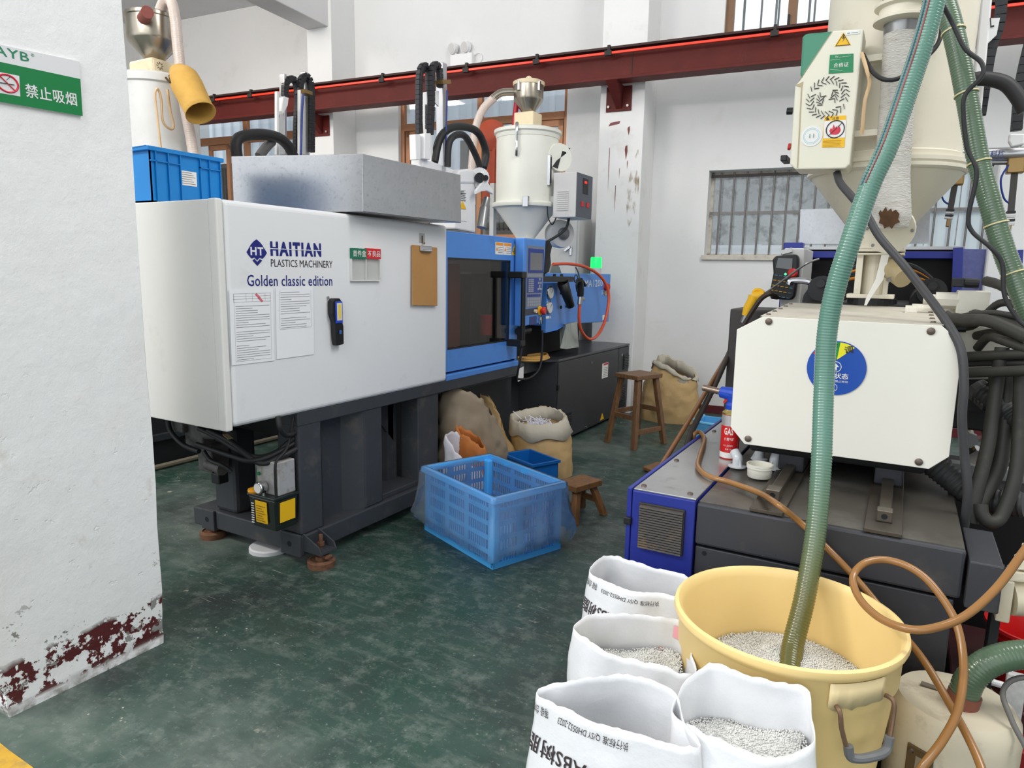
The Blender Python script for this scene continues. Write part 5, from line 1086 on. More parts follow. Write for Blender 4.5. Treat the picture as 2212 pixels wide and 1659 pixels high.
lab(obj('frayed_hole', MB().prism([(pc(1.55)[0]+a, pc(1.55)[1]-.058-.004*cos(a*30), 1.552+b) for a, b in ((-.032, .016), (-.026, .026), (-.022, .018), (-.012, .036), (-.006, .022), (.004, .030), (.008, .020), (.018, .026), (.030, .012), (.027, -.004), (.034, -.014), (.020, -.020), (.012, -.036), (.004, -.026), (-.010, -.034), (-.016, -.020), (-.028, -.016), (-.025, 0))], (0, -.008, 0)), M('burnt_lining', (84, 58, 36), .9, var=.25, vs=40), h2), 'torn hole showing brown lining')
obj('elbow_flange', MB().lathe((pc(1.52)[0], qy-.20, 1.53), [(.078, 0), (.082, .02), (.08, .035)], 30, axis=(0, -1, -.35)), HP2, h2, smooth=True)
for a in range(6): obj('flange_bolt', MB().lathe((pc(1.52)[0]+.07*cos(a), qy-.235, 1.518+.065*sin(a)), [(.006, 0), (.005, .006)], 8, axis=(0, -1, -.35)), STL, h2)
obj('pipe_collar', MB().lathe(pc(2.135), [(.052, 0), (.055, .03)], 28), STL, h2, smooth=True)
obj('pipe_flange', MB().lathe(pc(2.165), [(.07, 0), (.085, .006), (.085, .014), (.07, .02), (.07, .045), (.085, .05), (.085, .06), (.07, .066)], 32), HP2, h2, smooth=True)
obj('blower_outlet', MB().box(-.16, -.02, 2.62, 2.76, 2.23, 2.33), M('aged_ivory', (176, 160, 124)), h2, bevel=.01)
obj('blower', MB().lathe((-.10, 2.70, 2.42), [(.05, -.09), (.13, -.08), (.14, 0), (.13, .07), (.05, .08)], 30, axis=(.2, -1, 0)), M('aged_ivory', (176, 160, 124)), h2, smooth=True)
# control box of this dryer
cbt = thing('dryer_control_box', 'ivory slanted control box with warning stickers on the near hopper', 'control box', (-0.279,2.700,1.732))
fpoly = [(-0.297,2.620,2.159), (-0.203,2.620,2.151), (-0.208,2.620,1.728), (-0.219,2.620,1.715), (-0.377,2.620,1.721), (-0.395,2.620,1.739), (-0.400,2.620,1.998), (-0.388,2.620,2.010)]
bxc = obj('box', MB().prism(fpoly, (0, .13, 0)), M('ivory_box_enamel', (226, 222, 204), .42, var=.02, vs=3), cbt, bevel=.005)
def fy(px, y=2.618): return px
obj('green_cover', MB().prism([(-0.401,2.700,2.176), (-0.394,2.700,2.187), (-0.303,2.700,2.183), (-0.290,2.700,2.027), (-0.398,2.700,2.047)], (0, .10, 0)), M('green_enamel', (64, 136, 108), .45), cbt, bevel=.008)
obj('seam', MB().prism([(-0.400,2.619,1.998), (-0.374,2.619,2.008), (-0.376,2.619,1.988), (-0.368,2.619,1.726), (-0.372,2.619,1.727), (-0.380,2.619,1.991)], (0, -.001, 0)), M('aged_ivory', (176, 160, 124)), bxc)
obj('seam', MB().bar((-0.297,2.619,2.156), (-0.388,2.619,2.013), .001, .002, ref=(0, 1, 0)), M('aged_ivory', (176, 160, 124)), bxc)
tri = obj('electric_warning', MB().prism([(-0.286,2.619,2.108), (-0.237,2.619,2.106), (-0.263,2.619,2.148)], (0, -.001, 0)), YLB, bxc)
obj('triangle_edge', MB().tube([(-0.282,2.617,2.109), (-0.241,2.617,2.107), (-0.262,2.617,2.143)], .0012, 5, closed=True), INK, tri)
obj('bolt_symbol', MB().prism([(-0.262,2.618,2.142), (-0.265,2.618,2.128), (-0.260,2.618,2.129), (-0.263,2.618,2.118), (-0.256,2.618,2.132), (-0.261,2.618,2.132), (-0.258,2.618,2.140)], (0, -.0006, 0)), INK, tri)
mk = obj('maker_plate', MB().prism([(-0.255,2.619,2.150), (-0.215,2.619,2.148), (-0.214,2.619,2.137), (-0.254,2.619,2.138)], (0, -.001, 0)), WLB, bxc)
obj('maker_mark', MB().bar((-0.251,2.618,2.143), (-0.243,2.618,2.143), .0006, .006, ref=(0, 1, 0)).bar((-0.239,2.618,2.143), (-0.219,2.618,2.142), .0006, .003, ref=(0, 1, 0)), M('teal_print', (60, 150, 140), .5), mk)
gl = obj('certificate_sticker', MB().prism([(-0.298,2.619,2.083), (-0.227,2.619,2.078), (-0.223,2.619,2.020), (-0.297,2.619,2.024)], (0, -.001, 0)), M('sticker_green', (14, 128, 78), .25), bxc)
text('合格证', (-0.284,2.618,2.041), (-0.239,2.618,2.039), .014, WLB, gl, nrm=(0, -1, 0))
text('VV', (-0.282,2.618,2.072), (-0.273,2.618,2.070), .006, WLB, gl, nrm=(0, -1, 0)); 
for k in range(3): obj('sticker_line', MB().bar((-0.295,2.618,2.066), (-0.265,2.618,2.065), .0006, .0012, ref=(0, 1, 0)) if k == 0 else (MB().bar((-0.294,2.618,2.037), (-0.255,2.618,2.029), .0006, .0012, ref=(0, 1, 0)) if k == 1 else MB().bar((-0.270,2.618,2.071), (-0.234,2.618,2.071), .0006, .004, ref=(0, 1, 0))), WLB, gl)
# swirl of vent slots
ctr = Vector((-0.294,2.618,1.948))
for s in (0, 1):
    for row, rad, n, a0, a1 in ((0, .058, 13, 150, -15), (1, .045, 11, 140, -20), (0, .027, 5, 40, -35), (1, .015, 3, 30, -40)):
        for i in range(n):
            t = i/(n-1); th = radians(a0+(a1-a0)*t+180*s); tl = th+radians(-90+(45 if row == 0 else -45)*1.0)
            c = ctr+Vector((rad*1.05*cos(th), 0, rad*1.0*sin(th)+(0.004 if s == 0 else -.004))); dv = Vector((cos(tl), 0, sin(tl)))*.0080
            obj('vent_slot', MB().bar(c-dv, c+dv, .0016, .0044, ref=(0, 1, 0)), BLK, bxc)
fl = obj('fire_warning', MB().prism([(-0.297,2.619,1.888), (-0.232,2.619,1.886), (-0.228,2.619,1.784), (-0.298,2.619,1.788)], (0, -.001, 0)), YLB, bxc)
obj('white_field', MB().prism([(-0.297,2.618,1.873), (-0.230,2.618,1.871), (-0.229,2.618,1.815), (-0.295,2.618,1.817)], (0, -.0006, 0)), WLB, fl)
fc_ = Vector((-0.261,2.616,1.844))
obj('prohibition_ring', MB().tube([fc_+Vector((.0275*cos(a*pi/14), 0, .0275*sin(a*pi/14))) for a in range(28)], .0016, 6, closed=True).bar(fc_+Vector((-.019, 0, -.019)), fc_+Vector((.019, 0, .019)), .001, .003, ref=(0, 1, 0)), INK, fl)
obj('flame', MB().prism([fc_+Vector((a, .001, b)) for a, b in ((-.012, -.016), (-.018, -.004), (-.013, .006), (-.010, 0), (-.006, .016), (-.001, .004), (.003, .010), (.006, .002), (.012, .010), (.017, -.004), (.013, -.014), (.004, -.018))], (0, -.0005, 0)), MATS['sign_red'], fl)
obj('hazard_triangle', MB().prism([(-0.293,2.618,1.875), (-0.281,2.618,1.875), (-0.287,2.618,1.885)], (0, -.0006, 0)), INK, fl)
text('注意', (-0.274,2.618,1.875), (-0.253,2.618,1.875), .009, INK, fl, nrm=(0, -1, 0))
for i in range(5): obj('print_line', MB().bar(tuple(Vector((-0.295,2.618,1.808))+Vector((0, -.0003, -.0045*i))), tuple(Vector((-0.239,2.618,1.807))+Vector((-.004*(i % 2), -.0003, -.0045*i))), .0006, .0022 if i < 2 else .001, ref=(0, 1, 0)), M('label_print', (140, 110, 40)), fl)
rs_c = Vector((-0.333,2.619,1.828))
rs = obj('round_sticker', MB().lathe(tuple(rs_c), [(.034, 0), (.034, .001)], 36, axis=(0, -1, 0)), WLB, bxc)
TEAL = M('teal_print', (60, 150, 140))
for r in (.022, .026): obj('sticker_ring', MB().tube([rs_c+Vector((r*cos(a*pi/14), -.0012, r*sin(a*pi/14))) for a in range(28)], .0006, 4, closed=True), M('pale_cyan_print', (140, 200, 210), .5), rs)
for dx in (-.006, .006): obj('sticker_mark', MB().bar(rs_c+Vector((dx, -.0013, -.006)), rs_c+Vector((dx, -.0013, .007)), .0006, .009, ref=(0, 1, 0)), TEAL, rs)
obj('hinge', BX(-.432, -.41, 2.64, 2.72, 1.755, 1.775), BLK, cbt, bevel=.003)
obj('knob', MB().cyl((-0.413,2.700,1.933), (-0.432,2.700,1.934), .012, 10), BLK, cbt); obj('red_switch', MB().cyl((-0.410,2.700,1.811), (-0.418,2.700,1.812), .012, 10), MATS['red_plastic'], cbt)
for z in (2.07, 1.83): obj('stay', BX(-.23, -.12, 2.70, 2.74, z, z+.02), HP2, cbt)
obj('cable_gland', MB().cyl((-0.251,2.680,1.728), (-0.249,2.680,1.707), .012, 10), HP2, cbt)
hose('tan_cord', [(-0.201,2.600,2.071), (-0.181,2.580,2.014), (-0.169,2.580,1.970), (-0.177,2.580,1.915), (-0.178,2.600,1.818)], .006, M('tan_cord', (206, 174, 132)), cbt, 6)
hose('loop_cable', [(-0.200,2.640,2.077), (-0.163,2.580,2.005), (-0.120,2.550,1.968), (-0.070,2.560,1.978), (-0.014,2.600,2.039), (0.011,2.620,2.082), (0.015,2.640,2.141)], .007, RUB, h2, 8)
# thick supply cable looping down across the cover
tag(hose('power_cable', [(-0.249,2.680,1.710), (-0.231,2.620,1.669), (-0.187,2.560,1.616), (-0.140,2.520,1.560), (-0.092,2.500,1.483), (-0.020,2.460,1.399), (0.055,2.380,1.304), (0.110,2.320,1.228), (0.146,2.280,1.161), (0.162,2.260,1.067), (0.167,2.260,0.976), (0.184,2.270,0.869), (0.203,2.270,0.764), (0.208,2.290,0.662), (0.210,2.300,0.603)], .0125, M('dark_grey_cable', (64, 64, 66), .5, var=.1, vs=20), None, 10, 8), 'dark grey power cable drooping from the control box past the cream cover', 'cable')
# white strap hanging from the neck
obj('strap', MB().add([(qx+.02, qy-.10, 1.44), (qx+.045, qy-.10, 1.44), (qx+.035, qy-.115, 1.35), (qx+.01, qy-.115, 1.35), (qx+.0, qy-.13, 1.28), (qx-.015, qy-.13, 1.28), (qx-.01, qy-.14, 1.255), (qx-.018, qy-.14, 1.255)], [(0, 1, 2, 3), (3, 2, 4, 5), (5, 4, 6, 7)]), M('white_strap', (222, 220, 212), .7), h2, solid=.002)

# ================================================================ green suction hoses
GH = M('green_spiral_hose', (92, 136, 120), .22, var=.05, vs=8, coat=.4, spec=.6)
GH2 = M('dark_green_spiral_hose', (84, 106, 82), .25, var=.08, vs=8, coat=.3)
gp_ = [(-.150, 1.60, .40), (-0.162,1.720,0.443), (-0.152,1.800,0.547), (-0.147,1.880,0.695), (-0.154,1.940,0.867), (-0.169,2.000,1.044), (-0.176,2.020,1.205), (-0.165,2.020,1.328), (-0.140,2.020,1.449), (-0.109,2.040,1.590), (-0.077,2.060,1.693), (-0.045,2.100,1.845), (-0.025,2.120,1.947), (-0.010,2.140,2.060), (-0.008,2.160,2.185)]
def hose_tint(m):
    # paints the bucket's yellow light showing through the lower hose as an olive tint
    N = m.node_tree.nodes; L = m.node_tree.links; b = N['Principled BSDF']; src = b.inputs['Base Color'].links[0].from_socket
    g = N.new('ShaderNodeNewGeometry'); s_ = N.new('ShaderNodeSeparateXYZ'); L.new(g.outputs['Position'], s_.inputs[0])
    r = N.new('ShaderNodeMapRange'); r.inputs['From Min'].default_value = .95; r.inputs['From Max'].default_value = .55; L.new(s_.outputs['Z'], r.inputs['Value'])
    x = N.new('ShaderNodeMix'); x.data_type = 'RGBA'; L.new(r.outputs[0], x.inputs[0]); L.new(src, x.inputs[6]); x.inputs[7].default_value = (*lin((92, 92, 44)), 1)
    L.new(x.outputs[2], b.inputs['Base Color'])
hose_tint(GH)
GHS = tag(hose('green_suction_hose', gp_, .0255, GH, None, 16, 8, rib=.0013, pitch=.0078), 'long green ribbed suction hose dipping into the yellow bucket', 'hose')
def side_line(pts, r, off, mat, par):
    P = spl(pts, 8); hose('stripe', [tuple(p+off) for p in P[::3]], r, mat, par, 6, 3)
side_line(gp_[9:], .002, Vector((-.010, -.0245, .004)), M('hose_red_line', (150, 70, 80), .5), GHS)
side_line(gp_[9:], .002, Vector((-.0185, -.0195, .0)), M('hose_blue_line', (50, 80, 110), .5), GHS)
gq = [(-0.032,2.500,2.321), (0.004,2.480,2.182), (0.036,2.460,2.084), (0.067,2.440,1.974), (0.101,2.420,1.841), (0.137,2.400,1.696), (0.174,2.380,1.579), (0.222,2.360,1.438), (0.264,2.340,1.337), (0.302,2.320,1.251)]
tag(hose('green_suction_hose', gq, .0275, GH2, None, 16, 8, rib=.0013, pitch=.0078), 'dark green ribbed hose hanging past the right side of the hopper', 'hose')
TIE = M('cream_cable_tie', (206, 196, 150), .5)
hz = bpy.data.objects['green_suction_hose.001']
for a, b in (((2048, 78), (2077, 67)), ((2068, 231), (2100, 218)), ((2092, 384), (2130, 375)), ((2140, 538), (2170, 527)), ((2178, 647), (2212, 640))): pass
PQ = spl(gq, 8)
for i in (18, 30, 41, 52, 61):
    d_ = (PQ[i+1]-PQ[i-1]).normalized(); obj('cable_tie', MB().tube([PQ[i]-d_*.002, PQ[i]+d_*.002], .0315, 16), TIE, hz)
tag(hose('signal_cable', [(0.009,2.340,2.099), (0.038,2.360,2.053), (0.074,2.350,1.980), (0.115,2.340,1.936), (0.119,2.330,1.898), (0.086,2.320,1.851), (0.088,2.320,1.797), (0.106,2.320,1.711), (0.134,2.310,1.641), (0.127,2.310,1.530), (0.140,2.310,1.486), (0.186,2.300,1.442), (0.217,2.300,1.398), (0.231,2.290,1.312), (0.267,2.280,1.251), (0.293,2.270,1.229)], .006, RUB, None, 8, 8), 'thin black signal cable winding along the dark green hose', 'cable')

# ================================================================ things around the right machine
from mathutils import noise as MN
# hand pendant hanging on the blue post
pd = thing('robot_pendant', 'black handheld robot pendant with yellow keys beside the cream cover', 'controller', (-0.496,3.500,1.246))
obj('case', MB().prism([(-0.555,3.480,1.451), (-0.468,3.480,1.460), (-0.455,3.480,1.447), (-0.450,3.480,1.362), (-0.458,3.480,1.265), (-0.469,3.480,1.247), (-0.565,3.480,1.248), (-0.571,3.480,1.279), (-0.561,3.480,1.371), (-0.570,3.480,1.436)], (0, .05, 0)), BLK, pd, bevel=.008)
obj('screen', MB().prism([(-0.544,3.479,1.442), (-0.480,3.479,1.440), (-0.478,3.479,1.387), (-0.551,3.479,1.397)], (0, -.002, 0)), M('grey_lcd', (104, 106, 108), .2), pd)
kc = [M('key_yellow', (206, 156, 40), .5), M('key_blue', (70, 120, 150), .5)]
for r in range(5):
    for c in range(5):
        if r == 0 and c > 2: continue
        px = Vector((-0.552,3.478,1.362))+Vector((.020*c-.005*r, 0, -.0235*r-.003*c))
        obj('key', MB().bar(px, px+Vector((.014, 0, -.001)), .003, .013, ref=(0, 1, 0)), kc[1] if (r in (0, 4) or c == 4) else kc[0], pd)
obj('stop_button', MB().lathe((-0.472,3.470,1.372), [(.022, 0), (.022, .014), (.015, .022)], 16, axis=(0, -1, 0)), MATS['red_plastic'], pd, smooth=True)
obj('status_led', MB().ball((-0.505,3.476,1.367), .005, 8, 6), M('green_led', (40, 230, 110), .3, emit=((60, 255, 130), 4)), pd)
obj('holder', MB().bar((-0.539,3.560,1.469), (-0.494,3.560,1.482), .06, .02), GREYP, pd)
# yellow blow gun with its brown hose
yg = thing('blow_gun', 'yellow blow gun with long steel wand hung on the dark frame', 'blow gun', (-0.613,3.200,1.162))
YG = M('yellow_plastic', (240, 184, 30), .4)
obj('grip', MB().tube([(-0.616,3.200,1.179), (-0.607,3.200,1.214), (-0.593,3.200,1.246), (-0.587,3.200,1.266)], [.020, .024, .024, .026], 12), YG, yg, smooth=True)
obj('head', MB().tube([(-0.596,3.200,1.266), (-0.567,3.200,1.267), (-0.544,3.200,1.280)], [.022, .024, .014], 12), YG, yg, smooth=True)
obj('trigger_guard', MB().tube(spl([(-0.594,3.200,1.266), (-0.588,3.200,1.291), (-0.569,3.200,1.295), (-0.549,3.200,1.284)], 5), .008, 8), YG, yg, smooth=True)
obj('wand', MB().tube(spl([(-0.544,3.200,1.280), (-0.468,3.150,1.336), (-0.384,3.100,1.401), (-0.350,3.100,1.420), (-0.325,3.100,1.429)], 5), .0045, 8), STL, yg, smooth=True)
obj('coupler', MB().tube([(-0.616,3.200,1.179), (-0.626,3.200,1.147)], .016, 10), STL, yg)
obj('belt_strap', MB().tube(spl([(-0.612,3.150,1.144), (-0.582,3.150,1.203), (-0.548,3.150,1.259), (-0.511,3.150,1.282), (-0.493,3.200,1.265)], 6), [.012]*25, 6), M('dark_leather', (58, 48, 42), .6), yg, smooth=True)
BRH = M('brown_pu_tube', (136, 90, 50), .28, spec=.6, var=.05, vs=20)
tag(hose('brown_air_tube', [(-0.735,3.758,1.112), (-0.735,3.603,1.030), (-0.735,3.201,0.895), (-0.735,2.799,0.762), (-0.735,2.497,0.668), (-0.735,2.314,0.619)], .0095, BRH, None, 8), 'brown air tube running down from the yellow blow gun beside the blue cabinet', 'hose')
tag(hose('black_air_tube', [(-0.720,3.660,1.110), (-0.720,3.479,1.029), (-0.720,3.146,0.864), (-0.720,2.822,0.730), (-0.720,2.747,0.685), (-0.720,2.691,0.630)], .0125, M('worn_black_tube', (66, 58, 52), .5, var=.15, vs=12), None, 8), 'worn black tube hanging beside the brown tube from the blow gun', 'hose')
AMB = M('amber_pu_tube', (150, 106, 58), .25, spec=.6, coat=.2, var=.06, vs=9)
tag(hose('amber_hose', [(-0.710,2.779,0.661), (-0.705,2.772,0.706), (-0.690,2.801,0.710), (-0.639,2.673,0.712), (-0.590,2.415,0.712), (-0.558,2.272,0.712), (-0.502,2.181,0.712), (-0.421,2.146,0.712), (-0.325,2.077,0.715), (-0.252,1.934,0.735), (-0.191,1.950,0.689), (-0.103,1.930,0.626), (-0.031,1.920,0.564), (0.039,1.880,0.507), (0.112,1.780,0.474), (0.164,1.700,0.430), (0.200,1.620,0.404), (0.223,1.560,0.378), (0.237,1.500,0.344)], .0088, AMB, None, 12, 8), 'amber hose lying across the steel plate and hanging past the yellow bucket', 'hose')
tag(hose('amber_hose', [(0.092,1.500,0.301), (0.121,1.520,0.367), (0.153,1.560,0.415), (0.178,1.620,0.459), (0.186,1.700,0.519), (0.167,1.760,0.589), (0.120,1.800,0.644), (0.073,1.820,0.671), (0.019,1.830,0.676), (-0.026,1.800,0.669), (-0.047,1.760,0.642), (-0.026,1.700,0.617), (0.018,1.630,0.614), (0.071,1.590,0.623), (0.118,1.600,0.635), (0.172,1.640,0.660), (0.226,1.700,0.712), (0.271,1.760,0.781), (0.298,1.780,0.833)], .0088, AMB, None, 12, 8), 'amber hose looping in the air above the cream tank', 'hose')
# gas canister with a blue torch head
gc = thing('gas_torch', 'red and white gas canister with a blue torch head on the steel plate', 'gas torch', (-.506, 2.50, .7005))
gx_, gy_ = -.506, 2.50
cn = obj('canister', MB().lathe((gx_, gy_, .7005), [(.031, 0), (.033, .004), (.033, .155), (.031, .162), (.027, .168)], 28), M('can_red', (206, 34, 36), .25), gc, smooth=True)
obj('silver_shoulder', MB().lathe((gx_, gy_, .862), [(.0332, 0), (.0332, .006), (.026, .012), (.02, .02)], 28), M('gold_rim', (196, 176, 110), .25, .8), gc, smooth=True)
obj('top_band', MB().lathe((gx_, gy_, .822), [(.0333, 0), (.0333, .038)], 28, cap0=False, cap1=False), M('can_silver', (200, 196, 196), .25, .5), cn, smooth=True)
obj('bottom_band', MB().lathe((gx_, gy_, .7005), [(.0333, .004), (.0333, .024)], 28, cap0=False, cap1=False), WLB, cn, smooth=True)
def wrap_text(s, a0, a1, z, h, mat, par, bold=0.0):
    v, f = glyphs(s, 1, bold); x0 = min(q[0] for q in v); x1 = max(q[0] for q in v); y0 = min(q[1] for q in v); y1 = max(q[1] for q in v)
    r = .0336; vs = []
    for q in v:
        a = radians(a0+(a1-a0)*(q[0]-x0)/(x1-x0)); vs.append((gx_+r*cos(a), gy_+r*sin(a), z+h*(q[1]-y0)/(y1-y0)))
    obj('lettering', MB().add(vs, f), mat, par)
wrap_text('GAS', -118, -62, .790, .026, WLB, cn, .03); wrap_text('便携气罐', -114, -55, .769, .011, WLB, cn, .01)
wrap_text('PICC 品质保险', -118, -60, .748, .006, WLB, cn); wrap_text('净重 220g', -105, -60, .734, .006, WLB, cn)
TB = M('torch_blue', (30, 74, 190), .35)
obj('torch_head', MB().lathe((gx_, gy_, .875), [(.022, 0), (.024, .02), (.018, .03), (.022, .045), (.024, .06)], 18), TB, gc, smooth=True)
obj('torch_collar', MB().tube([(gx_+.008, gy_, .932), (gx_-.045, gy_+.012, .936)], [.026, .021], 14), TB, gc)
obj('burner_tube', MB().tube([(gx_-.04, gy_+.01, .936), (gx_-.115, gy_+.03, .942)], .012, 14), M('heat_tinted_steel', (150, 132, 118), .3, .8), gc, smooth=True)
obj('trigger', MB().prism([(gx_-.022, gy_, .925), (gx_-.035, gy_, .900), (gx_-.028, gy_, .898), (gx_-.014, gy_, .915)], (0, .01, 0)), MATS['can_red'], gc)
# moulded white plastic parts lying on the bed
PVC = M('glossy_grey_white_plastic', (206, 210, 214), .2, coat=.5); MAT_CUP = M('matte_ivory_plastic', (222, 220, 208), .4)
def bracket(label, px, py, rot, tall):
    c = Vector(tuple(px)); t = thing('plastic_bracket', label, 'plastic part', tuple(c), 'moulded plastic brackets by the gas torch')
    t.rotation_euler = (0, 0, rot)
    def lo(mb): mb.v = [tuple(Vector(v)+c) for v in mb.v]; return mb
    obj('foot', lo(MB().lathe((0, 0, 0), [(.030, 0), (.030, .004), (.018, .008)], 22)), PVC, t, smooth=True)
    obj('socket', lo(MB().tube(spl([(0, 0, .004), (0, 0, .028), (.006, 0, tall), (.022, 0, tall+.012)], 6), [.017]*19, 16)), PVC, t, smooth=True)
    obj('web', lo(MB().prism([(-.028, -.002, .005), (-.012, -.002, .04), (0, -.002, .04), (0, -.002, .005)], (0, .004, 0))), PVC, t)
bracket('glossy white moulded bracket touching the gas canister', (-0.454,2.391,0.700), 0, 2.3, .036)
bracket('glossy white moulded bracket behind the ivory cup', (-0.406,2.537,0.700), 0, .4, .05)
bracket('glossy white moulded bracket right of the ivory cup', (-0.340,2.439,0.700), 0, 1.2, .042)
cu = tag(obj('plastic_cup', MB().lathe((-0.365,2.304,0.701), [(.036, 0), (.038, .003), (.039, .030), (.042, .031), (.042, .036), (.040, .037), (.042, .038), (.042, .044), (.038, .044), (.036, .012), (.002, .010)], 32, cap1=True), MAT_CUP, smooth=True), 'short round ivory plastic cup on the machine bed', 'cup')

# galvanised cover plates in front of the barred window
tag(obj('metal_sheet', MB().prism([(-0.536,4.100,1.534), (-0.230,4.100,1.533), (-0.247,4.100,1.718), (-0.547,4.100,1.719)], (0, .004, 0)), GALV), 'galvanised sheet leaning before the barred window left of the hopper neck', 'metal sheet')
tag(obj('metal_sheet', MB().prism([(-0.053,4.100,1.532), (0.071,4.100,1.534), (0.062,4.100,1.703), (-0.071,4.100,1.711)], (0, .004, 0)), GALV), 'galvanised sheet before the barred window right of the hopper cone', 'metal sheet')

# take-out robot of the right machine
r3 = thing('takeout_robot', 'white take-out robot with silver beam and hanging grippers at the right edge', 'robot', (.35, 3.9, 1.10))
obj('stand', BX(.30, .50, 3.85, 4.1, 1.10, 1.9), RBW, r3, bevel=.01)
tb = obj('beam_tube', MB().cyl((0.144,3.500,1.866), (0.396,3.500,1.860), .026, 20), M('aluminium_profile', (190, 190, 192)), r3, smooth=True)
text('卡科技', (0.215,3.470,1.848), (0.288,3.470,1.847), .026, M('steel_blue_print', (60, 84, 150), .4), tb, nrm=(0, -1, 0), bold=.01, lift=.002)
text('TECHNOLOGY', (0.220,3.470,1.836), (0.286,3.470,1.836), .007, M('steel_blue_print', (60, 84, 150)), tb, nrm=(0, -1, 0), lift=.002)
obj('lower_tube', MB().cyl((0.166,3.500,1.835), (0.400,3.500,1.825), .010, 12), STL, r3, smooth=True)
obj('mast', MB().bar((0.165,3.300,1.948), (0.152,3.300,2.449), .035, .05, ref=(0, 1, 0)), RBW, r3, bevel=.006)
obj('mast_plate', MB().prism([(0.164,3.280,2.327), (0.203,3.280,2.324), (0.199,3.280,2.265), (0.163,3.280,2.226)], (0, .01, 0)), RBW, r3)
_rb = rb; rb = r3
chain('cable_chain', [(0.203,3.340,2.437), (0.206,3.340,2.323), (0.190,3.340,2.225), (0.185,3.340,2.108), (0.181,3.340,1.963)], .06, 1)
chain('cable_chain', [(0.320,3.450,2.271), (0.308,3.450,2.120), (0.314,3.450,1.937)], .06, 1)
rb = _rb
obj('chain_foot', MB().prism([(0.288,3.400,1.925), (0.340,3.400,1.921), (0.341,3.400,1.880), (0.301,3.400,1.872), (0.288,3.400,1.896)], (0, .03, 0)), RBW, r3, bevel=.006)
hose('cable_bundle', [(0.135,3.200,2.094), (0.178,3.200,2.092), (0.237,3.200,2.070), (0.277,3.200,2.025), (0.311,3.200,1.966)], .026, RUB, r3, 12)
text('L', (0.176,3.275,2.291), (0.188,3.275,2.293), .035, INK, r3, nrm=(0, -1, 0), bold=.02)
GB = M('bronze_gripper', (150, 122, 78), .35, .7)
for k, (a, b) in enumerate((((0.131,3.500,1.755), (0.121,3.500,1.576)), ((0.331,3.500,1.793), (0.339,3.500,1.530)))):
    a = Vector(a); b = Vector(b); g = obj('gripper_block', MB().bar(a+Vector((0, 0, .05)), a-Vector((0, 0, .01)), .05, .06), GB, r3, bevel=.005)
    obj('gripper_rod', MB().bar(a, a+(b-a)*.62, .022, .024, ref=(0, 1, 0)), M('dark_steel', (70, 66, 64)), g)
    for t in (.60, .66, .72, .78): obj('gripper_disc', MB().bar(a+(b-a)*t, a+(b-a)*(t+.035), .03, .036, ref=(0, 1, 0)), BLK if int(t*100) % 12 == 0 else GREYP, g)
    obj('gripper_finger', MB().bar(a+(b-a)*.80, b, .012, .034, ref=(0, 1, 0)), GB, g, bevel=.003)
    hose('air_line', [a+Vector((-.02, -.02, .03)), a+Vector((-.045, -.03, -.03)), a+(b-a)*.4+Vector((-.03, -.02, 0)), a+(b-a)*.5], .004, M('blue_air_line', (34, 64, 140)), g, 6)
    hose('hanger_rod', [a+Vector((0, 0, .05)), a+Vector((0, 0, .09)), (a.x, a.y, 1.89)], .012, STL, g, 8)

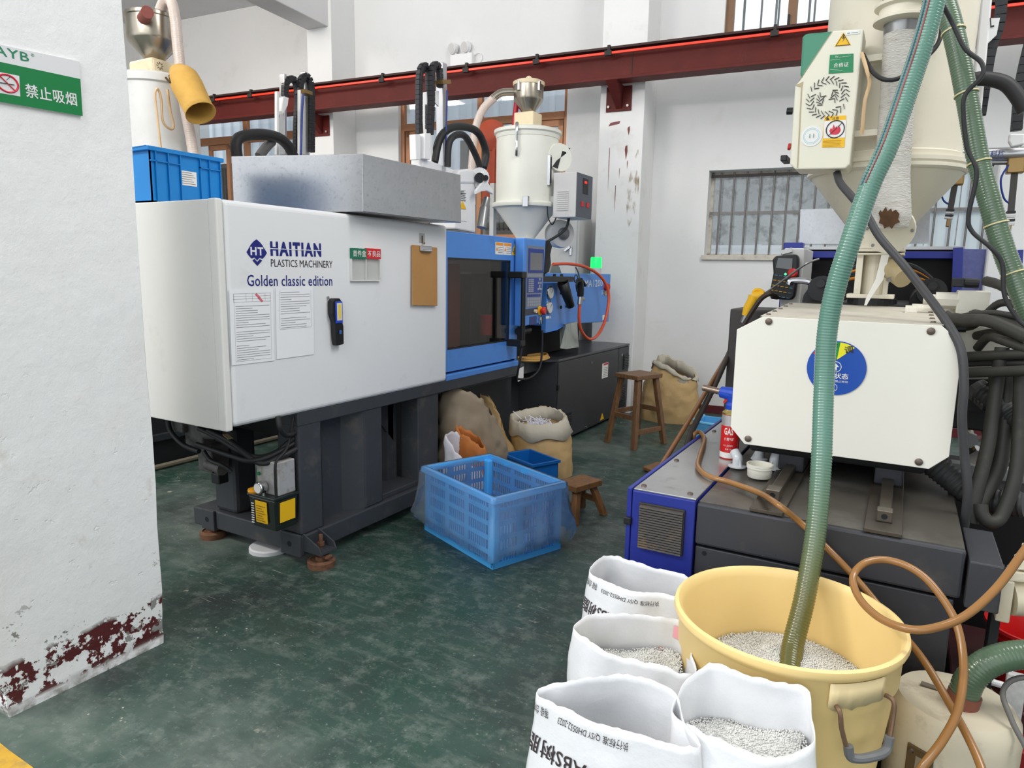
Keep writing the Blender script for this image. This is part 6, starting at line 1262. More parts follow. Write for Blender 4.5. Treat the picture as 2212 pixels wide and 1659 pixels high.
# ================================================================ sacks, crates and stools
class Loft:
    """open bag: surface between a base loop and a rim loop"""
    def __init__(s, base, rim, n=72, bulge=.02, wr=.006, seed=0, smooth_rim=True):
        s.n = n; s.bulge = bulge; s.wr = wr; s.seed = seed
        s.rim = s.loop(rim, n, smooth_rim); s.base = s.loop(base, n, False)
        best = min(range(0, n, 2), key=lambda k: sum((s.base[(i+k) % n]-s.rim[i]).xy.length_squared for i in range(0, n, 3)))
        s.base = [s.base[(i+best) % n] for i in range(n)]
        s.c = sum(s.base, Vector())/n
    @staticmethod
    def loop(pts, n, sm):
        P = spl(pts, 6, True) if sm else [Vector(p) for p in pts]
        P = P+[P[0]]; L = [0]
        for a, b in zip(P, P[1:]): L.append(L[-1]+(b-a).length)
        out = []; j = 0
        for i in range(n):
            t = L[-1]*i/n
            while L[j+1] < t: j += 1
            out.append(P[j]+(P[j+1]-P[j])*((t-L[j])/max(1e-9, L[j+1]-L[j])))
        return out
    def at(s, a, b):
        x = (a % 1)*s.n; i = int(x) % s.n; k = (i+1) % s.n; f = x-int(x)
        p = (s.base[i].lerp(s.base[k], f)).lerp(s.rim[i].lerp(s.rim[k], f), b)
        o = p-Vector((s.c.x, s.c.y, p.z)); o.z = 0
        if o.length > 1e-6: o.normalize()
        q = Vector((p.x*9+s.seed, p.y*9, p.z*9))
        w = MN.noise(q)*s.wr+MN.noise(q*2.7)*s.wr*.6+abs(MN.noise(Vector((p.x*22, p.y*22, p.z*5+s.seed))))*s.wr*.7
        if b > .9: p.z += (b-.9)*10*s.wr*1.1*(MN.noise(Vector((p.x*38+s.seed, p.y*38, 1)))+.5*MN.noise(Vector((p.x*90, p.y*90, s.seed))))
        return p+o*(s.bulge*sin(pi*min(1, b*.95))*.9+w*min(1, b*4))
    def mesh(s, rows=26, bottom=True):
        m = MB(); vs = []; fs = []
        for r in range(rows+1):
            for i in range(s.n): vs.append(tuple(s.at(i/s.n, r/rows)))
        for r in range(rows):
            for i in range(s.n): fs.append((r*s.n+i, r*s.n+(i+1) % s.n, (r+1)*s.n+(i+1) % s.n, (r+1)*s.n+i))
        if bottom: fs.append(tuple(range(s.n-1, -1, -1)))
        return m.add(vs, fs)
    def write(s, txt, a0, a1, b0, b1, mat, par, bold=0.0, name='lettering'):
        """print running from a0 to a1 along the sheet, from b0 (foot of letters) to b1"""
        v, f = glyphs(txt, 1, bold); x0 = min(q[0] for q in v); x1 = max(q[0] for q in v); y0 = min(q[1] for q in v); y1 = max(q[1] for q in v)
        vs = []
        for q in v:
            a = a0+(a1-a0)*(q[0]-x0)/(x1-x0); b = b0+(b1-b0)*(q[1]-y0)/(y1-y0); p = s.at(a, b)
            e = .004; n = (s.at(a+e, b)-s.at(a-e, b)).cross(s.at(a, min(1, b+.02))-s.at(a, b-.02)).normalized()
            if n.dot(p-Vector((s.c.x, s.c.y, p.z))) < 0: n = -n
            vs.append(tuple(p+n*.0026))
        obj(name, MB().add(vs, f), mat, par)
    def frac(s, p):
        p = Vector(p); return min(range(s.n), key=lambda i: (s.rim[i]-p).length)/s.n
def pellets(label, cx, cy, z, fn, inside, step, mat, cat='pellets', r=.0026):
    """heap of plastic pellets: bumpy skin with thousands of small grains on it"""
    m = MB(); rnd = random.Random(int(abs(cx)*1000))
    oct_v = [(1, 0, 0), (-1, 0, 0), (0, 1, 0), (0, -1, 0), (0, 0, 1), (0, 0, -1)]; oct_f = [(0, 2, 4), (2, 1, 4), (1, 3, 4), (3, 0, 4), (2, 0, 5), (1, 2, 5), (3, 1, 5), (0, 3, 5)]
    R = .30; k = int(2*R/step); vs = []; fs = []
    for i in range(k):
        for j in range(k):
            x = cx-R+i*step+rnd.uniform(-.4, .4)*step; y = cy-R+j*step+rnd.uniform(-.4, .4)*step
            if not inside(x, y): continue
            zz = fn(x, y)+rnd.uniform(-.0015, .002); q = r*rnd.uniform(.8, 1.15); o = len(vs)
            t = rnd.uniform(0, 1.5)
            vs += [(x+q*(a*cos(t)-b*sin(t)), y+q*(a*sin(t)+b*cos(t)), zz+q*c*.9) for a, b, c in oct_v]
            fs += [tuple(g+o for g in f) for f in oct_f]
    q_ = .012; kk = int(2*R/q_)+1; gi = {}
    for i in range(kk):
        for j in range(kk):
            x = cx-R+i*q_; y = cy-R+j*q_
            if inside(x, y): gi[i, j] = len(vs); vs.append((x, y, fn(x, y)-.001))
    for (i, j) in list(gi):
        if all(t in gi for t in ((i+1, j), (i+1, j+1), (i, j+1))): fs.append((gi[i, j], gi[i+1, j], gi[i+1, j+1], gi[i, j+1]))
    m.add(vs, fs)
    o = obj('plastic_pellets', m, mat, None); o.data.shade_smooth()
    return tag(o, label, cat, None, 'stuff')
SACK = M('white_woven_plastic', (232, 233, 235), .32, var=.02, vs=6, bump=.12, bs=60, coat=.15)
PEL = M('grey_white_pellets', (224, 224, 220), .4, var=.16, vs=120)
BROWNINK = M('brown_black_print', (60, 50, 52), .5)
def abs_bag(label, rim, base, seed, fill=None):
    t = thing('plastic_sack', label, 'sack', (sum(p[0] for p in base)/len(base), sum(p[1] for p in base)/len(base), .0))
    L_ = Loft(base, rim, 84, .012, .005, seed, True)
    obj('bag', L_.mesh(30), SACK, t, smooth=True, solid=.0012, ang=80)
    return t, L_
# order of every rim: left corner, along the front to the right, back along the rear
rC = [(-0.582,1.160,0.490), (-0.543,1.151,0.490), (-0.473,1.143,0.490), (-0.409,1.153,0.485), (-0.347,1.164,0.480), (-0.288,1.175,0.480), (-0.255,1.191,0.480), (-0.296,1.213,0.500), (-0.327,1.262,0.520), (-0.365,1.267,0.530), (-0.422,1.257,0.535), (-0.479,1.222,0.530), (-0.533,1.192,0.520), (-0.569,1.180,0.500)]
bC = [(-.60, 1.13, 0), (-.52, 1.06, 0), (-.38, 1.06, 0), (-.26, 1.09, 0), (-.25, 1.2, 0), (-.34, 1.27, 0), (-.5, 1.27, 0), (-.60, 1.2, 0)]
sC, LC = abs_bag('white ABS resin sack nearest the camera at left, with large upside-down print', rC, bC, 3)
rD = [(-0.314,1.227,0.500), (-0.262,1.214,0.495), (-0.209,1.211,0.490), (-0.145,1.216,0.485), (-0.103,1.248,0.485), (-0.072,1.287,0.500), (-0.084,1.334,0.520), (-0.098,1.385,0.540), (-0.149,1.363,0.550), (-0.210,1.350,0.555), (-0.271,1.350,0.560), (-0.295,1.336,0.550), (-0.317,1.297,0.530), (-0.323,1.264,0.510)]
bD = [(-.29, 1.16, 0), (-.24, 1.06, 0), (-.10, 1.06, 0), (-.03, 1.1, 0), (-.03, 1.24, 0), (-.10, 1.3, 0), (-.22, 1.31, 0), (-.28, 1.25, 0)]
sD, LD = abs_bag('white sack full of pale pellets in front of the yellow bucket', rD, bD, 9)
rB = [(-0.624,1.429,0.500), (-0.576,1.398,0.500), (-0.532,1.379,0.495), (-0.488,1.384,0.490), (-0.436,1.393,0.490), (-0.386,1.404,0.485), (-0.326,1.413,0.485), (-0.357,1.486,0.500), (-0.397,1.577,0.510), (-0.460,1.562,0.515), (-0.532,1.528,0.515), (-0.592,1.493,0.515), (-0.617,1.459,0.510)]
bB = [(-.655, 1.46, 0), (-.62, 1.36, 0), (-.50, 1.34, 0), (-.41, 1.37, 0), (-.42, 1.5, 0), (-.45, 1.58, 0), (-.54, 1.60, 0), (-.64, 1.57, 0)]
sB, LB = abs_bag('white sack between two others with faint pink print showing through', rB, bB, 15)
rA = [(-0.725,1.761,0.490), (-0.655,1.729,0.490), (-0.575,1.718,0.490), (-0.507,1.753,0.485), (-0.445,1.763,0.485), (-0.446,1.808,0.500), (-0.481,1.857,0.505), (-0.572,1.846,0.510), (-0.654,1.854,0.515), (-0.702,1.838,0.520), (-0.724,1.792,0.510)]
bA = [(-.755, 1.76, 0), (-.72, 1.67, 0), (-.58, 1.66, 0), (-.47, 1.68, 0), (-.45, 1.78, 0), (-.47, 1.86, 0), (-.60, 1.88, 0), (-.74, 1.87, 0)]
sA, LA = abs_bag('white ABS resin sack farthest back, beside the blue cabinet', rA, bA, 21)
fC0, fC1 = 0, LC.frac(rC[6])
def fz(L_, a, z): return (z-L_.base[0].z)/max(.01, L_.at(a, 1).z)
LC.write('执行标准 Q/SY DH0552-2023', .265, .085, .962, .925, BROWNINK, sC)
LC.write('等级 合格', .052, -.005, .965, .925, BROWNINK, sC)
LC.write('ABS树脂', .185, -.012, .835, .755, BROWNINK, sC, .012)
LA.write('执行标准 Q/SY DH0552-2023', .31, .09, .955, .925, BROWNINK, sA)
LA.write('等级 合格', .065, .0, .965, .925, BROWNINK, sA)
LA.write('ABS树脂', .17, .0, .85, .77, BROWNINK, sA, .012)
LD.write('脂', .145, .095, .90, .79, BROWNINK, sD, .02)
# faint print showing on the inside of the middle sack
pk_ = MB()
def inner(L_, a, b): p = L_.at(a, b); o = Vector((L_.c.x, L_.c.y, p.z))-p; o.normalize(); return tuple(p+o*.003)
pk_.add([inner(LB, a, b) for b in (.965, .90) for a in (.555, .58, .605, .63, .66)], [(i, i+1, i+6, i+5) for i in range(4)])
lab(obj('pink_print', pk_, M('faded_pink', (240, 170, 180), .5), sB), 'faded pink printed block')
pc_ = MB(); pc_.add([inner(LB, .69, .74)]+[inner(LB, .69+.022*cos(i*pi/8), .74+.10*sin(i*pi/8)) for i in range(16)], [(0, 1+i, 1+(i+1) % 16) for i in range(16)])
obj('round_logo', pc_, M('faded_pink_logo', (226, 190, 186), .5), sB)
for k in range(2): pass
def inside_poly(P):
    P = [(p.x, p.y) for p in P]
    def f(x, y):
        c = False; j = len(P)-1
        for i in range(len(P)):
            if (P[i][1] > y) != (P[j][1] > y) and x < (P[j][0]-P[i][0])*(y-P[i][1])/(P[j][1]-P[i][1])+P[i][0]: c = not c
            j = i
        return c
    return f
def shrink(L_, b, k=.93): 
    ps = [L_.at(i/L_.n, b) for i in range(L_.n)]; c = sum(ps, Vector())/len(ps); return [c+(p-c)*k for p in ps], c
pD, cD = shrink(LD, .86)
pellets('pale grey pellets heaped in the open sack before the bucket', cD.x, cD.y, .43, lambda x, y: .432+.05*(y-cD.y)*2.0+.012*MN.noise(Vector((x*14, y*14, 0)))+.01, inside_poly(pD), .0042, PEL)
pB, cB = shrink(LB, .84)
pellets('pale pellets at the bottom of the middle sack', cB.x, cB.y, .41, lambda x, y: .425+.10*(x-cB.x)+.01*MN.noise(Vector((x*14, y*14, 3))), inside_poly(pB), .0046, PEL)

# yellow bucket
YB = M('yellow_bucket_plastic', (246, 216, 148), .42, var=.02, vs=4, sss=.0)
bxx, byy = -.175, 1.642
yb = thing('bucket', 'large yellow plastic bucket holding pale pellets at the front right', 'bucket', (bxx, byy, 0))
obj('tub', MB().lathe((bxx, byy, 0), [(.185, 0), (.195, .01), (.222, .30), (.232, .40), (.236, .46), (.244, .475), (.246, .545), (.254, .552), (.258, .562), (.256, .572), (.248, .575), (.240, .568), (.236, .55), (.226, .42), (.215, .28), (.186, .02), (.01, .018)], 72, cap1=True), YB, yb, smooth=True, ang=50)
BH = M('grey_rubber_grip', (110, 112, 114), .5)
def bkt(a, r, z): return Vector((bxx+r*cos(a), byy+r*sin(a), z))
A1, A2 = radians(-58), radians(-28)
hh = obj('bail_handle', MB().tube(spl([bkt(A1, .238, .495), bkt(A1, .262, .492), bkt(A1+.02, .268, .455), bkt(A1+.09, .274, .402), bkt(A1+.16, .278, .398), bkt((A1+A2)/2, .281, .400), bkt(A2-.16, .278, .398), bkt(A2-.09, .274, .402), bkt(A2-.02, .268, .455), bkt(A2, .262, .492), bkt(A2, .238, .495)], 6), .0048, 8), M('rusty_wire', (130, 104, 84), .5, .5), yb, smooth=True)
obj('grip', MB().tube(spl([bkt(A1+.07, .2725, .425), bkt(A1+.09, .274, .402), bkt(A1+.16, .278, .398), bkt((A1+A2)/2, .281, .400), bkt(A2-.16, .278, .398), bkt(A2-.09, .274, .402), bkt(A2-.07, .2725, .425)], 6), .0095, 10), BH, hh, smooth=True)
tp = MB(); tv = [tuple(bkt(radians(-62+2.4*i), .2455+.0025*(k == 1)+.0015, (.492, .546)[k]-(.018*abs(MN.noise(Vector((i*.7, 0, 0)))) if k == 0 else 0))) for k in (0, 1) for i in range(14)]
lab(obj('tape_patch', tp.add(tv, [(i, i+1, 15+i, 14+i) for i in range(13)]), M('milky_tape', (240, 218, 168), .3), yb, smooth=True, solid=.0006), 'milky tape strip')
pellets('pale pellets lying in the yellow bucket around the green hose', bxx, byy, .40, lambda x, y: .375+.10*(y-byy)+.055*math.exp(-((x-bxx-.03)**2+(y-byy-.05)**2)/.012)+.008*MN.noise(Vector((x*16, y*16, 7))), lambda x, y: (x-bxx)**2+(y-byy)**2 < .219**2, .0046, PEL, r=.003)

# cream vacuum tank at the lower right
vt = thing('vacuum_tank', 'dirty cream vacuum tank with a steel latch plate at the lower right', 'tank', (.19, 1.80, 0))
VT = M('dirty_cream_tank', (216, 206, 182), .5, var=.06, vs=5, dirt=((120, 106, 84), .28, 7))
tx, ty = .19, 1.80
obj('shell', MB().lathe((tx, ty, 0), [(.130, .10), (.133, .12), (.135, .32), (.130, .365), (.118, .382), (.01, .388)], 48), VT, vt, smooth=True, ang=40)
obj('lower_ring', MB().lathe((tx, ty, 0), [(.14, .085), (.146, .09), (.146, .105), (.138, .11)], 40), M('steel_ring', (120, 112, 100), .4, .6, var=.1), vt, smooth=True)
obj('tank_base', MB().lathe((tx, ty, 0), [(.13, 0), (.14, .09)], 40), M('dim_charcoal', (40, 42, 45)), vt)
la_ = radians(-118)
lc = Vector((tx+.136*cos(la_), ty+.136*sin(la_), .255)); tn = Vector((-sin(la_), cos(la_), 0)); nn = Vector((cos(la_), sin(la_), 0))
lp_ = obj('latch_plate', MB().bar(lc-Vector((0, 0, .06)), lc+Vector((0, 0, .05)), .058, .006, ref=tuple(nn)), M('grimy_brass_plate', (116, 98, 72), .45, .6, var=.15, vs=20), vt, bevel=.004)
obj('latch_slot', MB().bar(lc-Vector((0, 0, .025))+nn*.0035, lc+Vector((0, 0, .03))+nn*.0035, .014, .002, ref=tuple(nn)), M('slot_grey', (146, 136, 118), .5), lp_)
for dx in (-.018, .018):
    for dz in (-.048, .036): obj('rivet', MB().lathe(tuple(lc+tn*dx+Vector((0, 0, dz))+nn*.003), [(.006, 0), (.004, .004)], 10, axis=tuple(nn)), GSC, lp_)
obj('top_slot', MB().bar((tx-.07, ty+.02, .3895), (tx-.01, ty+.01, .3895), .016, .002), M('slot_shadow', (120, 112, 98), .5), vt)
obj('hose_stub', MB().cyl((tx+.01, ty-.02, .38), (tx+.015, ty-.02, .415), .034, 20), M('red_brown_stub', (130, 76, 60), .5), vt, smooth=True)
g3 = tag(hose('green_suction_hose', [(tx+.012, ty-.02, .40), (tx+.02, ty-.02, .45), (tx+.05, ty-.01, .495), (tx+.10, ty+.01, .52), (tx+.17, ty+.03, .53), (tx+.30, ty+.05, .53)], .031, GH2, None, 16, 8, rib=.0009, pitch=.0078), 'green ribbed hose rising from the cream vacuum tank', 'hose')
tag(hose('extension_cord', [(tx+.25, ty-.02, .50), (tx+.13, ty+.02, .47), (tx+.085, ty-.01, .44), (tx+.10, ty-.06, .40), (tx+.14, ty-.10, .33), (tx+.15, ty-.13, .2), (tx+.18, ty-.16, .06), (tx+.24, ty-.16, .01)], .006, M('grey_cord', (110, 108, 104), .5), None, 8), 'grey power cord drooping over the cream vacuum tank', 'cord')

# red bucket and power socket at the right edge
kx, ky_ = .42, 2.36
st_ = tag(obj('metal_stand', MB().box(kx-.2, kx+.4, ky_-.2, ky_+.3, .02, .20).box(kx-.18, kx-.14, ky_-.18, ky_-.14, 0, .03).box(kx+.3, kx+.34, ky_-.18, ky_-.14, 0, .03).box(kx-.18, kx-.14, ky_+.2, ky_+.24, 0, .03), M('dark_maroon_steel', (56, 22, 24), .5, var=.1), bevel=.006), 'low dark maroon steel stand under the red bucket', 'stand')
rbk = thing('bucket', 'small red plastic bucket at the right edge under the white socket', 'bucket', (kx, ky_, .20))
obj('tub', MB().lathe((kx, ky_, .20), [(.095, 0), (.10, .004), (.118, .15), (.124, .155), (.13, .162), (.128, .17), (.12, .17), (.112, .15), (.094, .01), (.005, .008)], 44, cap1=True), M('red_bucket_plastic', (206, 32, 32), .35), rbk, smooth=True, ang=45)
for z in (.12, .135): obj('ridge', MB().lathe((kx, ky_, .20), [(.1145+z*.01, z), (.119+z*.01, z+.003), (.1155+z*.01, z+.006)], 44, cap0=False, cap1=False), MATS['red_bucket_plastic'], rbk, smooth=True)
sk = thing('power_socket', 'cream industrial power socket with hinged lids at the right edge', 'socket', (.36, 2.04, .52))
CRS = M('cream_socket_plastic', (228, 218, 192), .4)
obj('housing', MB().cyl((.30, 2.04, .565), (.42, 2.07, .575), .045, 24), CRS, sk, smooth=True)
obj('rating_plate', MB().prism([(.335, 1.995, .55), (.385, 2.005, .555), (.385, 2.005, .585), (.335, 1.995, .58)], (0, -.006, 0)), CRS, sk, bevel=.002)
obj('mount', BX(.27, .30, 2.0, 2.10, .51, .62), CRS, sk, bevel=.004)
for i in range(3):
    l_ = obj('hinged_lid', MB().prism([(.285+.012*i, 2.0, .620+.032*i), (.335+.01*i, 2.01, .622+.032*i), (.345+.01*i, 2.01, .636+.032*i), (.33+.01*i, 2.01, .648+.032*i), (.285+.012*i, 2.0, .645+.032*i)], (0, .05, 0)), CRS, sk, bevel=.003)
    obj('hinge_pin', MB().cyl((.333+.01*i, 2.008, .635+.032*i), (.333+.01*i, 2.0, .635+.032*i), .005, 10), BLK, l_)
lab(obj('red_cover', MB().tube(spl([(.33, 2.06, .72), (.38, 2.05, .735), (.42, 2.04, .72), (.43, 2.04, .68)], 6), [.016]*19, 10), M('red_pink_plastic', (196, 84, 80), .45), sk, smooth=True), 'red plastic cover')
obj('socket_post', BX(.27, .29, 2.06, 2.12, 0, .62), M('dim_charcoal', (40, 42, 45)), sk)
rc = thing('pump_motor', 'grey motor with a white lever and red base behind the vacuum tank', 'motor', (.27, 2.16, 0))
obj('motor', MB().lathe((.26, 2.12, .14), [(.06, 0), (.062, .10), (.05, .115)], 26), M('motor_grey', (120, 116, 114), .5), rc, smooth=True)
obj('base', BX(.215, .40, 2.07, 2.2, 0, .14), M('red_motor_base', (150, 30, 34), .5), rc, bevel=.004)
obj('lever', MB().cyl((.22, 2.10, .30), (.33, 2.12, .285), .009, 10).cyl((.275, 2.11, .255), (.275, 2.11, .31), .016, 14), PLW, rc, smooth=True)
tag(obj('label_post', MB().box(.305, .345, 1.96, 1.98, 0, .40), M('speckled_label', (206, 206, 206), .5, var=.15, vs=60), bevel=.003), 'narrow grey post with a speckled white label behind the tank', 'post')
dmx = tag(obj('paint_drum', MB().lathe((.62, 3.5, 0), [(.17, 0), (.175, .01), (.17, .2), (.175, .21), (.17, .45), (.178, .47), (.165, .48), (.16, .475), (.01, .472)], 36), M('maroon_drum', (110, 30, 30), .4, var=.08, vs=8), smooth=True), 'dark red metal drum behind the hydraulic hoses', 'drum')

# ---------------------------------------------------------------- stools
WOOD = M('worn_brown_wood', (124, 90, 60), .5, var=.3, vs=9, stretch=(6, 6, 1.2), dirt=((72, 50, 36), .4, 12))
WOOD2 = M('orange_brown_wood', (140, 98, 58), .45, var=.28, vs=9, stretch=(3, 3, 1), dirt=((88, 60, 38), .3, 10))
def stool(name, label, c, rot, L_, W_, H_, sp, lt, mat, low):
    t = thing(name, label, 'stool', (c[0], c[1], 0)); ca, sa = cos(rot), sin(rot)
    def T(x, y, z): return (c[0]+x*ca-y*sa, c[1]+x*sa+y*ca, z)
    obj('seat', MB(T).box(-L_/2, L_/2, -W_/2, W_/2, H_-.034, H_), mat, t, bevel=.004)
    feet = {}
    for i in (-1, 1):
        for j in (-1, 1):
            a = Vector((i*(L_/2-.045), j*(W_/2-.035), H_-.034)); b = Vector((i*(L_/2+sp), j*(W_/2+sp*.8), 0)); feet[i, j] = (a, b)
            obj('leg', MB(T).hexa([(b.x+x*lt/2, b.y+y*lt/2, 0) for x, y in ((-1, -1), (1, -1), (1, 1), (-1, 1))]+[(a.x+x*lt/2, a.y+y*lt/2, a.z) for x, y in ((-1, -1), (1, -1), (1, 1), (-1, 1))]), mat, t, bevel=.003)
    def at(k, z): a, b = feet[k]; return b+(a-b)*(z/a.z)
    for (k1, k2, z) in low:
        obj('rung', MB(T).bar(at(k1, z), at(k2, z), lt*.55, lt*.95), mat, t, bevel=.002)
    return t
stool('wooden_stool', 'tall worn wooden stool by the charcoal cabinet', (-1.80, 5.22), radians(68), .30, .24, .575, .03, .040, WOOD,
      [((-1, -1), (-1, 1), .24), ((1, -1), (1, 1), .28), ((-1, -1), (1, -1), .13), ((-1, 1), (1, 1), .26)])
stool('wooden_stool', 'small low wooden stool beside the lined blue crate', (-1.495, 3.42), radians(72), .22, .15, .205, .012, .036, WOOD2,
      [((-1, -1), (-1, 1), .09), ((1, -1), (1, 1), .09)])
tag(obj('wooden_board', MB().prism([(-1.485,4.483,0.010), (-1.438,4.668,0.010), (-1.349,4.655,0.010), (-1.371,4.411,0.010)], (0, 0, .02)), WOOD2, bevel=.003), 'short piece of wooden board on the floor beside the blue cabinet', 'board')

# ---------------------------------------------------------------- lined crate
CB = M('crate_blue', (84, 184, 252), .4, var=.03, vs=5)
c0 = Vector((-1.53, 2.545, 0)); ex_ = Vector((-.565, .235, 0)); ey_ = Vector((.158, .392, 0))
exn = ex_.normalized(); eyn = ey_.normalized(); LX, LY, HZ = ex_.length, ey_.length, .345
def ct(x, y, z): p = c0+exn*x+eyn*y; return (p.x, p.y, z)
cr_ = thing('plastic_crate', 'large blue slatted crate lined with a clear plastic bag', 'crate', ct(LX/2, LY/2, 0))
def CBx(*a): return MB(ct).box(*a)
obj('floor_panel', CBx(.01, LX-.01, .01, LY-.01, .006, .014), CB, cr_)
obj('base_rim', MB(ct).box(0, LX, 0, .012, 0, .028).box(0, LX, LY-.012, LY, 0, .028).box(0, .012, 0, LY, 0, .028).box(LX-.012, LX, 0, LY, 0, .028), CB, cr_, bevel=.002)
obj('top_rim', MB(ct).box(-.012, LX+.012, -.012, .010, HZ-.03, HZ).box(-.012, LX+.012, LY-.010, LY+.012, HZ-.03, HZ).box(-.012, .010, .01, LY-.01, HZ-.03, HZ).box(LX-.010, LX+.012, .01, LY-.01, HZ-.03, HZ), CB, cr_, bevel=.003)
for x in (0, LX-.045):
    for y in (0, LY-.045): obj('corner_post', CBx(x, x+.045, y, y+.045, .02, HZ-.02), CB, cr_, bevel=.008)
for z in (.062, .13, .20, .265):
    for y in (.0, LY-.007): obj('slat', CBx(.04, LX-.04, y, y+.007, z, z+.022), CB, cr_)
    for x in (.0, LX-.007): obj('slat', CBx(x, x+.007, .04, LY-.04, z, z+.022), CB, cr_)
for i in range(1, 30):
    if i % 10 == 0: w_ = .03
    else: w_ = .006
    x = .045+(LX-.09)*i/30
    for y in (.001, LY-.006): obj('upright', CBx(x-w_/2, x+w_/2, y, y+.005, .02, HZ-.03), CB, cr_)
for i in range(1, 20):
    w_ = .03 if i % 7 == 0 else .006; y = .045+(LY-.09)*i/20
    for x in (.001, LX-.006): obj('upright', CBx(x, x+.005, y-w_/2, y+w_/2, .02, HZ-.03), CB, cr_)
def film_material():
    m = bpy.data.materials.new('clear_film'); m.use_nodes = True; N = m.node_tree.nodes; L = m.node_tree.links
    N.remove(N['Principled BSDF']); t = N.new('ShaderNodeBsdfTransparent'); t.inputs[0].default_value = (.96, .98, 1, 1)
    d = N.new('ShaderNodeBsdfDiffuse'); d.inputs[0].default_value = (*lin((240, 248, 255)), 1)
    tl = N.new('ShaderNodeBsdfTranslucent'); tl.inputs[0].default_value = (*lin((240, 248, 255)), 1)
    g = N.new('ShaderNodeBsdfGlossy'); g.inputs['Roughness'].default_value = .16
    a = N.new('ShaderNodeMixShader'); a.inputs[0].default_value = .5; b = N.new('ShaderNodeMixShader'); b.inputs[0].default_value = .38; c = N.new('ShaderNodeMixShader')
    f = N.new('ShaderNodeFresnel'); f.inputs['IOR'].default_value = 1.35
    tx_ = N.new('ShaderNodeTexNoise'); tx_.inputs['Scale'].default_value = 11; tx_.inputs['Detail'].default_value = 6
    gp2 = N.new('ShaderNodeNewGeometry'); mp = N.new('ShaderNodeMapping'); mp.inputs['Scale'].default_value = (1, 1, .3); L.new(gp2.outputs['Position'], mp.inputs[0]); L.new(mp.outputs[0], tx_.inputs['Vector'])
    bp = N.new('ShaderNodeBump'); bp.inputs['Strength'].default_value = .7; bp.inputs['Distance'].default_value = .012; L.new(tx_.outputs['Fac'], bp.inputs['Height'])
    for q in (d, tl, g): L.new(bp.outputs[0], q.inputs['Normal'])
    L.new(bp.outputs[0], f.inputs['Normal'])
    t2 = N.new('ShaderNodeTexNoise'); t2.inputs['Scale'].default_value = 6; t2.inputs['Detail'].default_value = 3; t2.inputs['Roughness'].default_value = .5; L.new(mp.outputs[0], t2.inputs['Vector'])
    r2_ = N.new('ShaderNodeMapRange'); r2_.inputs['From Min'].default_value = .38; r2_.inputs['From Max'].default_value = .66; r2_.inputs['To Min'].default_value = .15; r2_.inputs['To Max'].default_value = .25
    L.new(t2.outputs['Fac'], r2_.inputs['Value']); L.new(r2_.outputs[0], b.inputs[0])
    L.new(d.outputs[0], a.inputs[1]); L.new(tl.outputs[0], a.inputs[2]); L.new(t.outputs[0], b.inputs[1]); L.new(a.outputs[0], b.inputs[2])
    L.new(f.outputs[0], c.inputs[0]); L.new(b.outputs[0], c.inputs[1]); L.new(g.outputs[0], c.inputs[2]); L.new(c.outputs[0], N['Material Output'].inputs[0])
    return m
FILM = film_material()
def rrect(m_, z, n=96, wob=0.0, sd=0):
    P = [(-m_, -m_), (LX+m_, -m_), (LX+m_, LY+m_), (-m_, LY+m_)]; per = 2*(LX+LY+4*m_); out = []
    for i in range(n):
        t = i/n*4; k = int(t); f = t-k; a, b = P[k], P[(k+1) % 4]; x = a[0]+(b[0]-a[0])*f; y = a[1]+(b[1]-a[1])*f
        cx0, cy0 = LX/2, LY/2; q = 1+wob*MN.noise(Vector((x*12+sd, y*12, z*7)))
        zz = z+(wob*.10*MN.noise(Vector((x*6, y*6, sd))) if z < .2 else 0)
        out.append(ct(cx0+(x-cx0)*q, cy0+(y-cy0)*q, zz))
    return out
fm = MB(); rings = [rrect(-.018, .03, wob=.02, sd=1), rrect(-.016, .10, wob=.05, sd=2), rrect(-.014, .18, wob=.05, sd=3), rrect(-.012, .26, wob=.04, sd=4), rrect(-.012, .32, wob=.02, sd=5), rrect(-.008, HZ+.004), rrect(.004, HZ+.006, wob=.004), rrect(.017, HZ+.001, wob=.006), rrect(.020, .30, wob=.015, sd=6), rrect(.026, .25, wob=.03, sd=7), rrect(.034, .20, wob=.05, sd=7.4), rrect(.046, .15, wob=.06, sd=8), rrect(.052, .10, wob=.06, sd=8.5), rrect(.046, .07, wob=.06, sd=9), rrect(.030, .050, wob=.07, sd=10)]
nr = len(rings[0]); fv = [p for r in rings for p in r]; ff = []
for i in range(len(rings)-1):
    for j in range(nr): ff.append((i*nr+j, i*nr+(j+1) % nr, (i+1)*nr+(j+1) % nr, (i+1)*nr+j))
ff.append(tuple(range(nr)))
tag(obj('plastic_liner', fm.add(fv, ff), FILM, smooth=True, ang=80), 'clear plastic liner bag turned over the rim of the blue crate', 'liner bag')
lab_c = thing('storage_bin', 'small dark blue bin on the floor behind the lined crate', 'bin', (-2.198,3.906,0.000))
bn0 = Vector((-1.874,3.569,0.200)); bq = Vector((-.9, .43, 0)).normalized(); bw = Vector((.43, .9, 0)).normalized()
def bt(x, y, z): p = bn0+bq*x+bw*y; return (p.x, p.y, z)
DBN = M('bin_blue_dark', (20, 104, 182), .4)
obj('tub', MB(bt).box(0, .30, 0, .20, 0, .008).box(0, .006, 0, .20, 0, .2).box(.294, .30, 0, .20, 0, .2).box(0, .30, 0, .006, 0, .2).box(0, .30, .194, .20, 0, .2), DBN, lab_c)
obj('rim', MB(bt).box(-.012, .312, -.012, .004, .185, .202).box(-.012, .312, .196, .212, .185, .202).box(-.012, .004, .004, .196, .185, .202).box(.296, .312, .004, .196, .185, .202), DBN, lab_c, bevel=.002)
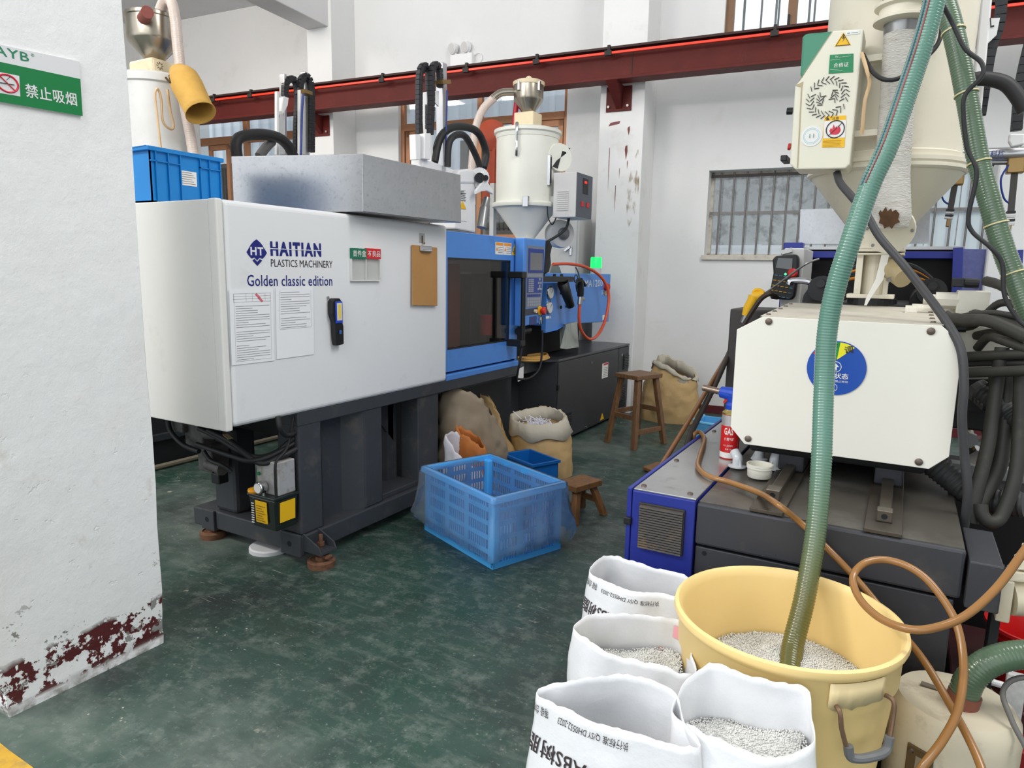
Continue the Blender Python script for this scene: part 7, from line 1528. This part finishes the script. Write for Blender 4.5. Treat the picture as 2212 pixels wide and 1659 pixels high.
bb2 = thing('storage_bin', 'light blue lined bin on the floor behind the blue cabinet edge', 'bin', (-1.305,5.593,0.000))
b2 = Vector((-1.253,5.535,0.000))
LBL = M('bin_light_blue', (96, 176, 226), .35)
obj('tub', MB().box(b2.x-.16, b2.x+.12, b2.y, b2.y+.3, 0, .01).box(b2.x-.16, b2.x-.15, b2.y, b2.y+.3, 0, .17).box(b2.x+.11, b2.x+.12, b2.y, b2.y+.3, 0, .17).box(b2.x-.16, b2.x+.12, b2.y, b2.y+.01, 0, .17).box(b2.x-.16, b2.x+.12, b2.y+.29, b2.y+.3, 0, .17), LBL, bb2, bevel=.003)
obj('liner_fold', MB().tube(spl([(b2.x-.16, b2.y+.3, .17), (b2.x-.16, b2.y, .175), (b2.x+.12, b2.y, .17), (b2.x+.12, b2.y+.3, .175)], 6), .012, 8), M('blue_film', (120, 190, 232), .25), bb2, smooth=True)

# ---------------------------------------------------------------- kraft sacks
KRAFT = M('kraft_paper', (192, 160, 110), .7, var=.09, vs=5, bump=.5, bs=10); KIN = M('kraft_inner_grey', (196, 188, 170), .65, var=.08, vs=8, bump=.5, bs=10)
def kraft(label, base, rim, seed, fold=None, wr=.02, bulge=.03, rows=20):
    t = thing('paper_sack', label, 'sack', (sum(p[0] for p in base)/len(base), sum(p[1] for p in base)/len(base), 0))
    L_ = Loft(base, rim, 64, bulge, wr, seed); obj('bag', L_.mesh(rows), KRAFT, t, smooth=True, solid=.003, ang=60)
    if fold:
        m_ = MB(); n = L_.n; ring = []
        for k, (b, off) in enumerate(((.80, -.012), (.985, -.010), (1.0, .004), (.985, .014), (1-fold, .022+.0))):
            for i in range(n):
                p = L_.at(i/n, b); o = p-Vector((L_.c.x, L_.c.y, p.z)); o.z = 0; o.normalize()
                ring.append(tuple(p+o*(off+.006*MN.noise(Vector((i*.35, k*1.3, seed))))+Vector((0, 0, .03*MN.noise(Vector((i*.2, seed, 2)))*(k == 4)))))
        m_.add(ring, [(k*n+i, k*n+(i+1) % n, (k+1)*n+(i+1) % n, (k+1)*n+i) for k in range(4) for i in range(n)])
        lab(obj('turned_rim', m_, KIN, t, smooth=True, solid=.002, ang=60), 'pale inner layer folded over the rim')
    return t, L_
b_ = Vector((-2.07, 4.06, 0))
def ring(c, rx_, ry_, z, n=10, ph=0, jit=0, seed=0, tilt=0):
    rr0 = random.Random(seed); return [(c[0]+rx_*cos(2*pi*i/n+ph)*(1+rr0.uniform(-jit, jit)), c[1]+ry_*sin(2*pi*i/n+ph)*(1+rr0.uniform(-jit, jit)), z+rr0.uniform(-jit, jit)*.1+tilt*sin(2*pi*i/n+ph)) for i in range(n)]
kt, KL = kraft('open kraft paper sack with white sprue scrap inside, before the charcoal cabinet', ring((b_.x+.02, b_.y+.0), .20, .14, 0, 10, .3, .06, 2), ring((b_.x-.06, b_.y+.08), .185, .165, .375, 10, .3, .05, 4, .03), 5, .28, .012, .02)
spm = MB(); rs2 = random.Random(11)
for i in range(150):
    c = Vector((b_.x-.05+rs2.gauss(0, .055), b_.y+.07+rs2.gauss(0, .05), .292+abs(rs2.gauss(0, .025)))); d_ = Vector((rs2.uniform(-1, 1), rs2.uniform(-1, 1), rs2.uniform(-.5, .9))).normalized()*rs2.uniform(.02, .045)
    spm.tube([c-d_, c+d_], .0032, 5)
spm.lathe((b_.x-.05, b_.y+.07, .2), [(.12, 0), (.13, .08), (.02, .10)], 16)
tag(obj('sprue_scrap', spm, M('white_sprue_plastic', (232, 230, 240), .4)), 'tangle of thin white plastic sprues in the open kraft sack', 'plastic scrap', None, 'stuff')
kraft('tall kraft paper sack with a grey rim slumped against the white wall', ring((-1.86, 6.22), .26, .13, 0, 10, .2, .05, 6), [(-2.02, 6.30, .50), (-1.98, 6.22, .56), (-1.86, 6.17, .53), (-1.72, 6.19, .44), (-1.62, 6.24, .43), (-1.66, 6.34, .48), (-1.84, 6.36, .57), (-1.98, 6.36, .60)], 8, .07, .022, .035)
# slumped brown sack, orange paper and white bag left of it
kraft('big slumped brown paper sack under the blue door', [(-2.42, 3.40, 0), (-2.24, 3.40, 0), (-2.12, 3.48, 0), (-2.12, 3.68, 0), (-2.22, 3.78, 0), (-2.4, 3.76, 0)], [(-2.439,3.420,0.602), (-2.336,3.420,0.648), (-2.253,3.500,0.610), (-2.195,3.600,0.484), (-2.202,3.700,0.360), (-2.323,3.780,0.469), (-2.499,3.740,0.566)], 12, None, .026, .03)
bpy.data.objects['paper_sack.002'].children[0].data.materials[0] = M('dusty_brown_paper', (150, 134, 112), .55, var=.15, vs=6, bump=.35, bs=6)
kraft('yellowish kraft paper sack leaning behind the slumped brown sack', [(-2.30, 3.86, 0), (-2.20, 3.86, 0), (-2.17, 3.98, 0), (-2.24, 4.02, 0), (-2.34, 4.0, 0)], [(-2.472,3.900,0.530), (-2.379,3.900,0.501), (-2.297,3.900,0.373), (-2.277,3.900,0.296), (-2.363,4.000,0.364), (-2.460,4.000,0.516)], 17, None, .012, .02)
wb_ = thing('plastic_sack', 'white plastic sack slumped against the brown sack beside the machine leg', 'sack', (-2.2, 3.30, 0))
LW_ = Loft([(-2.28, 3.22, 0), (-2.14, 3.20, 0), (-2.04, 3.27, 0), (-2.05, 3.37, 0), (-2.2, 3.38, 0), (-2.28, 3.33, 0)], [(-2.275, 3.24, .40), (-2.255, 3.22, .39), (-2.17, 3.24, .28), (-2.10, 3.29, .20), (-2.12, 3.34, .21), (-2.22, 3.33, .36), (-2.27, 3.30, .41)], 56, .015, .014, 30)
obj('bag', LW_.mesh(18), M('white_soft_plastic', (226, 222, 228), .4, bump=.3, bs=12), wb_, smooth=True, solid=.002, ang=70)
op_ = tag(obj('orange_paper', Loft([(-2.27, 3.36, .02), (-2.10, 3.36, .02), (-2.06, 3.40, .02), (-2.2, 3.42, .02)], [(-2.27, 3.34, .44), (-2.17, 3.34, .36), (-2.10, 3.37, .32), (-2.2, 3.39, .40)], 40, .01, .02, 40).mesh(16), M('orange_brown_paper', (196, 118, 56), .65, var=.12, vs=8, bump=.5, bs=10), smooth=True, solid=.002, ang=60), 'crumpled orange-brown paper bag behind the white sack', 'paper bag')
